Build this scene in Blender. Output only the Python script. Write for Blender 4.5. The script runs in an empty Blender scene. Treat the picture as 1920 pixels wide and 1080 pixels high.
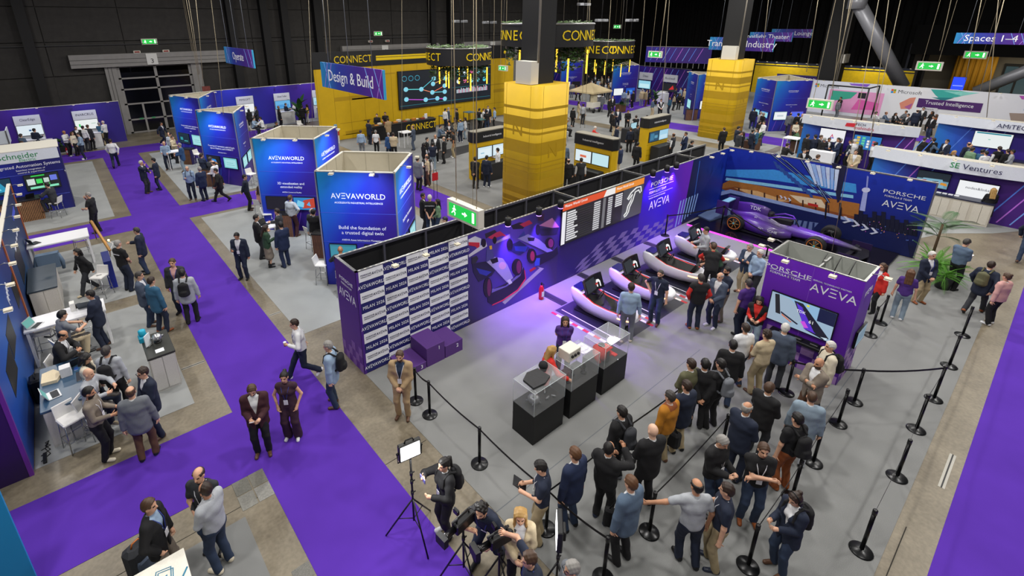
import bpy, math, random, time
import numpy as np
from mathutils import Vector, Matrix
random.seed(7); rng = np.random.default_rng(7)
SC = bpy.context.scene; COL = SC.collection; D = bpy.data; PI = math.pi
T0 = time.time()
# ---------------------------------------------------------------- camera (solved from the hall's own grid of aisles, walls and posts)
FOC, PPX, PPY, CAMH = 933.65, 887.07, 376.1, 8.4            # pixels of the 1920x1080 frame; metres
_y, _p, _r = (math.radians(a) for a in (39.536, -19.662, -0.231))
CD = np.array([math.cos(_p)*math.sin(_y), math.cos(_p)*math.cos(_y), math.sin(_p)])
CR = np.cross(CD, [0, 0, 1]); CR /= np.linalg.norm(CR); CU = np.cross(CR, CD)
CR, CU = CR*math.cos(_r)+CU*math.sin(_r), -CR*math.sin(_r)+CU*math.cos(_r)
cam = D.cameras.new('camera'); camo = D.objects.new('camera', cam); COL.objects.link(camo); SC.camera = camo
cam.sensor_width = 36; cam.lens = 36*FOC/1920; cam.shift_x = (960-PPX)/1920; cam.shift_y = (PPY-540)/1920
cam.clip_start = .1; cam.clip_end = 300
camo.matrix_world = Matrix(((CR[0], CU[0], -CD[0], 0), (CR[1], CU[1], -CD[1], 0), (CR[2], CU[2], -CD[2], CAMH), (0, 0, 0, 1)))
CO = np.array([0, 0, CAMH])
def ray(x, y): return CD+CR*(x-PPX)/FOC-CU*(y-PPY)/FOC
def G(x, y, z=0.):                                             # the point at height z seen at a pixel
    v = ray(x, y); t = (z-CAMH)/v[2]; return Vector(CO+v*t)
def onX(x, y, X): v = ray(x, y); return Vector(CO+v*X/v[0])
def onY(x, y, Y): v = ray(x, y); return Vector(CO+v*Y/v[1])
# ---------------------------------------------------------------- world, exposure, hall lighting
w = D.worlds.new('hall_air'); SC.world = w; w.use_nodes = True
w.node_tree.nodes['Background'].inputs[0].default_value = (.55, .62, .8, 1); w.node_tree.nodes['Background'].inputs[1].default_value = .05
SC.view_settings.view_transform = 'Standard'; SC.view_settings.look = 'None'; SC.view_settings.gamma = 1
SC.view_settings.use_curve_mapping = False; SC.view_settings.exposure = 0.0
try: SC.cycles.max_bounces = 6; SC.cycles.diffuse_bounces = 3; SC.cycles.transparent_max_bounces = 12; SC.cycles.sample_clamp_indirect = 4
except Exception: pass
def area(name, loc, size, power, color=(1, .97, .93), target=None, spread=PI):
    l = D.lights.new(name, 'AREA'); l.energy = power; l.color = color; l.shape = 'DISK' if not isinstance(size, tuple) else 'RECTANGLE'
    if isinstance(size, tuple): l.size, l.size_y = size
    else: l.size = size
    l.spread = spread
    o = D.objects.new(name, l); o.location = loc; COL.objects.link(o)
    if target is not None: o.rotation_euler = (Vector(target)-Vector(loc)).to_track_quat('-Z', 'Y').to_euler()
    return o
def spot(name, loc, target, power, color, angle=60, blend=.6, size=.06):
    l = D.lights.new(name, 'SPOT'); l.energy = power; l.color = color; l.spot_size = math.radians(angle); l.spot_blend = blend; l.shadow_soft_size = size
    o = D.objects.new(name, l); o.location = loc; o.rotation_euler = (Vector(target)-Vector(loc)).to_track_quat('-Z', 'Y').to_euler(); COL.objects.link(o)
    return o
for x in (-3, 6, 15, 24, 35, 48):                              # rows of high-bay lamps under the ceiling
    for yy in (-3, 6, 15, 25, 36):
        area('high_bay_lamp', (x, yy, 13.4), .9, 520 if x < 20 else 700)
# ---------------------------------------------------------------- materials
MATS = {}
def lin(h):
    if isinstance(h, str):
        h = h.lstrip('#'); c = [int(h[i:i+2], 16)/255 for i in (0, 2, 4)]
    else: c = h
    return tuple(x/12.92 if x <= .04045 else ((x+.055)/1.055)**2.4 for x in c)
def M(hexc, rough=.6, metal=0., emit=0., noise=.06, scale=40., bump=0., alpha=1., trans=0., spec=None, coat=0.):
    key = (hexc, rough, metal, emit, noise, scale, bump, alpha, trans, spec, coat)
    if key in MATS: return MATS[key]
    m = D.materials.new('mat_%d' % len(MATS)); m.use_nodes = True; nt = m.node_tree; b = nt.nodes['Principled BSDF']
    c = lin(hexc); b.inputs['Roughness'].default_value = rough; b.inputs['Metallic'].default_value = metal
    b.inputs['Base Color'].default_value = (*c, 1)
    if spec is not None: b.inputs['Specular IOR Level'].default_value = spec
    if coat: b.inputs['Coat Weight'].default_value = coat
    if emit:
        b.inputs['Emission Color'].default_value = (*c, 1); b.inputs['Emission Strength'].default_value = emit
        b.inputs['Base Color'].default_value = (0.02, .02, .02, 1)
    elif noise:
        tc = nt.nodes.new('ShaderNodeTexCoord'); n = nt.nodes.new('ShaderNodeTexNoise'); n.inputs['Scale'].default_value = scale; n.inputs['Detail'].default_value = 3
        nt.links.new(tc.outputs['Object'], n.inputs['Vector'])
        mr = nt.nodes.new('ShaderNodeMapRange'); mr.inputs[3].default_value = 1-noise*2; mr.inputs[4].default_value = 1+noise*2
        mx = nt.nodes.new('ShaderNodeMix'); mx.data_type = 'RGBA'; mx.blend_type = 'MULTIPLY'; mx.inputs[0].default_value = 1
        mx.inputs[6].default_value = (*c, 1); nt.links.new(n.outputs[0], mr.inputs[0]); nt.links.new(mr.outputs[0], mx.inputs[7]); nt.links.new(mx.outputs[2], b.inputs['Base Color'])
        if bump:
            bp = nt.nodes.new('ShaderNodeBump'); bp.inputs['Strength'].default_value = bump; bp.inputs['Distance'].default_value = .01
            nt.links.new(n.outputs[0], bp.inputs['Height']); nt.links.new(bp.outputs[0], b.inputs['Normal'])
    if alpha < 1: b.inputs['Alpha'].default_value = alpha
    if trans: b.inputs['Transmission Weight'].default_value = trans
    MATS[key] = m; return m
def grad(stops, axis='X', lo=0., hi=1., rough=.5, emit=0., tilt=0., noise=.03, bands=None):
    """printed colour gradient along an object-space axis between lo and hi"""
    key = ('grad', str(stops), axis, round(lo, 3), round(hi, 3), rough, emit, tilt, str(bands))
    if key in MATS: return MATS[key]
    m = D.materials.new('mat_%d' % len(MATS)); m.use_nodes = True; nt = m.node_tree; b = nt.nodes['Principled BSDF']; L = nt.links
    tc = nt.nodes.new('ShaderNodeTexCoord'); sp = nt.nodes.new('ShaderNodeSeparateXYZ'); L.new(tc.outputs['Object'], sp.inputs[0])
    ad = nt.nodes.new('ShaderNodeMath'); ad.operation = 'MULTIPLY_ADD'; L.new(sp.outputs['Z' if axis != 'Z' else 'X'], ad.inputs[0])
    ad.inputs[1].default_value = tilt; L.new(sp.outputs[axis], ad.inputs[2])
    mr = nt.nodes.new('ShaderNodeMapRange'); mr.inputs[1].default_value = lo; mr.inputs[2].default_value = hi; L.new(ad.outputs[0], mr.inputs[0])
    r = nt.nodes.new('ShaderNodeValToRGB'); e = r.color_ramp.elements
    for i, (p, h) in enumerate(stops):
        el = e[i] if i < 2 else e.new(p); el.position = p; el.color = (*lin(h), 1)
    L.new(mr.outputs[0], r.inputs[0]); L.new(r.outputs[0], b.inputs['Base Color']); b.inputs['Roughness'].default_value = rough
    if emit: L.new(r.outputs[0], b.inputs['Emission Color']); b.inputs['Emission Strength'].default_value = emit
    MATS[key] = m; return m
# ---------------------------------------------------------------- mesh helpers
def fin(o, label=None, cat=None, group=None, kind=None, parent=None):
    if label: o['label'] = label
    if cat: o['category'] = cat
    if group: o['group'] = group
    if kind: o['kind'] = kind
    if parent is not None: o.parent = parent
    return o
def thing(name, label, cat, loc=(0, 0, 0), rz=0., group=None, kind=None):
    o = D.objects.new(name, None); o.empty_display_size = .1; COL.objects.link(o); o.location = loc; o.rotation_euler = (0, 0, rz)
    return fin(o, label, cat, group, kind)
class MB:
    def __init__(s): s.v = []; s.f = []; s.m = []; s.sm = []
    def add(s, vs, fs, m=0, smooth=False):
        n = len(s.v); s.v += [tuple(v) for v in vs]; s.f += [tuple(i+n for i in f) for f in fs]; s.m += [m]*len(fs); s.sm += [smooth]*len(fs); return s
    def box(s, x0, y0, z0, x1, y1, z1, m=0):
        return s.add([(x0, y0, z0), (x1, y0, z0), (x1, y1, z0), (x0, y1, z0), (x0, y0, z1), (x1, y0, z1), (x1, y1, z1), (x0, y1, z1)],
                     [(0, 3, 2, 1), (4, 5, 6, 7), (0, 1, 5, 4), (1, 2, 6, 5), (2, 3, 7, 6), (3, 0, 4, 7)], m)
    def cbox(s, cx, cy, cz, sx, sy, sz, m=0): return s.box(cx-sx/2, cy-sy/2, cz-sz/2, cx+sx/2, cy+sy/2, cz+sz/2, m)
    def bbox(s, x0, y0, z0, x1, y1, z1, b=.01, m=0):           # box with chamfered vertical edges and top
        p = [(x0+b, y0), (x1-b, y0), (x1, y0+b), (x1, y1-b), (x1-b, y1), (x0+b, y1), (x0, y1-b), (x0, y0+b)]
        q = [(x0+2*b, y0+b), (x1-2*b, y0+b), (x1-b, y0+2*b), (x1-b, y1-2*b), (x1-2*b, y1-b), (x0+2*b, y1-b), (x0+b, y1-2*b), (x0+b, y0+2*b)]
        vs = [(*a, z0) for a in p]+[(*a, z1-b) for a in p]+[(*a, z1) for a in q]
        fs = [tuple(range(7, -1, -1)), tuple(range(16, 24))]
        for k in (0, 8): fs += [(k+i, k+(i+1) % 8, k+8+(i+1) % 8, k+8+i) for i in range(8)]
        return s.add(vs, fs, m)
    def prism(s, poly, z0, z1, m=0):
        a = sum(poly[i][0]*poly[(i+1) % len(poly)][1]-poly[(i+1) % len(poly)][0]*poly[i][1] for i in range(len(poly)))
        if a < 0: poly = poly[::-1]
        n = len(poly); vs = [(*p, z0) for p in poly]+[(*p, z1) for p in poly]
        return s.add(vs, [tuple(range(n-1, -1, -1)), tuple(range(n, 2*n))]+[(i, (i+1) % n, n+(i+1) % n, n+i) for i in range(n)], m)
    def tube(s, pts, r, n=6, m=0, closed=False, smooth=True):
        pts = [Vector(p) for p in pts]; R = r if isinstance(r, (list, tuple)) else [r]*len(pts); vs = []; fs = []; up = None
        for i, p in enumerate(pts):
            if closed: t = pts[(i+1) % len(pts)]-pts[i-1]
            else: t = pts[min(i+1, len(pts)-1)]-pts[max(i-1, 0)]
            t.normalize()
            if up is None: up = Vector((0, 0, 1)) if abs(t.z) < .9 else Vector((1, 0, 0))
            a = up.cross(t)
            if a.length < 1e-5: a = Vector((1, 0, 0)).cross(t)
            a.normalize(); b = t.cross(a); up = b
            vs += [p+(a*math.cos(2*PI*k/n)+b*math.sin(2*PI*k/n))*R[i] for k in range(n)]
        q = len(pts)
        for i in range(q if closed else q-1):
            j = (i+1) % q
            fs += [(i*n+k, i*n+(k+1) % n, j*n+(k+1) % n, j*n+k) for k in range(n)]
        if not closed: fs += [tuple(range(n-1, -1, -1)), tuple(range((q-1)*n, q*n))]
        return s.add(vs, fs, m, smooth)
    def lathe(s, prof, n=20, m=0, c=(0, 0), smooth=True, z=0.):   # profile [(r,z)]
        vs = []; fs = []
        for r, zz in prof: vs += [(c[0]+r*math.cos(2*PI*k/n), c[1]+r*math.sin(2*PI*k/n), zz+z) for k in range(n)]
        for i in range(len(prof)-1): fs += [(i*n+k, i*n+(k+1) % n, (i+1)*n+(k+1) % n, (i+1)*n+k) for k in range(n)]
        fs += [tuple(range(n-1, -1, -1)), tuple(range((len(prof)-1)*n, len(prof)*n))]
        return s.add(vs, fs, m, smooth)
    def quad(s, a, b, c, d, m=0): return s.add([a, b, c, d], [(0, 1, 2, 3)], m)
    def plate(s, poly, O, U, V, N, t=.004, m=0):               # polygon in a plane, given thickness t along N
        O, U, V, N = Vector(O), Vector(U), Vector(V), Vector(N); n = len(poly)
        fr = [O+U*a+V*b+N*t for a, b in poly]; bk = [O+U*a+V*b for a, b in poly]
        return s.add(fr+bk, [tuple(range(n)), tuple(range(2*n-1, n-1, -1))]+[(i, n+i, n+(i+1) % n, (i+1) % n) for i in range(n)], m)
    def mesh(s, name, mats):
        me = D.meshes.new(name); me.from_pydata(s.v, [], s.f)
        for m in (mats if isinstance(mats, (list, tuple)) else [mats]): me.materials.append(m)
        me.polygons.foreach_set('material_index', s.m); me.polygons.foreach_set('use_smooth', s.sm); me.update(); return me
    def build(s, name, mats, parent=None, **k):
        o = D.objects.new(name, s.mesh(name, mats)); COL.objects.link(o); return fin(o, parent=parent, **k)
def inst(name, me, parent=None, loc=(0, 0, 0), rz=0., mat=None, **k):
    o = D.objects.new(name, me); COL.objects.link(o); o.location = loc; o.rotation_euler = (0, 0, rz)
    return fin(o, parent=parent, **k)
def copy_tree(o, parent=None):
    c = o.copy(); COL.objects.link(c); c.parent = parent
    for ch in list(o.children): copy_tree(ch, c)
    return c
TXT = {}; TQ = []
def text(s, parent, O, U, V, size, mat, name='lettering', align='CENTER', extr=.002, sx=1., off=.004, shear=0., valign='CENTER', spacing=1.):
    """flat lettering in the plane through O with U reading direction, V up (parent space); made into meshes in one go by flush_text"""
    U = Vector(U).normalized(); V = Vector(V).normalized(); N = U.cross(V); P = Vector(O)+N*off
    TQ.append(((s, align, valign, round(extr/size, 4), shear, spacing), name, parent, mat, Matrix(((U.x*size*sx, V.x*size, N.x*size, P.x), (U.y*size*sx, V.y*size, N.y*size, P.y), (U.z*size*sx, V.z*size, N.z*size, P.z), (0, 0, 0, 1)))))
def flush_text():
    tmp = {}
    for key in {q[0] for q in TQ}:
        s, ax, ay, ex, sh, spc = key; c = D.curves.new('lettering', 'FONT'); c.body = s; c.align_x = ax; c.align_y = ay; c.size = 1; c.extrude = ex; c.resolution_u = 2; c.shear = sh; c.space_character = spc
        o = D.objects.new('lettering', c); COL.objects.link(o); tmp[key] = o
    dg = bpy.context.evaluated_depsgraph_get(); me = {}
    for key, o in tmp.items():
        me[key] = D.meshes.new_from_object(o.evaluated_get(dg)); me[key].materials.clear(); me[key].materials.append(None)
    for o in tmp.values():
        c = o.data; D.objects.remove(o); D.curves.remove(c)
    for key, name, parent, mat, mw in TQ:
        o = D.objects.new(name, me[key]); COL.objects.link(o); o.parent = parent; o.matrix_local = mw; o.material_slots[0].link = 'OBJECT'; o.material_slots[0].material = mat
# ---------------------------------------------------------------- people: one blended surface per body, grown from a posed skeleton
def surf_nets(val, xs, ys, zs):
    ins = val < 0
    c = ins[:-1, :-1, :-1].astype(np.int8)
    for dx, dy, dz in ((1, 0, 0), (0, 1, 0), (0, 0, 1), (1, 1, 0), (1, 0, 1), (0, 1, 1), (1, 1, 1)):
        c = c+ins[dx:ins.shape[0]-1+dx, dy:ins.shape[1]-1+dy, dz:ins.shape[2]-1+dz]
    act = (c > 0) & (c < 8); ijk = np.argwhere(act); idx = -np.ones(act.shape, np.int32); idx[act] = np.arange(len(ijk))
    i, j, k = ijk.T; acc = np.zeros((len(ijk), 3)); cnt = np.zeros(len(ijk))
    cor = [(a, b, d) for a in (0, 1) for b in (0, 1) for d in (0, 1)]
    cv = {q: val[i+q[0], j+q[1], k+q[2]] for q in cor}
    for q in cor:
        for ax in range(3):
            if q[ax]: continue
            p = list(q); p[ax] = 1; p = tuple(p); a, b = cv[q], cv[p]; m = (a < 0) != (b < 0)
            t = np.where(m, a/np.where(m, a-b, 1), 0); e = np.tile(np.array(q, float), (len(a), 1)); e[:, ax] = t
            acc[m] += e[m]; cnt[m] += 1
    acc /= cnt[:, None]
    def ip(ar, n, f): return ar[n]+(ar[n+1]-ar[n])*f
    V = np.stack([ip(xs, i, acc[:, 0]), ip(ys, j, acc[:, 1]), ip(zs, k, acc[:, 2])], 1)
    F = []
    for ax in range(3):
        sl0 = [slice(None)]*3; sl1 = [slice(None)]*3; sl0[ax] = slice(0, -1); sl1[ax] = slice(1, None)
        a, b = ins[tuple(sl0)], ins[tuple(sl1)]; e = np.argwhere(a != b); u, v = (ax+1) % 3, (ax+2) % 3
        e = e[(e[:, u] > 0) & (e[:, v] > 0) & (e[:, u] < act.shape[u]) & (e[:, v] < act.shape[v])]
        def at(du, dv):
            q = e.copy(); q[:, u] -= du; q[:, v] -= dv; return idx[q[:, 0], q[:, 1], q[:, 2]]
        f = np.stack([at(1, 1), at(0, 1), at(0, 0), at(1, 0)], 1); fl = ~a[tuple(e.T)]; f[fl] = f[fl][:, ::-1]; F.append(f)
    return V, np.concatenate(F)
class SDF:
    """signed distance on a grid; every primitive touches only the cells round it"""
    def __init__(s, lo, hi, h):
        s.xs, s.ys, s.zs = (np.arange(a, b+h, h) for a, b in zip(lo, hi)); s.val = np.full((len(s.xs), len(s.ys), len(s.zs)), .3); s.h = h
    def sub(s, lo, hi):
        r = []
        for ar, a, b in zip((s.xs, s.ys, s.zs), lo, hi): r.append(slice(max(0, int((a-ar[0])/s.h)), max(0, min(len(ar), int((b-ar[0])/s.h)+2))))
        return tuple(r), np.stack(np.meshgrid(s.xs[r[0]], s.ys[r[1]], s.zs[r[2]], indexing='ij'), -1)
    def put(s, sl, d, k, neg=False):
        a = s.val[sl]
        if neg: s.val[sl] = np.maximum(a, -d); return
        if k: hh = np.clip(.5+.5*(a-d)/k, 0, 1); s.val[sl] = a*(1-hh)+d*hh-k*hh*(1-hh)
        else: s.val[sl] = np.minimum(a, d)
    def cap(s, a, b, r1, r2, k=.03, frame=None, sq=1., neg=False):
        a, b = np.array(a, float), np.array(b, float); R = max(r1, r2)/min(sq, 1)+k+.03
        sl, p = s.sub(np.minimum(a, b)-R, np.maximum(a, b)+R)
        if p.size == 0: return
        q = p-a; ba = b-a
        if frame is not None:
            u = frame[0]; q = q-u*((q@u)*(1-sq))[..., None]
        t = np.clip((q@ba)/max(ba@ba, 1e-9), 0, 1); d = np.linalg.norm(q-t[..., None]*ba, axis=-1)-(r1+(r2-r1)*t)
        s.put(sl, d, k, neg)
    def ell(s, c, rad, fr, k=.02, neg=False):
        c, rad = np.array(c), np.array(rad); R = rad.max()+k+.03; sl, p = s.sub(c-R, c+R)
        if p.size == 0: return
        q = (p-c)@np.array(fr).T; k0 = np.linalg.norm(q/rad, axis=-1); k1 = np.linalg.norm(q/rad**2, axis=-1)+1e-9; s.put(sl, k0*(k0-1)/k1, k, neg)
    def grid(s): return np.stack(np.meshgrid(s.xs, s.ys, s.zs, indexing='ij'), -1)
    def mesh(s): return surf_nets(s.val, s.xs, s.ys, s.zs)
def to_mesh(name, V, F, mi=None, nm=1, smooth=True, extra=None):
    if extra:
        n = len(V); ev = np.array(extra[0]); ef = extra[1]; V = np.concatenate([V, ev]); F = [tuple(f) for f in F]+[tuple(i+n for i in f) for f in ef]
        mi = np.concatenate([mi, np.zeros(len(ef), int)]) if mi is not None else None
        me = D.meshes.new(name); me.from_pydata(V.tolist(), [], F)
    else:
        me = D.meshes.new(name); me.vertices.add(len(V)); me.vertices.foreach_set('co', V.astype(np.float32).ravel())
        me.loops.add(4*len(F)); me.loops.foreach_set('vertex_index', F.astype(np.int32).ravel()); me.polygons.add(len(F))
        me.polygons.foreach_set('loop_start', np.arange(0, 4*len(F), 4, dtype=np.int32))
    for _ in range(nm): me.materials.append(None)
    me.update(calc_edges=True)
    me.polygons.foreach_set('use_smooth', np.ones(len(me.polygons), bool))
    if mi is not None: me.polygons.foreach_set('material_index', mi.astype(np.int32))
    return me
def nrm(v): v = np.array(v, float); return v/max(np.linalg.norm(v), 1e-9)
def ik(S, W, a, b, pole):
    S, W = np.array(S, float), np.array(W, float); d = W-S; L = np.linalg.norm(d)
    if L > (a+b)*.998: W = S+d/L*(a+b)*.998; d = W-S; L = np.linalg.norm(d)
    L = max(L, abs(a-b)+.02); u = d/np.linalg.norm(d); x = (a*a-b*b+L*L)/(2*L); h = math.sqrt(max(a*a-x*x, 0)); p = np.array(pole, float); p = p-u*(p@u)
    return S+u*x+nrm(p)*h, W
# a pose: wrists (right, left), ankles (right, left), hip height, lean, head turn; metres for a 1.78 m adult facing +Y, right hand at +X
DOWN = ((.27, .03, .86), (-.27, .03, .86))
POSES = dict(
    stand=dict(), easy=dict(feet=((.13, .05, .09), (-.11, -.03, .09)), w=((.29, .05, .87), (-.26, -.02, .86))),
    pockets=dict(w=((.21, .09, .93), (-.21, .09, .93)), ep=((1, -.8, 0), (-1, -.8, 0))),
    phone=dict(w=((.09, .29, 1.14), (-.09, .29, 1.12)), hp=-22, ep=((.3, -.5, -1), (-.3, -.5, -1))),
    phone1=dict(w=((.12, .30, 1.20), (-.27, .03, .86)), hp=-18, ep=((.3, -.6, -1), (-1, -.5, 0))),
    photo=dict(w=((.12, .36, 1.46), (-.13, .33, 1.22)), hp=-4, ep=((1, 0, -.8), (-.8, -.2, -.8))),
    crossed=dict(w=((-.13, .21, 1.22), (.13, .19, 1.16)), ep=((1, .1, -.5), (-1, .1, -.5))),
    clasp=dict(w=((.07, .20, .97), (-.07, .21, .97)), ep=((1, -.6, 0), (-1, -.6, 0))),
    behind=dict(w=((.06, -.19, .93), (-.06, -.20, .92)), ep=((1, -.4, 0), (-1, -.4, 0))),
    talk=dict(w=((.17, .33, 1.16), (-.27, .03, .86)), ep=((.35, -.5, -1), (-1, -.5, 0)), hy=12, feet=((.13, .06, .09), (-.11, -.03, .09))),
    talk2=dict(w=((.16, .32, 1.12), (-.16, .31, 1.08)), ep=((.35, -.5, -1), (-.35, -.5, -1)), hp=-8),
    drink=dict(w=((.07, .20, 1.50), (-.14, .26, 1.10)), ep=((1, .2, -.7), (-.8, -.5, -.6))),
    hip=dict(w=((.24, .0, 1.02), (-.27, .03, .86)), ep=((1, -.3, 0), (-1, -.4, 0))),
    walk=dict(feet=((.09, .34, .10), (-.09, -.32, .17)), w=((.27, -.14, .90), (-.27, .22, .90)), hipz=.90, lean=5, fp=(8, -38)),
    walkcup=dict(feet=((.09, .36, .10), (-.09, -.34, .20)), w=((.27, -.10, .88), (-.18, .28, 1.16)), hipz=.89, lean=6, fp=(10, -42), ep=((1, -.5, 0), (-.8, -.6, -.5))),
    stride=dict(feet=((.09, -.24, .13), (-.09, .30, .10)), w=((.27, .18, .90), (-.27, -.12, .90)), hipz=.905, lean=6, fp=(-26, 6)),
    legcross=dict(feet=((.02, .04, .09), (.06, -.14, .10)), w=((.27, .03, .86), (-.27, .03, .86)), hy=10),
    lean=dict(lean=24, w=((.24, .50, 1.00), (-.22, .50, 1.00)), hp=-10, ep=((1, -.3, 0), (-1, -.3, 0))),
    reach=dict(lean=12, w=((.42, .42, 1.10), (-.24, .30, .95)), ep=((1, -.3, -.4), (-1, -.4, 0)), hp=-12),
    postlean=dict(w=((.27, .03, .88), (-.66, .20, 1.12)), ep=((1, -.5, 0), (0, -.4, -1)), feet=((.16, -.05, .09), (-.06, .10, .09)), hy=-14, lean=4),
    bend=dict(lean=38, hipz=.86, w=((.20, .46, .86), (-.16, .42, .98)), feet=((.17, .12, .09), (-.16, -.16, .10)), hp=-12, ep=((1, -.3, 0), (-1, -.3, 0))),
    operate=dict(lean=30, hipz=.88, w=((.10, .46, 1.22), (-.20, .44, 1.02)), feet=((.18, .10, .09), (-.16, -.20, .12)), hp=-8, ep=((1, .1, -.6), (-1, -.1, -.6))),
    raise1=dict(w=((.40, .34, 1.62), (-.20, .26, 1.05)), ep=((.8, -.4, -.6), (-1, -.3, 0)), lean=10),
    sit=dict(hipz=.85, hipy=-.04, feet=((.13, .30, .40), (-.13, .32, .40)), w=((.16, .38, 1.12), (-.16, .38, 1.12)), lean=8, hp=-10, fp=(0, 0)),
    sitphone=dict(hipz=.85, hipy=-.04, feet=((.13, .30, .40), (-.10, .42, .38)), w=((.09, .32, 1.08), (-.09, .33, 1.07)), lean=12, hp=-26),
    sitlow=dict(hipz=.54, hipy=-.06, feet=((.14, .40, .09), (-.13, .36, .09)), w=((.15, .34, .68), (-.15, .34, .66)), lean=6),
)
OUTW = {}
def skeleton(pn, fem=False):
    c = POSES[pn]; hipz = c.get('hipz', .93); hip = np.array([0, c.get('hipy', 0.), hipz]); le = math.radians(c.get('lean', 0))
    up = np.array([0, math.sin(le), math.cos(le)]); fw = np.array([0, math.cos(le), -math.sin(le)]); rt = np.array([1., 0, 0])
    sh = .172 if fem else .19; J = dict(hip=hip, up=up, fw=fw, rt=rt, waist=hip+up*.16, chest=hip+up*.37, top=hip+up*.50, neck=hip+up*.55)
    J['S'] = [J['top']+rt*sh-up*.02, J['top']-rt*sh-up*.02]; ep = c.get('ep', ((1, -.6, -.1), (-1, -.6, -.1))); J['E'] = []; J['W'] = []
    for i in range(2):
        e, wv = ik(J['S'][i], c.get('w', DOWN)[i], .29, .26, ep[i]); J['E'].append(e); J['W'].append(wv)
    J['H'] = [hip+rt*.092, hip-rt*.092]; J['K'] = []; J['A'] = []
    ft = c.get('feet', ((.11, 0, .09), (-.11, .02, .09)))
    for i in range(2):
        kn, a = ik(J['H'][i], ft[i], .43, .43, (.12 if i == 0 else -.12, 1, .15)); J['K'].append(kn); J['A'].append(a)
    J['fp'] = c.get('fp', (0, 0)); hy, hp = math.radians(c.get('hy', 0)), math.radians(c.get('hp', -4))
    hu = nrm(np.array([0, -math.sin(hp), math.cos(hp)])+up*0); hf = np.cross(hu, rt); 
    hf = hf*math.cos(hy)+rt*math.sin(hy); hr = np.cross(hf, hu); J['head'] = J['neck']+up*.05+hu*.115+hf*.015; J['hfr'] = (hr, hf, hu)
    return J
def torso(S, J, off, fem, low=0.):
    r, u = J['rt'], J['up']; fr = (r,); w = .97 if fem else 1.06
    S.cap(J['hip']-u*low, J['hip']+u*.05, (.116 if fem else .108)+off, (.112 if fem else .106)+off, .04, fr, .66)
    S.cap(J['hip']+u*.04, J['waist']+u*.04, .104*w+off, .096*w+off, .05, fr, .68); S.cap(J['waist'], J['chest'], .098*w+off, .112*w+off, .05, fr, .66)
    S.cap(J['chest'], J['top']-u*.03, .112*w+off, .085*w+off, .05, fr, .60); S.cap(J['S'][0]-r*.02, J['S'][1]+r*.02, .058+off, .058+off, .05)
    if fem:
        for q in (-1, 1): S.cap(J['chest']+J['fw']*.085+r*.07*q, J['chest']+J['fw']*.088+r*.07*q-u*.01, .052+off, .052+off, .04)
def arms(S, J, off, upto=2., fem=False, k=.03):
    f = .88 if fem else 1.
    for i in range(2):
        a, b, c = J['S'][i], J['E'][i], J['W'][i]
        if upto <= 1: S.cap(a, a+(b-a)*upto, .056*f+off, .050*f+off*1.5, k)
        else: S.cap(a, b, .054*f+off, .045*f+off, k); S.cap(b, b+(c-b)*(upto-1), .045*f+off, .034*f+off*1.15, .02)
def legs(S, J, off, fem=False, cut=1., wide=0.):
    for i in range(2):
        h, k, a = J['H'][i], J['K'][i], J['A'][i]
        S.cap(h, k, (.094 if fem else .092)+off, .062+off+wide*.4, .04); S.cap(k, k+(a-k)*cut, .060+off+wide*.4, .040+off*1.5+wide, .02)
def hand_tubes(J, i, curl):
    f = nrm(J['W'][i]-J['E'][i]); s = np.cross(f, [0, 1., 0]) if abs(f[2]) < .8 else np.array([0, 1., 0]); s = nrm(s-f*(s@f)); inn = np.array([-1. if i == 0 else 1., 0, 0])
    n = nrm(np.cross(f, s)); 
    if n@(inn+np.array([0, .2, -.4])) < 0: n = -n
    vs, fs = [], []
    def tube(p, d0, bend, segs, r):
        d = nrm(d0); pts = [np.array(p)]
        for L, bb in zip(segs, bend):
            ax = np.cross(d, n); d = nrm(d*math.cos(bb)+n*math.sin(bb)); pts.append(pts[-1]+d*L)
        o = len(vs); 
        for q, pt in enumerate(pts):
            t = nrm(pts[min(q+1, len(pts)-1)]-pts[max(q-1, 0)]); a = nrm(np.cross(t, s)+1e-6); b = np.cross(t, a); rr = r*(1-.12*q)
            for m in range(5): vs.append(pt+(a*math.cos(m*2*PI/5)+b*math.sin(m*2*PI/5))*rr)
        for q in range(len(pts)-1):
            for m in range(5): fs.append((o+q*5+m, o+q*5+(m+1) % 5, o+q*5+5+(m+1) % 5, o+q*5+5+m))
        e = o+(len(pts)-1)*5; fs.append(tuple(range(e, e+5)))
    base = J['W'][i]+f*.085
    for q, (o, L) in enumerate(((-.030, .9), (-.010, 1.05), (.010, 1.), (.029, .8))):
        tube(base+s*o-f*.015, f+s*o*3, (curl*.5, curl, curl*.8), (.040*L, .026*L, .02*L), .0095)
    tube(J['W'][i]+f*.03-s*.028, f*.8-s*.75, (.2, curl*.5, curl*.4), (.03, .028, .022), .0105)
    return vs, fs
VOX = .0145
PC = {}
def bounds(J, m=.16):
    p = np.array([J['head']+J['hfr'][2]*.13, J['hip']]+J['S']+J['E']+J['W']+J['K']+J['A']+[a+np.array([0, .12, -.09]) for a in J['A']]); return p.min(0)-m, p.max(0)+m
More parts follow.
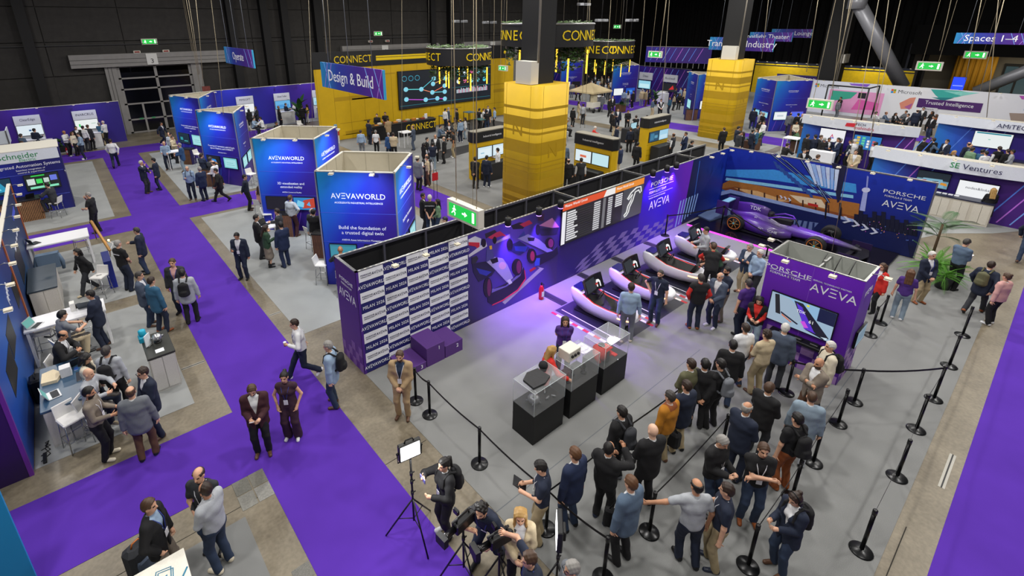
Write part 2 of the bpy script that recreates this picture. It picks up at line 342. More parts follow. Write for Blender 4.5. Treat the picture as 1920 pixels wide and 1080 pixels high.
def body_mesh(pn, fem):
    key = ('body', pn, fem)
    if key in PC: return PC[key]
    J = skeleton(pn, fem); lo, hi = bounds(J, .13); S = SDF(lo, hi, .013); torso(S, J, -.006, fem, .0); arms(S, J, -.004, 2., fem); legs(S, J, -.006, fem)
    for i in range(2):
        f = nrm(J['W'][i]-J['E'][i]); S.cap(J['W'][i], J['W'][i]+f*.075, .029, .038, .02)
        S.cap(J['A'][i], J['A'][i]+np.array([0, .06, -.062]), .030, .022, .01)
    S.cap(J['neck']-J['up']*.05, J['head']-J['hfr'][2]*.07, .058 if not fem else .050, .052 if not fem else .046, .03)
    hr, hf, hu = J['hfr']; hd = J['head']; fr = (hr, hf, hu)
    S.ell(hd+hu*.012-hf*.006, (.076, .095, .103), fr, .0); S.ell(hd+hf*.026-hu*.062, (.056, .066, .066), fr, .03)
    S.cap(hd+hf*.088-hu*.0, hd+hf*.106-hu*.032, .010, .014, .012)
    for q in (-1, 1):
        S.ell(hd+hr*.079*q-hf*.004-hu*.015, (.014, .022, .034), fr, .008); S.cap(hd+hr*.033*q+hf*.098+hu*.006, hd+hr*.033*q+hf*.1+hu*.006, .013, .013, neg=True)
    V, F = S.mesh(); C = V[F].mean(1); mi = np.zeros(len(F), int); q = C-hd; a, b, c = q@hr, q@hf, q@hu
    t = (C-J['hip'])@J['up']; lat = abs((C-J['hip'])@J['rt']); dep = abs((C-J['hip'])@J['fw']); mi[(t > -.02) & (t < .572) & (lat < .165) & (dep < .17)] = 1
    hdm = t > .575
    mi[hdm & (b > .05) & (abs(c-.004) < .011) & (abs(abs(a)-.034) < .017)] = 2
    mi[hdm & (b > -.005) & (c < -.052) & (c > -.135)] = 3; mi[hdm & (b > .04) & (abs(c+.068) < .009) & (abs(a) < .026)] = 4
    ev, ef = [], []
    for i in range(2):
        v_, f_ = hand_tubes(J, i, .55); n = len(ev); ev += v_; ef += [tuple(x+n for x in g) for g in f_]
    PC[key] = to_mesh('body', V, F, mi, 5, extra=(ev, ef)); return PC[key]
def wrinkle(S, amp=.004):
    g = S.grid(); x, y, z = g[..., 0], g[..., 1], g[..., 2]
    S.val += amp*(np.sin(x*31+z*23+np.sin(y*27)*1.3)+.6*np.sin(y*47-z*37+x*19))*.6
def top_mesh(pn, kind, fem):
    key = ('top', pn, kind, fem)
    if key in PC: return PC[key]
    J = skeleton(pn, fem); u, r, f = J['up'], J['rt'], J['fw']; lo, hi = bounds(J, .16); lo = np.array(lo); lo[2] = max(lo[2], J['hip'][2]-(.62 if kind in ('dress', 'coat') else .30)); S = SDF(lo, hi, VOX)
    off = dict(jacket=.022, coat=.024, shirt=.010, tee=.009, vest=.018, hoodie=.024, dress=.010, sleeveless=.008)[kind]; low = dict(jacket=.15, coat=.40, hoodie=.06, dress=.04, vest=.05).get(kind, .0)
    torso(S, J, off, fem, low)
    if kind == 'jacket': S.cap(J['hip']-u*.14, J['hip']+u*.06, .132, .120, .05, (r,), .66)
    if kind == 'dress':
        for q in (0, .5, 1.): S.cap(J['hip']-np.array([0, 0, .42*q])+np.array([0, .03*q, 0]), J['hip'], .128+.05*q, .118, .05, (r,), .70)
    arms(S, J, off, dict(tee=.62, vest=.14, sleeveless=.12).get(kind, 1.93), fem)
    wrinkle(S, .0045 if kind in ('shirt', 'hoodie', 'tee') else .003); g = S.grid()-J['hip']; t, lat, dep = g@u, g@r, g@f
    if kind not in ('jacket', 'coat', 'dress'): S.val = np.maximum(S.val, np.where((abs(lat) < .19) & (abs(dep) < .2), -(t+(.03 if kind in ('shirt',) else .075)), -1))
    nk = np.linalg.norm(np.cross(S.grid()-J['neck'], u), axis=-1); S.val = np.maximum(S.val, np.where(t > .47, np.minimum(.062-nk, .2), -1)); S.val = np.maximum(S.val, np.where(abs(lat) < .12, t-.575, -1))
    if kind in ('jacket', 'coat', 'vest'): S.val = np.maximum(S.val, np.where(dep > .02, np.minimum((t-.14)*.26-abs(lat), dep-.02), -1)); 
    if kind in ('jacket', 'coat'): S.val = np.maximum(S.val, np.where((dep > .03) & (t < .08), np.minimum((.10-t)*.16-abs(lat), .1), -1))
    V, F = S.mesh(); C = V[F].mean(1)-J['hip']; t, lat, dep = C@u, C@r, C@f; mi = np.zeros(len(F), int)
    if kind in ('hoodie',): mi[(t > .49) & (abs(lat) < .12)] = 1
    if kind == 'shirt': mi[(t > .515) & (abs(lat) < .085)] = 1
    PC[key] = to_mesh(kind, V, F, mi, 2); return PC[key]
def leg_mesh(pn, kind, fem):
    key = ('leg', pn, kind, fem)
    if key in PC: return PC[key]
    J = skeleton(pn, fem); lo, hi = bounds(J, .14); hi = np.array(hi); hi[2] = min(hi[2], J['hip'][2]+.26); S = SDF(lo, hi, VOX); u = J['up']
    if kind == 'skirt':
        for q in (0, .5, 1.): S.cap(J['hip']-np.array([0, 0, .46*q])+np.array([0, .02, 0]), J['hip'], .122+.055*q, .114, .05, (J['rt'],), .70)
    else:
        wd = .045 if kind == 'wide' else .010; S.cap(J['hip']-u*.03, J['hip']+u*.08, .112, .104, .04, (J['rt'],), .66); legs(S, J, .010, fem, 1.07, wd)
    wrinkle(S, .005); g = S.grid()-J['hip']; t = g@u; S.val = np.maximum(S.val, np.where((np.linalg.norm(g, axis=-1) < .4) & (g@J['fw'] < (.04 if J['hip'][2] < .8 else .3)), t-.10, -1))
    V, F = S.mesh(); PC[key] = to_mesh('trousers', V, F, np.where((V[F].mean(1)-J['hip'])@u > .07, 1, 0), 2); return PC[key]
def shoe_mesh(kind='shoe'):
    if ('shoe', kind) in PC: return PC['shoe', kind]
    S = SDF((-.09, -.14, -.12), (.09, .26, .10), .008); S.cap((0, -.035, -.052), (0, .145, -.064), .043, .038, .02); S.cap((0, -.03, -.045), (0, 0, .03), .046, .046, .03)
    if kind == 'boot': S.cap((0, 0, 0), (0, -.01, .09), .047, .05, .02)
    if kind == 'heel': S.cap((0, -.06, -.05), (0, -.065, -.085), .012, .01)
    g = S.grid(); S.val = np.maximum(S.val, -(g[..., 2]+.088)); V, F = S.mesh(); C = V[F].mean(1); PC['shoe', kind] = to_mesh('shoe', V, F, (C[:, 2] < -.072).astype(int), 2); return PC['shoe', kind]
def hair_mesh(k):
    if ('hair', k) in PC: return PC['hair', k]
    lo, hi = ((-.16, -.24, -.42), (.16, .17, .17)) if k in ('long', 'pony', 'bob') else ((-.13, -.15, -.15), (.13, .15, .16)); S = SDF(lo, hi, .0085); I = np.eye(3)
    th = .006 if k == 'buzz' else .010 if k == 'fringe' else .014; S.ell((0, -.008, .014), (.078+th, .098+th, .104+th), I, 0.)
    if k == 'quiff': S.ell((0, .055, .105), (.06, .045, .03), I, .03)
    if k == 'curly':
        for i in range(26):
            a, b = rng.uniform(0, 2*PI), rng.uniform(.1, 1.4); S.ell((.086*math.sin(b)*math.cos(a), -.012+.10*math.sin(b)*math.sin(a), .02+.10*math.cos(b)), (.026, .026, .026), I, .008)
    g = S.grid(); x, y, z = g[..., 0], g[..., 1], g[..., 2]; line = .062 if k != 'curly' else .07
    face = np.minimum(y-(.045-(z-line)*.35), (line+.012*np.cos(x*30))-z); S.val = np.maximum(S.val, face); S.val = np.maximum(S.val, np.minimum(-.030-z, y+.045)*1.); S.val = np.maximum(S.val, -.082-z)
    S.val = np.maximum(S.val, np.minimum(np.minimum(.02-z, y+.02), .05))
    if k == 'fringe': S.val = np.maximum(S.val, np.minimum(z-.062, .2))
    if k == 'recede': S.val = np.maximum(S.val, np.minimum(np.minimum(y-.0, z-.03), .2))
    if k in ('long', 'bob'):
        e = -.34 if k == 'long' else -.15
        for q in (-.055, 0, .055): S.cap((q, -.075, .02), (q*1.2, -.105, e), .05, .035, .03)
        for q in (-1, 1): S.cap((.08*q, -.01, .03), (.095*q, .0 if k == 'bob' else .035, e*.8), .026, .022, .03)
    if k == 'pony': S.ell((0, -.115, .06), (.04, .04, .04), I, .02); S.cap((0, -.13, .05), (0, -.15, -.16), .035, .02, .02)
    if k == 'bun': S.ell((0, -.10, .09), (.04, .042, .04), I, .015)
    S.val += .003*(np.sin(x*120+z*60)+np.sin(y*140-z*50))*.6; V, F = S.mesh(); PC['hair', k] = to_mesh('hair', V, F, None, 1); return PC['hair', k]
def pack_mesh():
    if 'pack' in PC: return PC['pack']
    S = SDF((-.24, -.44, -.1), (.24, .26, .62), .0125); r = (np.array([1., 0, 0]),)
    S.cap((0, -.22, .14), (0, -.22, .40), .095, .085, .03, r, .62); S.cap((0, -.31, .14), (0, -.31, .22), .05, .045, .03, r, .5)
    for q in (-1, 1):
        P = [(.10*q, -.13, .10), (.15*q, .02, .18), (.125*q, .125, .34), (.115*q, .09, .50), (.105*q, -.02, .565), (.09*q, -.15, .48)]
        for a, b in zip(P, P[1:]): S.cap(a, b, .022, .022, .01)
    S.cap((-.03, -.2, .49), (.03, -.2, .49), .014, .014, .01); V, F = S.mesh(); PC['pack'] = to_mesh('backpack', V, F, None, 1); return PC['pack']
SKIN = dict(l='d9a88a', m='c48f6e', t='a9744f', d='6d4630', p='e2b79c')
HAIRC = dict(k='15110f', b='2e1f16', m='4a3424', g='8f8c88', w='c9c6c0', y='b08a4f', r='5c3d24', x='3a3532')
COLN = {'navy': '1a2338', 'black': '131316', 'charcoal': '2c2e33', 'grey': '6d7178', 'lightgrey': 'a9adb3', 'white': 'dfe0e2', 'skyblue': '93aac4', 'blue': '2c5080', 'royal': '1b2848', 'denim': '283750', 'paledenim': '8799a8', 'tan': 'a98f6c', 'beige': 'c3b292', 'khaki': 'a39372', 'brown': '5a3d2b', 'maroon': '3c1a22', 'plum': '3b2230', 'red': 'c92a22', 'purple': '4a2a7a', 'green': '2f4a35', 'sage': '6f8f6f', 'mustard': 'b5761b', 'pink': 'd2a09b', 'teal': '2f5d7a', 'rust': '8a4a22', 'cream': 'd9cfb8', 'taupe': '7f7468', 'olive': '5b5a40', 'slate': '4a5568', 'yellow': 'd8b25a', 'steel': '56697f'}
def cloth(c, r=.85): return M(COLN[c], r, noise=.10, scale=90., bump=.15)
def setm(o, mats):
    for s, m in zip(o.material_slots, mats): s.link = 'OBJECT'; s.material = m
def kid(name, me, p, mats, mw=None):
    o = D.objects.new(name, me); COL.objects.link(o); o.parent = p
    if mw is not None: o.matrix_local = mw
    setm(o, mats); return o
def fmat(c, r, f, u): return Matrix(((r[0], f[0], u[0], c[0]), (r[1], f[1], u[1], c[1]), (r[2], f[2], u[2], c[2]), (0, 0, 0, 1)))
PLAB = {}
NPEOPLE = 0; SEATS = []
def person(loc, face, pose, top, bot, label, hair='short', hc='b', skin='l', shoe='black', fem=False, shirt='white', beard=False, lany=None, pack=None, h=1.78, z=.006, group=None, trim=None, legk='trousers', shoek='shoe', sole=None, seat=None):
    """top = (kind, colour); bot = colour; face = heading in degrees (0 = +Y, 90 = +X)"""
    global NPEOPLE
    NPEOPLE += 1; J = skeleton(pose, fem); p = D.objects.new('person', body_mesh(pose, fem)); COL.objects.link(p); s = h/1.78
    p.location = (loc[0], loc[1], z); p.rotation_euler = (0, 0, -math.radians(face)); p.scale = (s, s, s)
    sk = M(SKIN[skin], .5, noise=.04, scale=25); hm = M(HAIRC[hc], .55, noise=.15, scale=120)
    bd = hm if beard else sk; kind, tc = top; under = cloth(shirt if kind in ('jacket', 'coat', 'vest', 'hoodie') else tc)
    setm(p, [sk, under, M('2a1a14', .4), bd, M('9a5a50', .5, noise=0) if not beard else bd])
    fin(p, label, 'person', group)
    kid({'jacket': 'jacket', 'coat': 'coat', 'shirt': 'shirt', 'tee': 't_shirt', 'vest': 'waistcoat', 'hoodie': 'hooded_top', 'dress': 'dress', 'sleeveless': 'sleeveless_top'}[kind], top_mesh(pose, kind, fem), p, [cloth(tc), cloth(trim or tc)])
    if kind == 'vest': kid('shirt', top_mesh(pose, 'shirt', fem), p, [cloth(shirt), cloth(shirt)])
    if kind != 'dress' or bot:
        if bot: kid('skirt' if legk == 'skirt' else 'trousers', leg_mesh(pose, legk, fem), p, [cloth(bot), M('1c1512', .5) if legk == 'trousers' else cloth(bot)])
    for i in range(2):
        a = math.radians(J['fp'][i]); toe = math.radians(-9 if i == 0 else 9)
        mw = Matrix.Translation(J['A'][i]) @ Matrix.Rotation(toe, 4, 'Z') @ Matrix.Rotation(a, 4, 'X')
        kid('shoe', shoe_mesh(shoek), p, [M(COLN[shoe], .45), M(COLN[sole] if sole else ('e6e4df' if shoe in ('white', 'cream') else '1a1512'), .7)], mw)
    if hair != 'bald': kid('hair', hair_mesh(hair), p, [hm], fmat(J['head'], *J['hfr']))
    if pose[:3] == 'sit': SEATS.append((pose, loc, face, seat or 'white bar stool under the '+' '.join(label.split()[:9])))
    u, f, r = J['up'], J['fw'], J['rt']
    hm_ = fmat(J['head'], *J['hfr'])
    if 'glasses' in label:
        mb = MB(); [mb.tube([(x+.024*math.cos(a), .108, .004+.019*math.sin(a)) for a in np.linspace(0, 5.6, 9)], .0035, 4, closed=True) for x in (-.033, .033)]; [mb.tube([(x*.057, .106, .008), (x*.084, .0, .004)], .003, 4) for x in (-1, 1)]; mb.tube([(-.012, .112, .006), (.012, .112, .006)], .0035, 4); kid('glasses', mb.mesh('glasses', None), p, [M('17171a', .3)], hm_)
    if 'with headphones' in label:
        mb = MB(); mb.tube([(.102*math.cos(a), -.01, .005+.128*math.sin(a)) for a in np.linspace(0, PI, 11)], .011, 6); [mb.tube([(x*.082, -.01, -.01), (x*.115, -.01, -.01)], .036, 10) for x in (-1, 1)]; kid('headphones', mb.mesh('headphones', None), p, [M('141416', .4)], hm_)
    if 'lettered' in label and kind == 'tee': text('AV\u039eVAWORLD', p, tuple(J['hip']+u*.41-f*.142), r, u, .055, M('e8e8ee', .6), off=.0)
    if lany:
        mb = MB(); o = J['hip']; pt = lambda x, y, t: tuple(o+r*x+f*y+u*t)
        for q in (-1, 1): mb.tube([pt(.075*q, -.02, .565), pt(.085*q, .075, .50), pt(.06*q, .135, .40), pt(.012*q, .145, .20)], .0075, 4)
        kid('lanyard', mb.mesh('lanyard', None), p, [M(lany, .6)]); b = MB(); c = pt(0, .150, .15)
        b.plate([(-.045, -.065), (.045, -.065), (.045, .055), (-.045, .055)], c, -r, u, f, .006); k = kid('badge', b.mesh('badge', None), p, [M('e8e8ec', .4, noise=.1, scale=60)])
    if pack:
        o = D.objects.new('backpack', pack_mesh()); COL.objects.link(o); setm(o, [cloth(pack[0])]); o.matrix_world = p.matrix_basis @ fmat(J['hip']+u*.02, r, f, u); fin(o, pack[1], 'backpack')
    return p, J
def hand_at(p, J, i=0, d=(0, 0, 0)):
    f = nrm(J['W'][i]-J['E'][i]); q = J['W'][i]+f*.10+np.array(d); return p.matrix_basis @ Vector(q)
# ---------------------------------------------------------------- the hall
def tex_floor():
    m = D.materials.new('polished_concrete'); m.use_nodes = True; nt = m.node_tree; b = nt.nodes['Principled BSDF']; L = nt.links
    tc = nt.nodes.new('ShaderNodeTexCoord'); n1 = nt.nodes.new('ShaderNodeTexNoise'); n1.inputs['Scale'].default_value = .9; n1.inputs['Detail'].default_value = 8; n1.inputs['Roughness'].default_value = .65
    n2 = nt.nodes.new('ShaderNodeTexNoise'); n2.inputs['Scale'].default_value = 14; n2.inputs['Detail'].default_value = 5
    for n in (n1, n2): L.new(tc.outputs['Object'], n.inputs['Vector'])
    r = nt.nodes.new('ShaderNodeValToRGB'); e = r.color_ramp.elements; e[0].position = .3; e[0].color = (*lin('5c5344'), 1); e[1].position = .72; e[1].color = (*lin('908672'), 1)
    mx = nt.nodes.new('ShaderNodeMix'); mx.data_type = 'FLOAT'; mx.inputs[0].default_value = .35; L.new(n1.outputs[0], mx.inputs[2]); L.new(n2.outputs[0], mx.inputs[3]); L.new(mx.outputs[0], r.inputs[0]); L.new(r.outputs[0], b.inputs['Base Color'])
    mr = nt.nodes.new('ShaderNodeMapRange'); mr.inputs[3].default_value = .26; mr.inputs[4].default_value = .50; L.new(n1.outputs[0], mr.inputs[0]); L.new(mr.outputs[0], b.inputs['Roughness']); return m
def carpet_mat(h, sp=.22, sc=170, sheen=.0):
    m = D.materials.new('carpet'); m.use_nodes = True; nt = m.node_tree; b = nt.nodes['Principled BSDF']; L = nt.links; c = lin(h)
    tc = nt.nodes.new('ShaderNodeTexCoord'); n = nt.nodes.new('ShaderNodeTexNoise'); n.inputs['Scale'].default_value = sc; n.inputs['Detail'].default_value = 2; n3 = nt.nodes.new('ShaderNodeTexNoise'); n3.inputs['Scale'].default_value = 1.1; n3.inputs['Detail'].default_value = 4
    ad = nt.nodes.new('ShaderNodeMath'); ad.operation = 'MULTIPLY'
    for q, s in ((n, sp), (n3, .07)):
        L.new(tc.outputs['Object'], q.inputs['Vector']); mr = nt.nodes.new('ShaderNodeMapRange'); mr.inputs[1].default_value = .3; mr.inputs[2].default_value = .7; mr.inputs[3].default_value = 1-s; mr.inputs[4].default_value = 1+s; L.new(q.outputs[0], mr.inputs[0]); L.new(mr.outputs[0], ad.inputs[0 if q is n else 1])
    mx = nt.nodes.new('ShaderNodeMix'); mx.data_type = 'RGBA'; mx.blend_type = 'MULTIPLY'; mx.inputs[0].default_value = 1; mx.inputs[6].default_value = (*c, 1); L.new(ad.outputs[0], mx.inputs[7]); L.new(mx.outputs[2], b.inputs['Base Color'])
    b.inputs['Roughness'].default_value = .95; b.inputs['Specular IOR Level'].default_value = .15; return m
PURPLE = carpet_mat('5530a2', .18); GREYC = carpet_mat('7f807f', .36); GREYL = carpet_mat('959796', .28)
BLACKW = M('33312f', .8, noise=.2, scale=2.5); BLK = M('0d0d0f', .5); BLKM = M('141416', .35, .3); SILV = M('9a9a98', .35, .8, noise=.03); WHT = M('e6e6e8', .45, noise=.02); STEEL = M('b9bbbe', .25, .9, noise=.02)
GREYP = M('8a8886', .6, noise=.08, scale=3); BEIGE = M('c9c1ac', .8, noise=.03, scale=8); CREAM = M('d8d4c8', .6, noise=.02)
MB().box(-30, -14, -.3, 100, 52, 0).build('floor', tex_floor(), kind='structure', label='polished brown-grey concrete floor of the exhibition hall')
YB = 48.5
wb = MB().box(-30, YB+.12, 0, 80, YB+.5, 15).build('wall_back', BLACKW, kind='structure', label='black acoustic back wall of the hall')
panel = MB().box(0, 0, 0, 4.74, .10, 2.34).mesh('panel', BLACKW)
gates = [(3.3, 10.0), (23.0, 32.8), (38, 48)]
for i in range(-6, 16):
    for j in range(6):
        x0 = .2+i*4.8; z0 = j*2.4
        if any(x0+4.7 > a+.2 and x0 < b-.2 for a, b in gates) and z0 < 4.8: continue
        inst('panel', panel, wb, (x0, YB, z0))
for x in (-9, -4.2, -1.0, 12.6, 15.4, 17.2, 20.3, 33.6, 36.2):
    MB().box(x, YB-.7, 0, x+.62, YB+.1, 15).build('pillar', M('0e0e10', .7), parent=wb)
for y0, zz in ((0, 6.9),):
    MB().box(-30, YB-.12, zz, 80, YB-.04, zz+.06).build('conduit', M('2a2a2c', .5), parent=wb)
WX = 76.
wr = MB().box(WX, 13.6, 0, WX+.4, 52, 15).box(WX, -14, 4.9, WX+.4, 13.6, 15).box(WX, -14, 0, WX+.4, -8.2, 4.9).build('wall_right', M('0f0f11', .9, noise=.2, scale=3), kind='structure', label='black curtained end wall of the hall')
for i in range(34):                                            # drape folds
    y = 12.4+i*1.05
    MB().lathe([(.22, 0), (.2, 15)], 8, c=(WX-.1, y)).build('drape', M('101012', .95, noise=.1), parent=wr)
MB().box(-30.4, -14, 0, -30, 52, 15).build('wall_left', BLACKW, kind='structure', label='black side wall of the hall')
MB().box(-30, -14.4, 0, 100, -14, 15).build('wall_front', BLACKW, kind='structure', label='black wall behind the gallery')
MB().box(-30.4, -14.4, 15, 100, 52.5, 15.3).build('ceiling', M('0c0c0d', .9), kind='structure', label='black hall ceiling')
# hall gates in the back wall
def gate(x0, x1, num, n, lint):
    g = thing('door_%d' % n, 'grey sectional hall gate numbered %s with glazed panels' % num, 'gate', (x0, YB, 0), kind='structure'); W = x1-x0
    MB().box(-2.0 if lint else -.2, -.45, 5.3, W+2.1, .1, 6.25).build('lintel', GREYP, g)
    for z in (5.55, 5.85): MB().box(-2.0 if lint else -.2, -.47, z, W+2.1, -.45, z+.03).build('lintel_groove', M('4a4948', .7), g)
    for x in (0, W-.75): MB().box(x, -.2, 0, x+.75, .1, 5.3).build('gate_post', GREYP, g)
    for x in (.2, .42): MB().box(x, -.22, 0, x+.03, -.2, 5.3).build('post_groove', M('4a4948', .7), g)
    MB().box(.75, .0, 0, W-.75, .08, 5.3).build('glass_panel', M('07090c', .15), g)
    for x in (.75, W/2-.1, W-.95): MB().box(x, -.06, 0, x+.2, .02, 5.3).build('mullion', GREYP, g)
    for z in (.02, 1.05, 2.3, 3.45, 4.3, 5.2): MB().box(.75, -.06, z, W-.75, .02, z+.12).build('transom', GREYP, g)
    for x in (1.9, W-2.2): MB().box(x, -.08, 0, x+.14, .02, 2.3).build('door_stile', GREYP, g)
    for x in (1.55, 2.4): MB().box(x, -.1, 1.1, x+.25, -.06, 1.2).build('push_bar', M('3c9c62', .5), g)
    MB().box(W/2-.5, -.5, 5.35, W/2+.25, -.45, 6.2).build('number_plate', M('d9d9d6', .5), g)
    text(num, g, (W/2-.12, -.505, 5.62), (1, 0, 0), (0, 0, 1), .5, M('17171a'), 'numeral')
    return g
gate(3.3, 10.0, '3', 1, 1); gate(23.1, 32.6, '4', 2, 0); gate(38.5, 47.5, '5', 3, 0)
GRN = M('12a53a', .4, emit=1.6); GW = M('f4fff4', .4, emit=2.2)
def exit_sign(name, label, loc, U, W, H, depth, wires=(), box=CREAM, frame=True, group=None, flip=False):
    """illuminated green running-man box; U = reading direction"""
    U = Vector(U).normalized(); e = thing(name, label, 'exit sign', loc, group=group); N = U.cross(Vector((0, 0, 1))); Z = Vector((0, 0, 1))
    mb = MB(); q = [-U*W/2-N*depth-Z*H/2, U*W/2-N*depth-Z*H/2, U*W/2-Z*H/2, -U*W/2-Z*H/2]
    mb.add([*q, *[a+Z*H for a in q]], [(3, 2, 1, 0), (4, 5, 6, 7), (0, 1, 5, 4), (1, 2, 6, 5), (2, 3, 7, 6), (3, 0, 4, 7)]); mb.build('housing', box, e)
    a, b = W*.43, H*.36; MB().plate([(-a, -b), (a, -b), (a, b), (-a, b)], (0, 0, 0), U, Z, N, .006).build('green_face', GRN, e)
    s = H*.7; pn = iter(('runner_head', 'runner', 'arrow', 'doorway'))
    def pl(pts, ox): MB().plate([(x*s+ox, y*s) for x, y in pts], N*.006, U, Z, N, .004).build(next(pn), GW, e)
    ox = -W*.26; pl([(-.02, .28), (.08, .28), (.08, .40), (-.02, .40)], ox); pl([(-.20, .08), (.0, .24), (.1, .22), (.24, .06), (.2, .02), (.08, .12), (.04, -.04), (.18, -.18), (.12, -.40), (.05, -.40), (.08, -.2), (-.06, -.12), (-.28, -.3), (-.33, -.25), (-.1, -.02), (-.04, .13), (-.16, .03)], ox)
    pl([(-.3, .06), (.0, .06), (.0, .2), (.3, 0), (.0, -.2), (.0, -.06), (-.3, -.06)], W*.08); pl([(-.1, -.4), (.14, -.4), (.14, .4), (-.1, .4)], W*.34)
    for wx, top in wires: MB().tube([U*wx*W+Z*H/2-N*depth/2, U*wx*W+Z*top-N*depth/2], .012, 5).build('hanging_cable', M('b9aa8c', .6), e)
    return e
for px, py, wd in ((280, 78, 1.1), (709, 63, 1.0)):
    p = onY(px, py, YB-.1); e = exit_sign('exit_sign', ['small green exit sign on the black wall above the gate beside the purple partition', 'small green exit sign on the black wall over the yellow screen wall'][px > 400], (p.x, YB-.12, p.z), (1, 0, 0), wd, .45, .1)
    for s in (-1, 1):
        q = thing('alarm_lamp', 'small red and white alarm lamp beside the gate exit sign', 'alarm lamp', (p.x+s*1.0, YB-.16, p.z-.75), group='alarm lamps on the back wall'); MB().bbox(-.24, -.1, -.1, .24, .1, .1, .02).build('case', CREAM, q); MB().box(-.17, -.12, -.05, .17, -.1, .05).build('lens', M('8c1d1d', .4), q)
# ---------------------------------------------------------------- carpets
def carpet(poly, mat, label, z=.006, name='carpet', group=None):
    return MB().prism(poly, 0.0005, z).build(name, mat, label=label, cat='carpet', group=group)
def rect(x0, y0, x1, y1): return [(x0, y0), (x1, y0), (x1, y1), (x0, y1)]
carpet([(1.58, -13.9), (3.5, -13.9), (3.5, 24.72), (14.4, 24.72), (14.4, 26.86), (3.5, 26.86), (3.5, 40.6), (14.4, 40.6), (14.4, 43.25), (-12, 43.25), (-12, 40.6), (1.5, 40.6), (1.5, 26.8), (-8, 26.8), (-8, 24.68), (1.5, 24.68), (1.54, 10.57), (-9, 10.57), (-9, 8.57), (1.56, 8.57)], PURPLE, 'bright purple aisle carpet with cross arms between the booths')
carpet(rect(12.3, 11.6, 14.42, 24.7), PURPLE, 'purple aisle carpet running behind the blue towers')
carpet(rect(5, -2.6, 60, -.39), PURPLE, 'purple aisle carpet beside the long row of belt posts')
carpet(rect(4.52, .16, 19.9, 9.78), GREYC, 'speckled grey carpet of the racing simulator stand')
carpet(rect(19.9, .16, 23.4, 9.75), GREYC, 'grey carpet under the purple racing car stage')
carpet(rect(-1.95, 11.45, .94, 17.45), GREYL, 'pale grey carpet under the office booth desks')
carpet(rect(-1.95, 18.2, .7, 23.9), GREYL, 'pale grey carpet under the white high table by the easel')
carpet(rect(-4.4, 27.2, .88, 40.0), GREYL, 'pale grey carpet beside the slatted counter stand')
carpet(rect(4.05, 27.3, 11.8, 40.0), GREYL, 'pale grey carpet under the two triangular blue towers')
carpet(rect(3.92, 12.5, 11.7, 24.4), GREYL, 'grey carpet under the two square blue towers')
carpet(rect(-2.2, 2.0, .98, 7.7), GREYC, 'grey carpet beside the floor cover plates')
carpet(rect(15.1, 11.7, 35.0, 35.1), GREYC, 'grey carpet of the yellow coffee area')
carpet(rect(10.2, 44.0, 22, 45.6), GREYL, 'grey carpet before the long blue partition')
carpet(rect(-14, 43.9, 2.6, 45.6), GREYL, 'grey carpet strip before the purple partition')
def px_carpet(pts, mat, label, z=.006): carpet([tuple(G(*p))[:2] for p in pts], mat, label, z)
px_carpet([(1060, 195), (1142, 207), (1170, 212), (1230, 195), (1300, 187), (1300, 180), (1215, 186), (1160, 199), (1060, 187)], PURPLE, 'purple walkway winding past the beige parasol', .007)
px_carpet([(1200, 222), (1330, 239), (1480, 262), (1500, 280), (1330, 252), (1200, 233)], PURPLE, 'purple walkway passing the second yellow pillar', .007)
px_carpet([(1686, 248), (1748, 258), (1742, 268), (1680, 258)], PURPLE, 'small purple walkway patch before the lounge tables', .007)
carpet([(24.6, 3.6), (25.6, 2.9), (27.4, 2.25), (29.0, .9), (30.2, .2), (32, -.6), (32, 8.4), (25, 8.4)], GREYL, 'rounded pale grey carpet before the cream cupboards')
carpet(rect(33, 0, 48, 12.3), GREYL, 'grey carpet between the white-topped booths', .005)
carpet(rect(36.5, 12.9, 70, 42), GREYL, 'grey carpet under the distant blue towers', .004)
for x0, x1, y in ((4.52, 12, 4.85), (9.0, 23, 1.9)): MB().box(x0, y, .0062, x1, y+.018, .0072).build('carpet_seam', M('63676b', .9), label='dark seam line across the simulator stand carpet', cat='seam', group='carpet seams')
# floor service covers and trench lines
cv = thing('cover_plate', 'patched steel floor cover plates set in the concrete', 'cover plate', (1.28, 8.2, 0)); k = 0
for i in range(2):
    for j in range(2): MB().bbox(-.30+i*.30, -.37+j*.38, 0, -.02+i*.30, -.01+j*.38, .006, .002).build('plate', M(['7d7c76', '6c6b64', '8b8a85', '75736b'][k], .5, .4, noise=.2, scale=30), cv); k += 1
for px, py in ((590, 1062),):
    c = G(px, py); MB().bbox(1.26, c.y-.12, 0, 1.55, c.y+.16, .005, .002).build('drain_grate', M('6e6d68', .5, .5, noise=.3, scale=60), label='round-holed steel drain plate at the carpet edge', cat='drain')
for x0, y, x1 in ((.96, 13.0, 1.5), (3.55, 14.1, 3.9), (11.4, -.2, 12.6), (1.0, 34, 1.5)):
    t = thing('trench_cover', 'pale metal trench cover crossing the bare concrete strip', 'trench cover', (x0, y, 0), group='trench covers'); MB().box(0, -.05, 0, x1-x0, .05, .004).build('rail', M('a7a49b', .4, .5), t); MB().box(0, -.012, .004, x1-x0, .012, .006).build('slot', BLK, t)
MB().box(-1, 7.95, .0003, 1.5, 7.965, .0011).build('floor_joint', M('2c2822', .9), label='dark expansion joint in the concrete floor', cat='joint', group='floor joints')
MB().box(3.5, 7.05, .0003, 4.5, 7.065, .0011).build('floor_joint', M('2c2822', .9), label='dark expansion joint in the concrete floor', cat='joint', group='floor joints')
MB().box(8.4, .02, .0003, 9.9, .035, .0011).build('floor_joint', M('2c2822', .9), label='dark expansion joint in the concrete floor', cat='joint', group='floor joints')
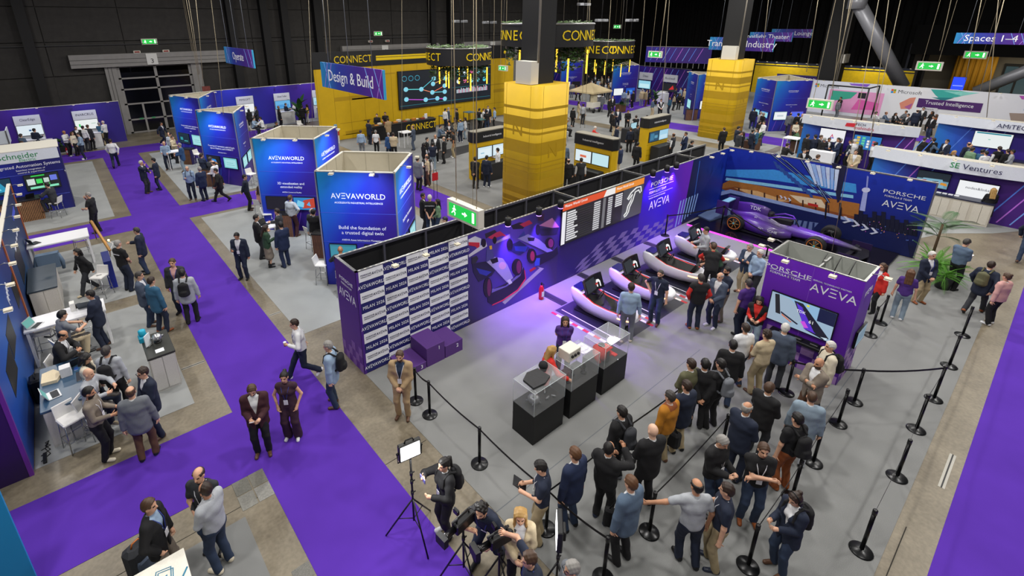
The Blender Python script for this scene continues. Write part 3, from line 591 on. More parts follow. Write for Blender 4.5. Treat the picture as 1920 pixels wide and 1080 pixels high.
# ---------------------------------------------------------------- the racing simulator stand: long printed wall (Y = 9.8) with a rear frame
LW = M('eef0f6', .5, noise=.0); LWE = M('ffffff', .5, emit=.8); NAVY = M('1d1f66', .5, noise=.02); NTX = M('23234f', .5, noise=0); PURP = M('4a1f86', .5, noise=.04, scale=3)
AVEVA = 'AV\u039eVA'
SY = 9.8; SH = 2.88; UX = (1, 0, 0); UZ = (0, 0, 1)
wall = thing('display_wall', 'long printed display wall with sponsor tiles, race cars and chequered flag', 'display wall', (0, 0, 0))
MB().box(4.55, SY, 0, 23.45, SY+.06, SH).build('wall_panel', M('2a1f6e', .5, noise=.04, scale=2), wall)
def wtri(name, pts, mat, t=.004, y=SY): return MB().plate(pts, (0, y, 0), UX, UZ, (0, -1, 0), t).build(name, mat, wall)
tw, th = (7.9-4.58)/5, (SH-.02)/10
tile = MB().box(0, -.005, 0, tw-.006, 0, th-.006).mesh('tile', LW); tileb = MB().box(0, -.005, 0, tw-.006, 0, th-.006).mesh('tile', NAVY)
seq = {0: 'am', 1: 'am', 2: 'ma', 3: 'ma', 4: 'am'}
for c in range(5):
    kk = 0
    for r in range(10):
        x, z = 4.57+c*tw, SH-(r+1)*th; blue = (r+c) % 2 == 1; inst('tile', tileb if blue else tile, wall, (x, SY, z)); cx, cz = x+tw/2, z+th/2-.003
        if blue:
            if seq[c][kk % 2] == 'a': text('AV\u039eVAWORLD', wall, (cx, SY-.005, cz), UX, UZ, .135, LW, sx=.82)
            else: text('MILAN 2026', wall, (cx, SY-.005, cz), UX, UZ, .125, LW, sx=.84, spacing=1.1)
            kk += 1
        else:
            text(AVEVA, wall, (x+tw*.74, SY-.005, cz), UX, UZ, .105, NTX, sx=.9); text('PORSCHE', wall, (x+tw*.28, SY-.005, cz+.022), UX, UZ, .055, NTX, sx=1.2); text('FORMULA E TEAM', wall, (x+tw*.28, SY-.005, cz-.03), UX, UZ, .034, NTX)
# race-car mural, traced on the wall plane
def mz(x, y): p = onY(860+x/4.909, 380+y/4.909, SY); return (p.x, p.z)
wtri('mural_base', [(7.9, 0), (11.74, 0), (11.74, SH), (7.9, SH)], grad([(0, '2c2741'), (.45, '4a35a0'), (.7, '5b3fc4'), (1, '33285c')], 'X', 7.9, 11.74, tilt=.4), .004)
def ellp(cx, cy, rx, ry, n=16): return [(cx+rx*math.cos(a*2*PI/n), cy+ry*math.sin(a*2*PI/n)) for a in range(n)]
MUR = [([(400, 915), (745, 600), (720, 588), (785, 605), (425, 935)], 'b9add8'), ([(648, 620), (700, 590), (712, 606), (660, 638)], 'c0203c'),
 ([(480, 210), (560, 180), (640, 190), (590, 240), (500, 245)], '241a36'), ([(560, 200), (650, 160), (680, 190), (600, 225)], 'b02a4c'), ([(720, 110), (790, 100), (780, 170), (730, 165)], '3a1c3c'),
 ([(740, 210), (860, 140), (925, 225), (860, 232)], 'b070a0'), ([(710, 240), (922, 228), (900, 290), (760, 302)], '1d1838'), (ellp(728, 248, 22, 48), '120f1e'),
 ([(245, 310), (380, 262), (445, 312), (400, 303), (300, 335)], 'c0305a'), ([(240, 285), (330, 250), (350, 270), (250, 330)], '2a2333'), ([(320, 372), (470, 288), (473, 322), (335, 378)], 'a090c0'), (ellp(330, 345, 18, 34), '120f1e'),
 ([(88, 340), (150, 308), (205, 330), (192, 438), (150, 402), (90, 392)], 'd0d0e0'), ([(90, 362), (190, 366), (192, 436), (150, 402), (90, 392)], 'c0283a'), ([(90, 480), (250, 358), (260, 400), (95, 502)], 'c8c4d8'), (ellp(228, 370, 22, 40), '18131f'),
 ([(450, 400), (560, 350), (660, 420), (560, 482), (480, 442)], '25206a'), ([(510, 400), (632, 400), (612, 452), (520, 442)], '3038c0'), ([(545, 322), (600, 262), (612, 302)], '2f3590'), ([(540, 330), (640, 290), (740, 340), (892, 465), (862, 482), (700, 400)], '8a80cc'), ([(630, 320), (700, 320), (690, 352), (640, 352)], '14122a'),
 ([(700, 490), (870, 440), (905, 398), (914, 470), (860, 512), (740, 577), (697, 566)], '17142e'), ([(697, 510), (746, 508), (741, 577), (697, 582)], '3a4fd0'), (ellp(670, 490, 44, 70), '100d1c'), (ellp(835, 370, 42, 52), '100d1c'), (ellp(845, 372, 24, 40), '7a2a60'), (ellp(468, 385, 28, 52), '100d1c'), (ellp(676, 490, 20, 46), 'a02a50'),
 ([(118, 505), (162, 488), (178, 512), (150, 562), (116, 562)], '2b2a33'), ([(120, 560), (250, 540), (332, 622), (300, 672), (180, 727), (133, 642)], '1c1a3c'), ([(160, 600), (300, 635), (252, 672), (190, 652)], '2a35b0'), ([(255, 430), (300, 400), (330, 520), (250, 545)], '4a4590'), ([(255, 545), (330, 500), (405, 515), (445, 570), (542, 790), (505, 802), (330, 612)], 'a49cd2'), ([(285, 522), (352, 500), (362, 542), (308, 562)], '0f0d1c'), (ellp(400, 578, 34, 34), 'd0a8c4'), ([(280, 400), (302, 394), (304, 426), (283, 430)], 'e0b030'),
 ([(263, 872), (300, 800), (440, 740), (560, 640), (596, 588), (612, 690), (540, 802), (400, 892), (310, 942), (266, 917)], '15122c'), ([(270, 805), (430, 762), (560, 642), (592, 588), (562, 672), (440, 768), (290, 832)], '7168b0'), (ellp(265, 780, 40, 95), '120f1e'), (ellp(276, 780, 18, 80), '6a2450'), (ellp(535, 592, 48, 78), '120f1e'), (ellp(550, 590, 22, 60), '7a2a5c'),
 ([(305, 945), (400, 903), (545, 805), (616, 700), (606, 620), (600, 622), (608, 696), (538, 798), (400, 892), (308, 935)], 'e0305a'), ([(440, 715), (470, 700), (490, 735), (462, 752)], 'd8d4f0')]
for i, (pts, h) in enumerate(MUR): wtri('mural_shape', [mz(*p) for p in pts], M(h, .5, noise=.03), .005+i*.0004)
# LED scoreboard
LED = thing('scoreboard_screen', 'wide screen with orange header, lap list and white circuit outline', 'screen', (0, SY-.02, 0)); LX0, LX1, LZ0, LZ1 = 11.78, 16.46, 1.42, 2.90
def led(name, pts, h, e=.8, t=.002): return MB().plate(pts, (0, 0, 0), UX, UZ, (0, -1, 0), t).build(name, M(h, .3, emit=e), LED)
MB().box(LX0, -.03, LZ0, LX1, .02, LZ1).build('bezel', BLK, LED)
led('screen_field', rect(LX0+.02, LZ0+.02, LX1-.02, LZ1-.02), '17171c', .6, .033); led('white_margin', rect(LX0+.02, LZ0+.02, LX0+.2, LZ1-.3), 'f2f2f4', .9, .036)
led('orange_header', [(LX0+.02, LZ1-.26), (13.95, LZ1-.26), (14.1, LZ1-.02), (LX0+.02, LZ1-.02)], 'e2521e', .9, .036); led('white_header', [(13.95, LZ1-.26), (14.62, LZ1-.26), (14.62, LZ1-.02), (14.1, LZ1-.02)], 'f6f2ee', .9, .036)
led('amber_header', [(14.62, LZ1-.26), (LX1-.02, LZ1-.26), (LX1-.02, LZ1-.02), (14.62, LZ1-.02)], 'f0912a', .9, .036); led('map_field', rect(15.15, LZ0+.02, LX1-.02, LZ1-.27), '55585e', .6, .036)
random.seed(3)
for i in range(13):
    z = LZ1-.34-i*.082
    led('name_bar', rect(LX0+.26, z-.05, LX0+.26+random.uniform(.35, .6), z), 'e8e8ea', .9, .038); led('row_line', rect(LX0+.26, z-.066, 13.9, z-.06), '5a5a60', .5, .037)
    led('time_bar', rect(13.45, z-.05, 13.8, z), 'dcdcdf', .8, .038); led('gap_bar', rect(14.25, z-.05, 14.5, z), 'dcdcdf', .8, .038)
for i in range(6): led('sector_bar', rect(14.68, LZ1-.34-i*.082-.05, 15.1, LZ1-.34-i*.082), 'e8e8ea', .9, .038)
led('list_divider', rect(13.95, LZ0+.05, 14.1, LZ1-.3), '8c8c90', .6, .037)
text('Misano World Circuit', LED, (LX0+.1, -.04, LZ1-.11), UX, UZ, .13, LWE, align='LEFT'); text('Misano World Circuit', LED, (14.7, -.04, LZ1-.12), UX, UZ, .13, LWE, align='LEFT', sx=.9)
tr = [(15.3, 1.62), (15.45, 1.72), (15.5, 1.95), (15.66, 2.12), (15.72, 2.36), (15.5, 2.2), (15.42, 2.24), (15.62, 2.44), (15.95, 2.58), (16.24, 2.56), (16.3, 2.36), (16.22, 2.32), (16.12, 2.45), (15.9, 2.42), (15.78, 2.1), (15.62, 1.88), (15.58, 1.7), (15.46, 1.58), (15.34, 1.55)]
MB().tube([(x, -.045, z) for x, z in tr], .022, 5, closed=True).build('circuit_outline', LWE, LED)
# right half of the wall: brand panel, flag, street print
wtri('brand_panel', [(16.46, 0), (19.95, 0), (20.2, SH), (16.46, SH)], grad([(0, '3a12a8'), (.5, '3620c0'), (1, '6d1fc4')], 'X', 16.46, 20.4, tilt=.3), .004)
wtri('night_panel', [(19.95, 0), (23.45, 0), (23.45, SH), (20.2, SH)], grad([(0, '0a1238'), (.5, '0d1f70'), (1, '0c2a9c')], 'X', 19.9, 23.45), .004)
wtri('lower_panel', [(11.74, 0), (16.46, 0), (16.46, LZ0), (11.74, LZ0)], grad([(0, '2a1b62'), (1, '2c1d8a')], 'X', 11.7, 16.5), .004)
n = 15
for i in range(n):                                             # waving chequered flag
    for j in range(4):
        if (i+j) % 2: continue
        def fl(a, b):
            x = 11.9+a/n*7.3; base = .16+.42*(a/n)**.7+.10*math.sin(a/n*5.5); hh = .92-.42*(a/n); return (x+b*.10*(1-a/n)*4, max(.03, base-.42+b*hh/4*(1.1)))
        wtri('flag_check', [fl(i, j), fl(i+1, j), fl(i+1, j+1), fl(i, j+1)], M('7d6bb8', .5), .006)
text('PORSCHE', wall, (17.85, SY-.004, 2.42), UX, UZ, .26, LW, sx=1.45); wtri('rule', rect(16.95, 2.24, 18.75, 2.26), LW, .008); text('FORMULA E TEAM', wall, (17.6, SY-.004, 2.10), UX, UZ, .15, LW, sx=1.0); wtri('rule', rect(16.95, 1.96, 18.75, 1.97), LW, .008); text('OFFICIAL TECHNOLOGY PARTNER', wall, (17.6, SY-.004, 1.86), UX, UZ, .075, LW)
text(AVEVA, wall, (17.85, SY-.004, 1.52), UX, UZ, .50, LW, sx=.95)
for i in range(7): x = 19.4+i*.24; wtri('street_stripe', [(x, .02+.06*i), (x+.09, .02+.06*i), (x+.26, 1.2), (x+.16, 1.2)], M('8fb4ee', .5), .006)
wtri('light_streak', rect(20.75, 1.2, 20.79, 2.75), M('3f77e0', .5), .006)
# rear frame of the wall: posts, rails, black infill panels, all part of the wall
MB().box(4.5, SY, 0, 4.55, 10.96, SH-.01).build('end_panel', grad([(0, '5a2394'), (1, '451a72')], 'Z', 0, 2.9), wall)
MB().box(4.50, SY-.004, 0, 4.575, SY+.02, SH).build('corner_strip', PURP, wall)
for i in range(6):
    for j in range(4):
        if (i+j) % 2 == 0 and j+i*.35 < 3.2: MB().box(4.494, SY+.02+i*.19, j*.24, 4.5, SY+.02+(i+1)*.19, (j+1)*.24).build('end_check', M('7b52a8', .5), wall)
EP = wall
text(AVEVA, wall, (4.5, 10.38, 2.0), (0, -1, 0), UZ, .34, LW, sx=.85); text('PORSCHE', wall, (4.5, 10.38, 2.42), (0, -1, 0), UZ, .13, LW, sx=1.3); text('FORMULA E TEAM', wall, (4.5, 10.38, 2.29), (0, -1, 0), UZ, .07, LW)
blackp = MB().box(0, 0, 0, 1.36, .02, 2.70).mesh('infill_panel', M('0b0b0c', .85)); post = MB().box(-.03, -.035, 0, .03, .035, SH).mesh('frame_post', SILV)
nb = 14; x0 = 4.55; step = (23.45-x0)/nb
for i in range(nb+1):
    inst('frame_post', post, wall, (x0+i*step, 10.93, 0))
    if i < nb: inst('infill_panel', blackp, wall, (x0+i*step-.0, 10.96, .1))
    if i % 3 == 0: MB().box(x0+i*step-.025, SY+.06, SH-.07, x0+i*step+.025, 10.93, SH).build('cross_brace', SILV, wall)
rail = MB().box(4.5, 10.9, SH-.06, 23.5, 10.97, SH+.01).build('top_rail', SILV, wall); MB().box(4.5, SY+.0, SH-.0, 23.45, SY+.07, SH+.02).build('front_rail', SILV, wall); MB().box(4.5, SY, SH-.01, 4.57, 10.95, SH+.02).build('end_rail', SILV, wall)
hole = MB().box(-.03, -.015, 0, .03, .015, .004).mesh('rail_slot', M('d6d4cc', .5)); nh = 0
for i in range(125): inst('rail_slot', hole, wall, (4.62+i*.15, SY+.035, SH+.02)) if i < 60 else None; inst('rail_slot', hole, wall, (4.62+i*.15, 10.935, SH+.01)) if i < 60 else None
def clip_lamp(parent, loc, d, name='clip_lamp'):
    d = Vector(d).normalized(); mb = MB(); p = Vector(loc); mb.tube([p, p+d*.16+Vector((0, 0, .05)), p+d*.3], .010, 5); q = p+d*.3
    mb.build('lamp_arm', SILV, parent); h = MB(); s = d.cross(Vector((0, 0, 1))); u = Vector((0, 0, 1))
    vs = [q+s*a*.07+d*b*.07+u*c*.022 for c in (-1, 1) for a, b in ((-1, -1), (1, -1), (1, 1), (-1, 1))]; h.add(vs, [(3, 2, 1, 0), (4, 5, 6, 7), (0, 1, 5, 4), (1, 2, 6, 5), (2, 3, 7, 6), (3, 0, 4, 7)]); o = h.build('lamp_head', M('d9d0b8', .5), parent)
    f = MB(); f.add([v-u*.023 for v in vs[4:]], [(3, 2, 1, 0)]); f.v = [tuple(Vector(v)-u*.022) for v in f.v]; f.build('lamp_glass', M('fff6e6', .3, emit=6.), o)
for x in (5.4, 6.3, 7.3): clip_lamp(wall, (x, SY, SH+.02), (0, -1, 0))
for x in (21.2, 22.2, 23.1): clip_lamp(wall, (x, SY, SH+.02), (0, -1, 0))
# stage spotlights clamped on the rail
PUR = (.30, .10, 1.)
for i, x in enumerate((9.3, 10.6, 11.6, 16.9, 17.9, 18.6)):
    t = thing('stage_light', 'black theatre spotlight clamped on the rail above the '+('race-car mural' if i < 3 else 'brand lettering'), 'stage light', (x, SY-.12, SH+.08), group='stage lights on the display wall')
    MB().lathe([(.07, -.12), (.095, -.1), (.095, .12), (.06, .14)], 14).build('lamp_body', BLK, t); MB().tube([(0, .12, -.06), (.0, .1, .14), (0, 0, .18)], .014, 5).build('yoke', BLK, t); MB().lathe([(.08, -.135), (.08, -.122)], 14).build('lens', M('b58cff', .3, emit=3.), t); MB().tube([(0, .05, .12), (.2, .16, .02), (.4, .2, -.02)], .008, 5).build('power_lead', BLK, t)
    spot('stage_spot', (x, SY-.13, SH-.07), (x+(.3 if i < 3 else 0), SY-(1.5 if i < 3 else .7), 0), 950 if i < 3 else 400, PUR, 95, .7, .08)
# second backdrop X = 23.45 with night-track print
BX = 23.45; bd = thing('stage_backdrop', 'tall printed night street-circuit backdrop behind the racing car', 'backdrop', (0, 0, 0)); UYn = (0, -1, 0)
MB().box(BX, 2.5, 0, BX+.08, SY, SH+.06).build('backdrop_panel', grad([(0, '061040'), (.5, '0b2490'), (1, '0a2fb0')], 'Z', .4, 3.0), bd); MB().box(BX, 2.46, 0, BX+.1, 2.5, SH+.06).build('edge_post', SILV, bd); MB().box(BX-.01, 2.46, SH+.06, BX+.1, SY, SH+.1).build('top_rail', SILV, bd)
def bz(x, y): p = onX(x, y, BX); return (-p.y, p.z)              # pixels of the photograph on the backdrop plane
NB = [0]
def bp(pts, h, name='print_shape'): NB[0] += 1; return MB().plate([bz(*p) for p in pts], (BX, 0, 0), UYn, UZ, (-1, 0, 0), .004+NB[0]*.0004).build(name, M(h, .5, noise=.08, scale=12), bd)
bp([(1350, 350), (1370, 344), (1604, 388), (1604, 400), (1350, 360)], '2f6cc0'); bp([(1362, 318), (1450, 318), (1605, 345), (1606, 362), (1450, 338), (1360, 330)], '3f9be6'); bp([(1362, 333), (1600, 366), (1600, 372), (1360, 338)], '8fd4f2')
bp([(1352, 346), (1368, 338), (1612, 382), (1608, 416), (1470, 388), (1380, 362), (1350, 352)], 'b0702c'); bp([(1480, 365), (1540, 374), (1552, 392), (1500, 380)], 'ecd9b4'); bp([(1352, 354), (1380, 350), (1470, 376), (1612, 408), (1606, 422), (1440, 386)], '8a4a1c'); bp([(1376, 352), (1420, 358), (1480, 378), (1440, 378)], 'e6b676')
for k in range(9): x = 1384+k*24; bp([(x, 352+k*4.6), (x+3, 352+k*4.6), (x+3, 372+k*4.6), (x, 372+k*4.6)], '4a2a18')
bp([(1515, 380), (1534, 384), (1534, 389), (1515, 385)], 'c62a22')
bp([(1340, 362), (1370, 355), (1700, 435), (1700, 440), (1370, 362), (1345, 368)], '9ab0e0', 'kerb_line'); bp([(1345, 368), (1370, 362), (1700, 440), (1706, 482), (1345, 400)], '0c1a58', 'road'); bp([(1480, 410), (1535, 418), (1520, 434), (1490, 424)], '6d80b8')
for k in range(5): a = 1370+k*1; bp([(1484+k*10, 409+k*2), (1488+k*10, 409.5+k*2), (1478+k*12, 428+k*2), (1474+k*12, 427+k*2)], '1a2a68')
for q in ((1445, 290, 1550, 375), (1452, 288, 1558, 372), (1500, 300, 1552, 380), (1470, 300, 1520, 345)): x0_, y0_, x1_, y1_ = q; bp([(x0_, y0_), (x0_+5, y0_), (x1_+5, y1_), (x1_, y1_)], '0a0f2c', 'truss_print'); bp([(x0_+2, y0_), (x0_+3.4, y0_), (x1_+3.4, y1_), (x1_+2, y1_)], '7f9ed8', 'truss_print')
bp([(1560, 305), (1588, 312), (1574, 378), (1570, 380)], '14183c', 'truss_print'); bp([(1548, 378), (1552, 378), (1549, 410), (1546, 410)], '120e1e', 'truss_print'); bp([(1574, 380), (1578, 380), (1576, 412), (1572, 412)], '120e1e', 'truss_print')
for k in range(7): bp([(1512+k*9, 305+k*2), (1520+k*9, 306+k*2), (1532+k*6, 345+k*2), (1528+k*6, 345+k*2)], ['cfe0fa', '9cc0f4'][k % 2], 'light_print'); 
for k in range(10): bp([(1450+k*7, 302+k*6), (1456+k*7, 304+k*6), (1462+k*7, 316+k*6), (1457+k*7, 316+k*6)], '2a4f9c', 'truss_print')
bp([(1620, 353), (1628, 355), (1622, 396), (1612, 394)], 'a9b4ec', 'tower_print'); bp(ellp(1624, 356, 8, 4.6, 12), 'd3d8f6', 'tower_print'); bp([(1626, 330), (1629, 331), (1627, 352), (1624, 352)], '8f9ae0', 'tower_print')
for k in range(14): x = 1602+k*8.5; hh = [10, 22, 14, 8, 26, 18, 30, 12, 24, 16, 10, 20, 14, 18][k]; b0 = 408+(x-1602)*.19; bp([(x, b0-hh*.7), (x+8, b0-hh*.7+1), (x+7, b0+14), (x-1, b0+12)], '0c1030', 'skyline')
for k in range(26): x, y = random.uniform(1605, 1715), 0; y = 412+(x-1602)*.2+random.uniform(-6, 18); bp([(x, y), (x+1.6, y), (x+1.6, y+1.4), (x, y+1.4)], random.choice(['c060d0', 'e0a060', '7090f0']), 'city_light')
for k in range(4): x, y = 1582+k*17, 405+k*7; bp([(x, y), (x+5, y+1), (x+14, y+10), (x+2, y+13), (x-2, y+11), (x+8, y+9)], 'd8def4', 'chevron')
for k in range(3): x, y = 1462+k*8, 366+k*2.4; bp([(x, y), (x+3, y+.6), (x+6, y+5), (x+1, y+7), (x+3, y+4.4)], 'd8def4', 'chevron')
o = -bz(1678, 358)[0]; text('PORSCHE', bd, (BX-.02, 3.28, 2.33), UYn, UZ, .20, LW, sx=1.45); text('FORMULA E TEAM', bd, (BX-.02, 3.42, 2.16), UYn, UZ, .10, LW); text(AVEVA, bd, (BX-.02, 3.28, 1.86), UYn, UZ, .36, LW, sx=.95)
for k in range(6): clip_lamp(bd, (BX, 3.2+k*1.1, SH+.1), (-1, 0, 0))
# car stage
st = thing('car_stage', 'low black display platform with glowing magenta edge', 'stage', (0, 0, 0)); MB().box(20.1, 2.9, 0, 23.4, 9.6, .07).build('platform', M('100d18', .18), st); MB().box(20.06, 2.9, 0, 20.1, 9.6, .06).build('light_strip', M('d63cd8', .3, emit=2.5), st)
MB().prism([(21.1, 9.1), (21.3, 9.75), (23.4, 9.75), (23.4, 8.7)], .07, .12).build('ramp', M('5d6f92', .4), st)
# ---------------------------------------------------------------- podium, showcases, screen tower, simulators, racing car
pod = thing('winners_podium', 'purple three-step winners podium with white numbers', 'podium', (0, 0, .006))
for nm, x0, x1, h in (('3', 5.22, 5.85, .2), ('1', 5.87, 6.44, .56), ('2', 6.46, 7.04, .36)):
    b = MB().bbox(x0, 9.0, 0, x1, 9.76, h, .006).build('step', M('55307c', .6, noise=.04), pod); text(nm, b, (x1-.18 if nm != '3' else x1-.14, 9.0, h-.13 if nm != '3' else .1), UX, UZ, .15, LW, 'numeral')
GLASS = M('eef4f6', .03, alpha=.10, spec=.6, noise=0)
EDGE = M('dfe8ea', .2, alpha=.75, noise=0)
def showcase(x0, label):
    t = thing('showcase', label, 'showcase', (x0, 5.49, .006)); W, Dp = .95, .62; MB().bbox(0, 0, 0, W, Dp, .75, .004).build('plinth', M('0c0c0d', .6), t)
    g = thing('cover', None, None); g.parent = t
    for n, q in (('pane', (0, 0, .75, W, .008, 1.32)), ('pane', (0, Dp-.008, .75, W, Dp, 1.32)), ('pane', (0, .008, .75, .008, Dp-.008, 1.32)), ('pane', (W-.008, .008, .75, W, Dp-.008, 1.32)), ('pane', (0, 0, 1.32, W, Dp, 1.328))): MB().box(*q).build(n, GLASS, g)
    for a, b in (((0, 0), (W, 0)), ((W, 0), (W, Dp)), ((W, Dp), (0, Dp)), ((0, Dp), (0, 0))):
        MB().tube([(*a, 1.328), (*b, 1.328)], .006, 4).build('edge', EDGE, g); MB().tube([(*a, .75), (*a, 1.328)], .006, 4).build('edge', EDGE, g)
    return t
showcase(6.13, 'black plinth showcase with acrylic cover holding a silver helmet-like casting'); showcase(7.30, 'black plinth showcase with acrylic cover holding dark suspension parts'); showcase(8.47, 'black plinth showcase with acrylic cover holding a red race suit')
ZS = .756
t = thing('gearbox_casting', 'silver machined gearbox casting inside the acrylic showcase', 'engine part', (6.45, 5.8, ZS)); MB().lathe([(.05, 0), (.12, .02), (.14, .1), (.09, .16), (.04, .18)], 12).build('housing', M('8f9295', .35, .7), t)
for a in range(5): MB().tube([(0, 0, .09), (.17*math.cos(a*1.25), .17*math.sin(a*1.25), .05)], .022, 6).build('flange', M('777a7d', .35, .7), t)
for k, (x, y) in enumerate(((6.75, 5.68), (6.85, 5.85), (6.68, 5.95), (6.9, 5.64))):
    t = thing('small_part', 'small machined metal part on the plinth beside the casting', 'machine part', (x, y, ZS), k*.7, group='small metal parts in the showcase'); MB().tube([(-.05, 0, .02), (.05, .01, .03)], .018, 8).build('pin', M('a5a8ab', .3, .8), t); MB().lathe([(.03, 0), (.03, .03)], 10).build('collar', M('55585b', .4, .6), t)
for k, (x, y) in enumerate(((7.5, 5.75), (7.75, 5.85), (8.02, 5.72))):
    t = thing('suspension_part', 'dark suspension assembly with coil and stem in the showcase', 'car part', (x, y, ZS), k, group='suspension parts in the showcase'); MB().lathe([(.07, 0), (.07, .02), (.03, .03), (.03, .16), (.045, .17), (.02, .26)], 10).build('damper', M('202225', .35, .5), t); MB().tube([(.04*math.cos(a*.8), .04*math.sin(a*.8), .03+a*.008) for a in range(18)], .007, 5).build('coil', M('55585c', .3, .8), t)
    MB().tube([(0, 0, .05), (.12, .05, .2)], .01, 5).build('link', M('33363a', .4, .6), t)
t = thing('race_suit', 'folded red and black racing suit displayed upright in the showcase', 'race suit', (8.75, 5.8, ZS)); MB().lathe([(.13, 0), (.19, .12), (.2, .28), (.12, .36), (.075, .38)], 14).build('torso', cloth('red'), t); MB().lathe([(.09, .37), (.07, .40), (.05, .38)], 14).build('collar', cloth('black'), t)
MB().box(-.05, -.215, .02, .05, -.19, .3).build('front_panel', cloth('black'), t)
for s in (-1, 1): MB().tube([(.15*s, 0, .3), (.24*s, -.05, .16), (.2*s, -.12, .04)], [.06, .055, .05], 8).build('sleeve', cloth('red'), t)
t = thing('glove', 'red racing glove lying in the showcase', 'glove', (9.12, 5.68, ZS)); MB().bbox(-.06, -.08, 0, .06, .05, .03, .012).build('palm', cloth('red'), t)
for k in range(4): MB().tube([(-.045+k*.03, .04, .015), (-.05+k*.034, .13, .012)], .012, 6).build('finger', cloth('red'), t)
MB().bbox(8.98, 5.84, ZS, 9.32, 6.02, ZS+.03, .01).build('folded_shirt', cloth('red'), label='folded red team shirt lying beside the suit', cat='shirt')
# stewards' table between the showcases: box, sheets, bag and cap lie on the acrylic covers
ZT = 1.334+.002
t = thing('electronics_box', 'cream control box with black sockets on the glass cover', 'control box', (7.62, 5.86, ZT)); MB().bbox(-.20, -.16, 0, .20, .16, .24, .01).build('case', CREAM, t)
for k in range(3): MB().lathe([(.035, 0), (.035, .03), (.02, .04)], 10, c=(-.1+k*.1, 0)).build('socket', BLK, t)
for ch in t.children:
    if ch.name.startswith('socket'): ch.rotation_euler = (PI/2, 0, 0); ch.location = (0, -.16, .12)
MB().bbox(7.90, 5.66, ZT, 8.22, 6.0, ZT+.012, .003).build('printed_sheet', M('d4d0e4', .4, noise=.5, scale=14), label='white printed sheet with purple lettering on the glass cover', cat='sheet')
MB().prism([(6.2, 5.60), (6.5, 5.56), (6.74, 5.64), (6.72, 5.98), (6.44, 6.03), (6.22, 5.92)], ZT, ZT+.05).build('folded_bag', M('1a1a1d', .6, noise=.35, scale=22), label='folded black drawstring bag on the glass cover', cat='bag')
t = thing('cap', 'black baseball cap lying on the glass cover', 'cap', (6.90, 5.98, ZT), -.8); MB().lathe([(.10, 0), (.105, .03), (.09, .085), (.04, .115), (.005, .12)], 14).build('crown', cloth('black'), t); MB().prism([(-.08, -.06), (-.05, -.18), (.05, -.18), (.08, -.06)], .0, .012).build('peak', cloth('black'), t)
# screen tower (open-topped box)
def open_box(name, label, cat, x0, y0, x1, y1, H, skin, inner=BEIGE, rail=SILV, t=.05):
    o = thing(name, label, cat, (0, 0, .006))
    for n, q in (('front_panel', (x0, y0, 0, x0+t, y1, H)), ('side_panel', (x0+t, y0, 0, x1, y0+t, H)), ('back_panel', (x1-t, y0+t, 0, x1, y1, H)), ('side_panel', (x0+t, y1-t, 0, x1-t, y1, H))): MB().box(*q).build(n, skin, o)
    e = .006
    for n, q in (('liner', (x0+t, y0+t, .1, x0+t+e, y1-t, H)), ('liner', (x0+t, y0+t, .1, x1-t, y0+t+e, H)), ('liner', (x1-t-e, y0+t, .1, x1-t, y1-t, H)), ('liner', (x0+t, y1-t-e, .1, x1-t, y1-t, H))): MB().box(*q).build(n, inner, o)
    for q in ((x0, y0, H, x0+t, y1, H+.02), (x1-t, y0, H, x1, y1, H+.02), (x0+t, y0, H, x1-t, y0+t, H+.02), (x0+t, y1-t, H, x1-t, y1, H+.02)): MB().box(*q).build('rim_rail', rail, o)
    return o
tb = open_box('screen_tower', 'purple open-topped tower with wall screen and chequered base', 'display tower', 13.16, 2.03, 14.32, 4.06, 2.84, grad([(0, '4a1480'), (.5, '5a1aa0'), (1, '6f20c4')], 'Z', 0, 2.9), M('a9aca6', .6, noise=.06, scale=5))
for y in (3.0,): MB().box(13.7, y-.03, .1, 13.76, y+.03, 2.84).build('inner_post', SILV, tb); MB().box(13.2, y-.02, 2.74, 14.3, y+.02, 2.8).build('inner_brace', SILV, tb)
MB().box(13.155, 3.035, .0, 13.162, 3.045, 2.84).build('panel_joint', M('8a4fd0', .5), tb)
for i in range(7):
    for j in range(4):
        if (i+j) % 2 == 0 and (j < 3 or i > 3): MB().box(13.154, 2.05+i*.285, j*.22, 13.16, 2.05+(i+1)*.285, (j+1)*.22).build('check_tile', M('9c78b4', .5), tb)
for j in range(4):
    for i in range(4):
        if (i+j) % 2 == 1: MB().box(13.18+i*.28, 2.024, j*.24, 13.18+(i+1)*.28, 2.03, (j+1)*.24).build('check_tile', M('9c78b4', .5), tb)
text('PORSCHE', tb, (13.16, 3.58, 2.50), UYn, UZ, .17, LW, sx=1.45); text('FORMULA E TEAM', tb, (13.16, 3.62, 2.36), UYn, UZ, .085, LW); MB().box(13.153, 3.15, 2.43, 13.16, 3.98, 2.437).build('rule', LW, tb)
text('OFFICIAL TECHNOLOGY PARTNER', tb, (13.16, 2.62, 2.50), UYn, UZ, .05, LW); text(AVEVA, tb, (13.16, 2.56, 2.30), UYn, UZ, .30, LW); text(AVEVA, tb, (13.75, 2.03, 2.4), UX, UZ, .2, LW)
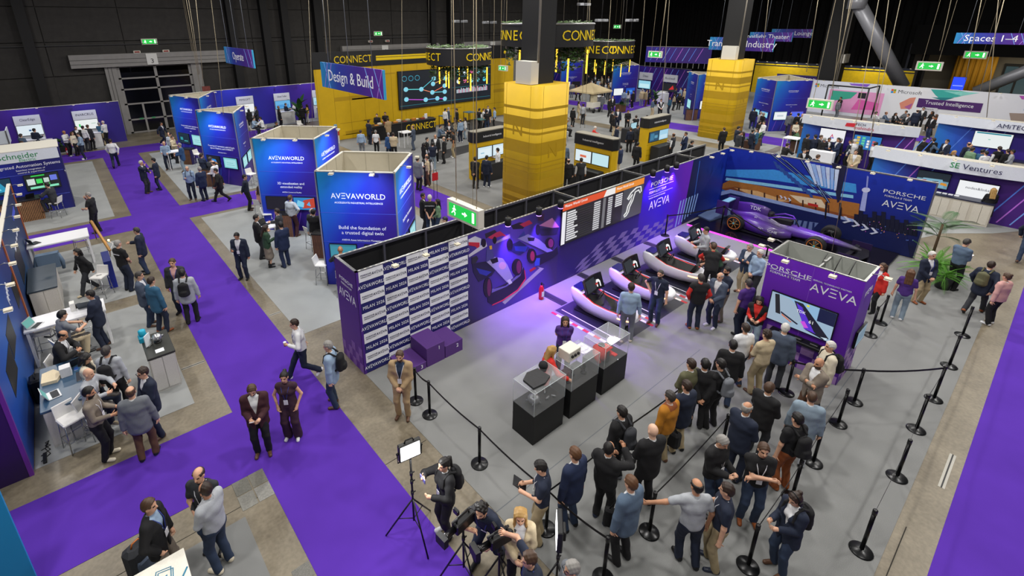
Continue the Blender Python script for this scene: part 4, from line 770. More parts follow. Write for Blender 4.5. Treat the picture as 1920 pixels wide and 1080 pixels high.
def tv(name, label, O, U, V, W, H, base, shapes=(), parent=None, t=.05, emit=.9, cat='screen', bez=.02, group=None):
    """flat screen: U right, V up in the world; shapes are (points 0..1, colour)"""
    U, V = Vector(U).normalized(), Vector(V).normalized(); N = U.cross(V)
    if parent is None: s = thing(name, label, cat, O, group=group); P = Vector((0, 0, 0))
    else: s = thing(name, None, None, O); s.parent = parent; P = Vector((0, 0, 0))
    fr = MB(); fr.plate([(-W/2, -H/2), (W/2, -H/2), (W/2, H/2), (-W/2, H/2)], P, U, V, N, t); fr.build('bezel', BLK, s)
    MB().plate([(-W/2+bez, -H/2+bez), (W/2-bez, -H/2+bez), (W/2-bez, H/2-bez), (-W/2+bez, H/2-bez)], P+N*t, U, V, N, .002).build('display', M(base, .25, emit=emit), s)
    for i, (pts, h) in enumerate(shapes): MB().plate([((a-.5)*(W-2*bez), (b-.5)*(H-2*bez)) for a, b in pts], P+N*(t+.002), U, V, N, .001+i*.0002).build('screen_shape', M(h, .25, emit=emit), s)
    return s
def R_(a, b, c, d): return [(a, b), (c, b), (c, d), (a, d)]
RACE = [(R_(0, .55, 1, 1), '8fb8dc'), ([(0, 0), (.35, .0), (.62, .55), (.3, .95), (0, 1)], '9fb4c8'), ([(.05, .95), (.12, .98), (.2, .3), (.12, .3)], '10131c'), ([(.36, .95), (.5, .95), (.98, .1), (.9, 0), (.62, .1)], '14162a'), ([(.4, .9), (.52, .8), (.78, .1), (.6, .12)], '5a30d0'), ([(.5, .8), (.6, .75), (.88, .2), (.76, .12)], '17142c'), ([(.58, .38), (.66, .2), (.6, .15), (.52, .32)], 'd04fe0'), ([(.56, .96), (.6, .96), (.6, .9), (.56, .9)], 'e6e020'), ([(.2, .42), (.5, .2), (.48, .16), (.2, .36)], '1a1c30'), ([(.22, .34), (.4, .18), (.38, .16), (.22, .3)], 'e06a30'), (R_(.75, .55, 1, 1), '0c1440'), ([(.86, .06), (.96, .1), (.94, .02)], 'cfe0f0')]
s = tv('wall_screen', 'large screen on the purple tower showing a racing car', (13.155, 3.08, 1.48), UYn, UZ, 1.46, .82, '9db8d0', RACE); text('TDK', s, (-.06, .0, .12), UYn, UZ, .10, LWE); text('61', s, (-.06, -.26, -.06), UYn, UZ, .12, LWE)
s = thing('sound_bar', 'long black shelf with game pads under the tower screen', 'shelf', (13.155, 3.03, .87)); MB().bbox(-.26, -.60, -.04, 0, .60, .03, .01).build('shelf_board', BLK, s)
for y in (-.4, -.05, .3): MB().bbox(-.2, y-.09, .03, -.06, y+.09, .075, .015).build('game_pad', M('1d1d20', .4), s)
s = tv('wall_screen', 'thin screen on the side panel of the purple tower', (14.05, 2.02, 1.08), UX, UZ, .75, .46, '7fa0b8', [(R_(.1, .2, .9, .8), '5f88a4')], emit=.6)
for y in (2.6, 3.6): clip_lamp(tb, (13.18, y, 2.86), (-1, 0, 0))
clip_lamp(tb, (13.7, 2.05, 2.86), (0, -1, 0)); clip_lamp(tb, (14.0, 4.05, 2.86), (0, 1, 0)); clip_lamp(tb, (13.4, 4.05, 2.86), (0, 1, 0))
for k in range(3): MB().tube([(14.22, 2.5+k*.3, 2.85), (14.0, 2.5+k*.3, 2.7), (13.98, 2.55+k*.3, 2.3)], .012, 5).build('cable', BLK, tb)
# racing simulators
def loft(mb, secs, m_of, close=True):
    n = len(secs[0]); vs = [p for s in secs for p in s]; o = len(mb.v); mb.v += [tuple(p) for p in vs]
    for i in range(len(secs)-1):
        for k in range(n if close else n-1): mb.f.append((o+i*n+k, o+i*n+(k+1) % n, o+(i+1)*n+(k+1) % n, o+(i+1)*n+k)); mb.m.append(m_of(i, k)); mb.sm.append(True)
    mb.f += [tuple(range(o+n-1, o-1, -1)), tuple(range(o+(len(secs)-1)*n, o+len(secs)*n))]; mb.m += [m_of(0, 0)]*2; mb.sm += [False]*2
RED = M('d02a1e', .4); PODW = M('e2e2e6', .3, noise=.02, coat=.4)
def simulator():
    s = thing('racing_simulator', 'white pod racing simulator with red-rimmed cockpit', 'simulator', (0, 0, .012))
    #      y    half-w  zbot  zrim  floor depth
    prof = [(-1.28, .16, .40, .52, 0), (-1.15, .30, .28, .56, 0), (-.98, .38, .20, .58, 0), (-.90, .40, .17, .58, .05), (-.82, .41, .15, .58, .34), (-.4, .44, .10, .57, .36), (.1, .45, .09, .60, .36), (.42, .44, .10, .70, .38), (.50, .43, .11, .72, .05), (.58, .42, .12, .74, 0), (.85, .38, .18, .78, 0), (1.08, .28, .28, .74, 0), (1.20, .14, .40, .66, 0)]
    secs = []
    for y, w_, zb, zr, dp in prof:
        ri, fl = w_-.09, zr-dp-.002; secs.append([(0, y, zb), (w_*.62, y, zb+.01), (w_, y, zb+(zr-zb)*.55), (w_*.97, y, zr-.03), (w_-.03, y, zr), (ri, y, zr-.005), (ri-.02, y, fl), (0, y, fl), (-ri+.02, y, fl), (-ri, y, zr-.005), (-w_+.03, y, zr), (-w_*.97, y, zr-.03), (-w_, y, zb+(zr-zb)*.55), (-w_*.62, y, zb+.01)])
    mb = MB(); loft(mb, secs, lambda i, k: (2 if k in (5, 6, 7, 8) else 1 if k in (4, 9) else 0) if 2 < i < 9 else 0); mb.build('hull', [PODW, RED, M('0b0b0c', .5)], s)
    b = MB(); b.box(-.3, -.9, 0, .3, .9, .05); b.build('base_plate', BLK, s)
    for y in (-.6, .5):
        b = MB(); b.lathe([(.06, .05), (.05, .16)], 10, c=(0, y)); b.build('pedestal', BLK, s)
    MB().prism([(-.3, .68), (.3, .68), (.22, 1.05), (-.22, 1.05)], .775, .81).build('nose_cover', M('16124a', .15), s)
    st = MB(); st.bbox(-.19, -.7, .26, .19, -.2, .34, .03); st.build('seat_base', BLK, s); MB().add([(-.19, -.62, .3), (.19, -.62, .3), (.16, -.88, .82), (-.16, -.88, .82), (-.19, -.72, .3), (.19, -.72, .3), (.16, -.97, .82), (-.16, -.97, .82)], [(0, 1, 2, 3), (7, 6, 5, 4), (0, 4, 5, 1), (1, 5, 6, 2), (2, 6, 7, 3), (3, 7, 4, 0)]).build('seat_back', M('111113', .6), s)
    n = 9; fr, bk = [], []
    for k in range(n):                                          # curved monitor facing the driver
        a = -.55+1.1*k/(n-1); x = 1.0*math.sin(a); y = .36-.30*(1-math.cos(a))*1.4; fr.append((x, y))
    vs = [(x, y-.0, .78) for x, y in fr]+[(x, y+.20, 1.25) for x, y in fr]+[(x, y+.03, .78) for x, y in fr]+[(x, y+.23, 1.25) for x, y in fr]
    fs = [(k, k+1, n+k+1, n+k) for k in range(n-1)]+[(2*n+k+1, 2*n+k, 3*n+k, 3*n+k+1) for k in range(n-1)]+[(n+k, n+k+1, 3*n+k+1, 3*n+k) for k in range(n-1)]+[(k+1, k, 2*n+k, 2*n+k+1) for k in range(n-1)]+[(0, n, 3*n, 2*n), (n-1, 3*n-1, 4*n-1, 2*n-1)]
    mon = MB().add(vs, fs).build('monitor', M('1a1c22', .2), s); MB().add([(vs[1][0], vs[1][1]+.005, .84), (vs[5][0], vs[5][1]+.005, .84), (vs[5+n][0], vs[5+n][1]-.03, 1.19), (vs[1+n][0], vs[1+n][1]-.03, 1.19)], [(0, 1, 2, 3)]).build('screen_glow', M('2b3a44', .3, emit=.5), mon)
    px_, py_ = vs[6][0]-.02, vs[6][1]-.03
    MB().plate([(-.08, .0), (-.08, .16), (-.05, .22), (.03, .22), (.08, .16), (.08, .0), (.04, .0), (.04, .12), (.0, .15), (-.04, .12), (-.04, .0)], (px_, py_+.03, .88), (1, -.35, 0), (0, .42, 1), (0, -1, .4), .004).build('helmet_icon', M('f2f2f2', .3, emit=1.), mon)
    MB().plate([(-.02, 0), (.1, 0), (.1, .05), (-.02, .05)], (.12, vs[4][1]+.03, .96), UX, (0, .42, 1), (0, -1, 0), .004).build('red_mark', M('d02020', .3, emit=.8), mon)
    MB().tube([(0, .5, .7), (0, .42, .92)], .04, 8).build('monitor_stem', BLK, s)
    wh = MB(); wh.tube([(.15*math.cos(a*PI/8), .10-.05*math.sin(a*PI/8), .76+.15*math.sin(a*PI/8)) for a in range(16)], .018, 6, closed=True); w_ = wh.build('steering_wheel', BLK, s); MB().tube([(-.14, .10, .76), (.14, .10, .76)], .022, 6).build('spoke', M('2a2a2e', .4), w_); MB().tube([(0, .10, .76), (0, .45, .66)], .03, 8).build('steering_column', BLK, w_)
    for sx in (-1, 1): MB().tube([(.15*sx, -1.18, .44), (.31*sx, -1.12, .45), (.385*sx, -.98, .46), (.41*sx, -.78, .46)], .02, 6).build('tail_light', M('ffb070', .3, emit=5.), s)
    return s
sim0 = simulator()
KERB = [MB().box(0, 0, 0, .2, .1, .004).mesh('kerb_block', M(h, .6)) for h in ('d8d6d6', 'b5202a')]
MATB = M('1b1d2c', .55)
for k, X in enumerate((11.25, 13.2, 15.2, 17.35)):
    s = sim0 if k == 0 else copy_tree(sim0); s.location = (X, 7.55, .012); s.scale = (.9, .9, .95); s.rotation_euler = (0, 0, math.radians(4)); s['label'] = 'white pod racing simulator with red-rimmed cockpit, %s' % ['beside the stewards by the showcases', 'second along from the showcases', 'third along from the showcases', 'beside the car stage'][k]
    m = thing('floor_mat', 'dark floor mat edged with red and white kerb blocks under the %s simulator' % ['first', 'second', 'third', 'fourth'][k], 'floor mat', (X, 7.5, .006)); MB().box(-.8, -1.15, 0, .72, 1.2, .004).build('mat', MATB, m)
    for q in range(12): inst('kerb_block', KERB[q % 2], m, (-.9, -1.2+q*.2, .0), PI/2); inst('kerb_block', KERB[(q+1) % 2], m, (.82, -1.2+q*.2, 0.), PI/2)
    MB().box(-.62, -.9, .004, -.59, 1.1, .006).build('grid_line', LW, m)
    r = thing('cable_ramp', 'dark cable ramp running from the wall to the %s simulator' % ['first', 'second', 'third', 'fourth'][k], 'cable ramp', (X-.3, 9.25, .006)); MB().prism([(-.14, -.5), (.14, -.5), (.14, .5), (-.14, .5)], 0, .012).build('ramp_body', M('23242a', .6), r); MB().prism([(-.07, -.5), (.07, -.5), (.07, .5), (-.07, .5)], .012, .018).build('lid', M('17181c', .6), r)
# fire extinguisher by the wall
def extinguisher(x, y, label, z=.006):
    e = thing('fire_extinguisher', label, 'fire extinguisher', (x, y, z)); MB().lathe([(.075, 0), (.08, .03), (.08, .38), (.05, .46), (.03, .5)], 14).build('cylinder', M('c21f2a', .3), e); MB().box(-.05, -.082, .12, .05, -.07, .3).build('data_plate', LW, e); MB().lathe([(.025, .5), (.03, .56), (.015, .6)], 8).build('valve', BLK, e); MB().tube([(.02, 0, .55), (.11, 0, .5), (.1, 0, .2)], .012, 6).build('hose', BLK, e)
extinguisher(10.62, 9.45, 'red fire extinguisher standing by the race-car mural')
# the purple formula racing car
car = thing('formula_car', 'purple and black single-seat electric racing car on the stage', 'racing car', (21.8, 6.6, .075), PI)
CARM = grad([(0, '3a2a52'), (.25, '5b2fa8'), (.5, '4a3a66'), (.75, '6c38c8'), (1, '4d4a55')], 'Y', -2.0, 2.9, rough=.25, tilt=.8); CARB = M('1b1a1f', .3)
def ring(y, w_, z0, z1, n=12, p=.7): return [((1 if math.cos(a*2*PI/n) >= 0 else -1)*abs(math.cos(a*2*PI/n))**p*w_, y, (z0+z1)/2+(1 if math.sin(a*2*PI/n) >= 0 else -1)*abs(math.sin(a*2*PI/n))**p*(z1-z0)/2) for a in range(n)]
mb = MB(); loft(mb, [ring(*q) for q in ((-1.95, .10, .35, .55), (-1.5, .22, .2, .62), (-.9, .34, .12, .78), (-.3, .36, .1, .72), (.1, .33, .1, .58), (.7, .30, .14, .56), (1.3, .24, .22, .52), (2.0, .17, .26, .46), (2.6, .11, .26, .38), (2.85, .06, .27, .33))], lambda i, k: 0); mb.build('monocoque', CARM, car)
mb = MB(); loft(mb, [ring(*q) for q in ((-1.7, .03, .5, 1.0), (-1.2, .06, .6, 1.08), (-.7, .13, .65, 1.06), (-.45, .15, .65, .98))], lambda i, k: 0); mb.build('engine_cover', CARM, car)
MB().prism([(-.16, -.38), (.16, -.38), (.2, .0), (.14, .45), (-.14, .45), (-.2, 0)], .56, .735).build('cockpit_opening', M('08080a', .6), car); MB().bbox(-.15, -.46, .6, .15, -.28, .88, .03).build('headrest', CARB, car)
MB().tube([(.27, -.35, .7), (.27, .05, .86), (.17, .38, .88), (0, .52, .84), (-.17, .38, .88), (-.27, .05, .86), (-.27, -.35, .7)], .03, 7).build('halo', M('6a35c0', .3), car); MB().tube([(0, .52, .84), (0, .7, .56)], .022, 6).build('halo_strut', CARB, car)
for sx in (-1, 1):
    mb = MB(); loft(mb, [[(sx*(cx+a), y, z) for a, z in ((-w_, zb), (w_, zb), (w_*.9, zt), (-w_, zt+.06))] for y, cx, w_, zb, zt in ((-1.5, .35, .10, .2, .42), (-1.0, .50, .22, .12, .50), (-.2, .55, .25, .1, .46), (.35, .48, .2, .12, .38), (.6, .36, .08, .15, .30))], lambda i, k: 0); mb.build('sidepod', CARM, car); MB().prism([(sx*.3, -1.6), (sx*.85, -1.2), (sx*.85, .5), (sx*.3, 1.0)], .04, .07).build('floor_board', CARB, car)
MB().box(-.5, -2.32, .88, .5, -2.05, .92).build('rear_wing_flap', M('7fb4d8', .3), car)
for sx in (-1, 1): MB().prism([(sx*.50, -2.4), (sx*.53, -2.4), (sx*.53, -1.9), (sx*.50, -1.9)], .4, 1.0).build('rear_wing_plate', M('3f2470', .3), car)
MB().prism([(-.85, 2.5), (-.7, 2.95), (0, 3.1), (.7, 2.95), (.85, 2.5), (.7, 2.45), (0, 2.7), (-.7, 2.45)], .10, .13).build('front_wing', CARB, car)
for sx in (-1, 1): MB().prism([(sx*.84, 2.35), (sx*.87, 2.35), (sx*.87, 2.98), (sx*.84, 2.98)], .05, .32).build('front_wing_plate', M('2b1c48', .4), car)
MB().prism([(-.7, 2.52), (.7, 2.52), (.6, 2.66), (-.6, 2.66)], .22, .25).build('front_flap', CARB, car)
tyre = MB().lathe([(.20, -.14), (.30, -.15), (.335, -.10), (.335, .10), (.30, .15), (.20, .14)], 28).mesh('tyre', M('151416', .75)); rim = MB().lathe([(.205, -.152), (.205, .152)], 24).mesh('rim', M('1c1c20', .3, .6)); band = MB().tube([(.255*math.cos(a*PI/12), .255*math.sin(a*PI/12), .151) for a in range(24)], .013, 5, closed=True).mesh('tyre_band', M('d8761e', .5)); hub = MB().lathe([(.035, .15), (.035, .18)], 10).mesh('wheel_nut', M('27b6c9', .4)); spk = MB().box(-.012, .03, .152, .012, .2, .165).mesh('spoke', M('b98a3a', .4, .5))
for sx in (-1, 1):
    for y, nm in ((-1.38, 'rear'), (1.6, 'front')):
        wl = thing('wheel', None, None, (sx*.86, y, .335)); wl.parent = car; wl.rotation_euler = (0, sx*PI/2, 0)
        for n_, m_ in (('tyre', tyre), ('rim', rim), ('tyre_band', band), ('wheel_nut', hub)): inst(n_, m_, wl)
        for q in range(7): inst('spoke', spk, wl, rz=q*2*PI/7)
        for dz, dy in ((.1, .22), (.1, -.22), (-.1, .18), (-.1, -.18)): MB().tube([(sx*.22, y+dy, .36+dz*.6), (sx*.74, y, .335+dz)], .014, 5).build('suspension_arm', CARB, car)
SDN = (0, 1, 0)
text('TDK', car, (.16, -.95, .92), (0, 1, .0), UZ, .22, LW); text('PORSCHE', car, (.765, -.15, .33), (0, 1, 0), UZ, .13, LW, sx=1.3); text('gfmd', car, (.385, -.35, .62), (0, 1, 0), UZ, .12, LW) if 0 else None; text('61', car, (.36, -.8, .62), (0, 1, 0), UZ, .12, LW)
# stanchions and belts
POLE = M('121214', .3, .4)
stan = thing('barrier_post', 'black retractable-belt barrier post', 'barrier post'); MB().lathe([(.175, 0), (.175, .012), (.16, .025), (.06, .04), (.035, .05)], 24).build('base', M('17181a', .28, .3), stan); MB().lathe([(.031, .04), (.031, .84)], 12).build('pole', POLE, stan); MB().lathe([(.036, .84), (.036, .93), (.028, .94)], 12).build('belt_cassette', M('0c0c0e', .4), stan)
SP = {}
SN = dict(a1='by the podium', a2='by the tan suit', a3='before the plinths', a4='behind the tablet user', a5='by the film crew', b1='by the mustard jacket', b2='among dark suits', b3='by the balding navy suit', b4='under the grey T-shirt hand', c1='before the headphones', c2='behind the headphones', c3='by the pale blue jacket', c4='by the brown jacket', c5='off the tower corner', c6='before the chequered tower base', d1='by the person in pink', d2='second from pink', d3='third from pink', d4='fourth from pink', d5='fifth from pink', d6='last from pink', e1='behind the purple tower', e2='by the woman in purple', f1='by the wall', f2='at the stage corner', f3='before the stage')
def post_(key, px, py, label):
    p = G(px, py); s = stan if not SP else copy_tree(stan); s.location = (p.x, p.y, .006); SP[key] = s.location.copy(); s['label'] = label; s['group'] = 'black queue barrier posts'
def belt(a, b, k=[0]):
    A, B = SP[a]+Vector((0, 0, .885)), SP[b]+Vector((0, 0, .885)); d = (B-A).normalized(); A = A+d*.04; B = B-d*.04; n = 6; vs = []; 
    for i in range(n+1):
        q = A.lerp(B, i/n); sg = -.05*4*(i/n)*(1-i/n); vs += [(q.x, q.y, q.z-.024+sg), (q.x, q.y, q.z+.024+sg)]
    side = Vector((d.y, -d.x, 0))*.002; m = len(vs); vs2 = [tuple(Vector(v)+side) for v in vs]+[tuple(Vector(v)-side) for v in vs]; fs = []
    for i in range(n): a_ = 2*i; fs += [(a_, a_+2, a_+3, a_+1), (m+a_+1, m+a_+3, m+a_+2, m+a_), (a_+1, a_+3, m+a_+3, m+a_+1), (a_, m+a_, m+a_+2, a_+2)]
    k[0] += 1; MB().add(vs2, fs).build('barrier_belt', M('0d0d0f', .6), label='black belt from post %s to post %s' % (SN[a], SN[b]), cat='barrier belt', group='queue barrier belts')
for key, px, py, lab in (('a1', 780, 752, 'black belt barrier post beside the third podium step'), ('a2', 806, 778, 'black belt barrier post next to the man in the tan suit'), ('a3', 899, 870, 'black belt barrier post at the corner of the bare carpet before the plinths'), ('a4', 1024, 992, 'black belt barrier post behind the man with a tablet'), ('a5', 1131, 1085, 'black belt barrier post by the film crew light panel'),
    ('b1', 1176, 860, 'black belt barrier post beside the man in the mustard jacket'), ('b2', 1320, 742, 'black belt barrier post among the queue in dark suits'), ('b3', 1352, 845, 'black belt barrier post beside the balding man in a navy suit'), ('b4', 1217, 998, 'black belt barrier post touched by the man in a grey T-shirt'),
    ('c1', 1402, 1062, 'black belt barrier post in front of the woman with headphones'), ('c2', 1484, 935, 'black belt barrier post behind the woman with headphones'), ('c3', 1524, 868, 'black belt barrier post beside the pale blue jacket man'), ('c4', 1571, 795, 'black belt barrier post beside the man in the brown jacket'), ('c5', 1601, 754, 'black belt barrier post off the corner of the purple tower'), ('c6', 1474, 737, 'black belt barrier post before the chequered base of the purple tower'),
    ('d1', 1804, 629, 'black belt barrier post beside the person in pink'), ('d2', 1779, 687, 'second belt barrier post along the concrete strip from the person in pink'), ('d3', 1750, 749, 'third belt barrier post along the concrete strip from the person in pink'), ('d4', 1717, 806, 'fourth belt barrier post along the concrete strip from the person in pink'), ('d5', 1681, 895, 'fifth belt barrier post along the concrete strip from the person in pink'), ('d6', 1614, 1033, 'last belt barrier post along the concrete strip, farthest from the person in pink'),
    ('e1', 1631, 629, 'black belt barrier post behind the purple tower'), ('e2', 1650, 606, 'black belt barrier post beside the woman in purple top and jeans'), ('f1', 1247, 442, 'black belt barrier post by the wall near the car stage'), ('f2', 1352, 423, 'black belt barrier post at the corner of the car stage'), ('f3', 1436, 482, 'black belt barrier post before the stage beside two onlookers')): post_(key, px, py, lab)
for a, b in (('a1', 'a2'), ('a2', 'a3'), ('a3', 'a4'), ('a4', 'a5'), ('a4', 'b1'), ('b1', 'b2'), ('b4', 'b3'), ('c1', 'c2'), ('c2', 'c3'), ('c3', 'c4'), ('c6', 'c5'), ('c5', 'd3'), ('d1', 'd2'), ('d2', 'd3'), ('d3', 'd4'), ('d4', 'd5'), ('d5', 'd6'), ('e1', 'e2'), ('f1', 'f2'), ('f2', 'f3')): belt(a, b)
# ---------------------------------------------------------------- blue printed towers
TXW = M('f4f6ff', .5, noise=0)
def face(parent, a, b, H, mat, t=.05, name='panel'):
    """panel standing between ground points a and b, its print facing right of a>b... local X along it, Z up, outward -Y"""
    a, b = Vector((*a, 0)), Vector((*b, 0)); U = (b-a); L = U.length; U.normalize(); N = Vector((-U.y, U.x, 0))
    o = MB().box(0, 0, 0, L, t, H).build(name, mat, parent); o.matrix_local = Matrix(((U.x, N.x, 0, a.x), (U.y, N.y, 0, a.y), (0, 0, 1, 0), (0, 0, 0, 1))); return o, L
def blue_print(L, H): return grad([(0, '1b9ad4'), (.16, '1868cc'), (.38, '1c2fb4'), (.62, '2a1a8c'), (1, '3d1a70')], 'X', -.55*H*1.0+.0, L-.0, tilt=-.55)
def monitor(parent, O, U, W, H, base, shapes, t=.05):
    return tv('monitor', None, O, U, UZ, W, H, base, shapes, parent=parent, t=t)
DASH = [(R_(.05, .1, .95, .75), '5fb0b8'), (R_(.05, .82, .95, .92), '9fd8dc')]; DARKS = [(R_(.1, .15, .9, .8), '0c2a36'), (R_(.15, .3, .4, .6), '2f9aa0'), (R_(.5, .2, .85, .3), '4ab0b0')]
MOLT = [(R_(0, 0, 1, 1), '2a86c8'), ([(.4, .1), (1, .2), (1, 1), (.5, .8), (.35, .5)], 'c0402a'), ([(.1, .3), (.45, .2), (.5, .6), (.2, .8)], '7fd0f0'), ([(.6, .4), (.8, .3), (.75, .7)], '5ab0e8')]; PINKD = [(R_(.03, .05, .97, .85), '15404c'), ([(.12, .25), (.3, .22), (.3, .38), (.15, .42)], 'e02a9a'), (R_(.35, .2, .45, .75), '6ab8c0'), (R_(.5, .2, .65, .8), '3a8a94'), (R_(.72, .2, .95, .8), '081418')]; BLUEB = [([(.2, .3), (.5, .45), (.8, .3), (.7, .7), (.35, .75)], '2a8ae0'), ([(.5, .3), (.85, .25), (.7, .5)], 'b07a40')]; PALE = [(R_(.08, .12, .92, .85), 'a8e4e8'), (R_(.2, .3, .8, .34), '70b8c0'), (R_(.2, .5, .7, .54), '70b8c0')]; WHTS = [(R_(.05, .1, .95, .9), 'f4f8fa'), (R_(.25, .4, .75, .6), 'c8d4dc')]
def tower(name, label, pts, H, faces, lamps=2, z=.006):
    """pts anticlockwise from above; faces: index -> (title, subtitle lines, [(screen base, shapes)...], scale)"""
    t = thing(name, label, 'display tower', (0, 0, z)); n = len(pts)
    for i in range(n):
        a, b = pts[i], pts[(i+1) % n]; L = math.dist(a, b); f = faces.get(i)
        p, L = face(t, a, b, H, blue_print(L, H) if f else M('2a1f78', .5), .05)
        li = MB().box(.05, .05, .1, L-.05, .056, H-.0).build('liner', BEIGE, p); MB().box(0, -.01, H, L, .07, H+.03).build('rim_rail', CREAM, p)
        for k in range(1, 3): MB().box(L*k/3-.004, .056, .2, L*k/3+.004, .062, H).build('liner_joint', M('8d8774', .8), p)
        MB().box(-.02, -.012, 0, .02, .03, H).build('corner_post', M('b8bac4', .35, .7), p)
        if not f: continue
        ttl, lines, scr, sc = f; tz = H*.80
        text(ttl, p, (L/2+.05, 0, tz), UX, UZ, .26*sc, TXW); text('ACCELERATE INDUSTRIAL INTELLIGENCE', p, (L/2+.05, 0, tz-.22*sc), UX, UZ, .085*sc, TXW)
        for k, ln in enumerate(lines): text(ln, p, (L/2+.1, 0, H*.53-k*.18*sc-(.08 if k == len(lines)-1 and len(lines) > 1 else 0)), UX, UZ, (.17 if k < max(1, len(lines)-1) else .09)*sc, TXW)
        for zz in (H*.655, H*.40): MB().box(0, -.006, zz, L, 0, zz+.012).build('panel_joint', M('4a5ad0', .4), p)
        for k in range(3): x = L*(.12+.22*k); MB().plate([(x, .05), (x+.03, .05), (x+.33, H*.30), (x+.30, H*.30)], (0, 0, 0), UX, UZ, (0, -1, 0), .004).build('light_streak', M(['8a5ad0', '4a7ae0', '7a4ac0'][k], .5), p)
        for k, (bs, sh) in enumerate(scr):
            cx = L*(.27+.46*k) if len(scr) > 1 else L*.5; monitor(p, (cx, -.0, H*.315), UX, L*.36, L*.22, bs, sh)
        for k in range(lamps): clip_lamp(p, (L*(.25+.5*k), 0, H+.03), (0, -1, 0))
    return t
AW = 'AV\u039eVAWORLD'
def sq(cx, cy, h): return [(cx-h, cy), (cx, cy-h), (cx+h, cy), (cx, cy+h)]
tower('blue_tower', 'square blue tower with two screens behind the sponsor-tile wall', sq(7.57, 14.8, 1.82), 4.0, {0: (AW, ['Build the foundation of', 'a trusted digital twin', 'AVEVA Asset Information Management'], [('2f7f92', [(R_(.02, .05, .98, .88), '3a8fa4')]), ('1c4a58', PINKD)], 1.), 1: (AW, ['Build the foundation', 'AVEVA'], [('7fc4d4', PALE), ('7fc4d4', PALE)], 1.)})
tower('blue_tower', 'square blue tower about extended reality with one dark screen', sq(7.58, 21.05, 1.85), 4.0, {0: (AW, ['3D visualization and', 'extended reality', 'AVEVA Connected Reality'], [('08080c', []), ('2a86c8', MOLT)], .85), 1: (AW, ['3D visualization', 'AVEVA'], [('7fc4d4', PALE), ('7fc4d4', PALE)], .9)})
tower('blue_tower', 'triangular blue tower about connected devices with a bright corner post', [(5.61, 30.32), (6.88, 27.89), (8.12, 30.33)], 4.0, {0: (AW, ['Powering IoT innovation with InTouch,', 'System Platform, and CONNECT', 'AVEVA System Platform'], [('10141c', BLUEB), ('7fd0d8', PALE)], .72), 1: (AW, ['Powering IoT', 'AVEVA'], [('7fc4d4', PALE), ('7fc4d4', PALE)], .6)})
T4 = [tuple(G(*p, 4.0))[:2] for p in ((316, 179), (372, 185), (401, 171))]
tower('blue_tower', 'triangular blue tower beside the hall gate and the exit sign', T4, 4.0, {0: (AW, ['Energy transformation operation and', 'production optimization', 'AVEVA'], [('103038', DARKS), ('8fd8e0', PALE)], .72), 1: (AW, ['Energy', 'AVEVA'], [], .6)})
for loc, tgt in (((5.9, 12.4, 4.5), (6.9, 13.9, 1.5)), ((9.4, 13.0, 4.4), (8.4, 13.8, 1.8)), ((5.7, 19.0, 4.5), (6.7, 20.2, 1.5)), ((9.3, 19.1, 4.5), (8.5, 20.1, 1.8)), ((5.2, 28.4, 4.5), (6.2, 29.1, 1.5)), ((4.6, 35.5, 4.6), (5.6, 36.4, 1.8))): spot('tower_wash', loc, tgt, 330, (.75, .85, 1.), 100, .9, .12)
# ---------------------------------------------------------------- furniture makers
STW = M('e4e2de', .5, noise=.02); CH = M('b4b6b8', .22, .9, noise=.02)
def mk_stool():
    s = thing('bar_stool', 'white bar stool', 'bar stool'); MB().bbox(-.2, -.19, .70, .2, .19, .75, .02).build('seat', STW, s); MB().add([(-.19, .17, .74), (.19, .17, .74), (.18, .24, 1.0), (-.18, .24, 1.0), (-.19, .2, .74), (.19, .2, .74), (.18, .265, 1.0), (-.18, .265, 1.0)], [(0, 1, 2, 3), (7, 6, 5, 4), (0, 4, 5, 1), (1, 5, 6, 2), (2, 6, 7, 3), (3, 7, 4, 0)]).build('backrest', STW, s)
    for a in (-1, 1):
        for b in (-1, 1): MB().tube([(a*.17, b*.16, .71), (a*.21, b*.2, 0)], .011, 5).build('leg', CH, s)
    MB().tube([(-.195, -.185, .28), (.195, -.185, .28), (.195, .185, .28), (-.195, .185, .28)], .009, 5, closed=True).build('footrest', CH, s); return s
STOOL0 = mk_stool(); NST = [0]
def stool(px, py, rz, label, z=.006, xy=None):
    p = xy or G(px, py); s = STOOL0 if NST[0] == 0 else copy_tree(STOOL0); NST[0] += 1; s.location = (p[0], p[1], z); s.rotation_euler = (0, 0, math.radians(rz)); s['label'] = label; s['group'] = 'white bar stools of the booths'
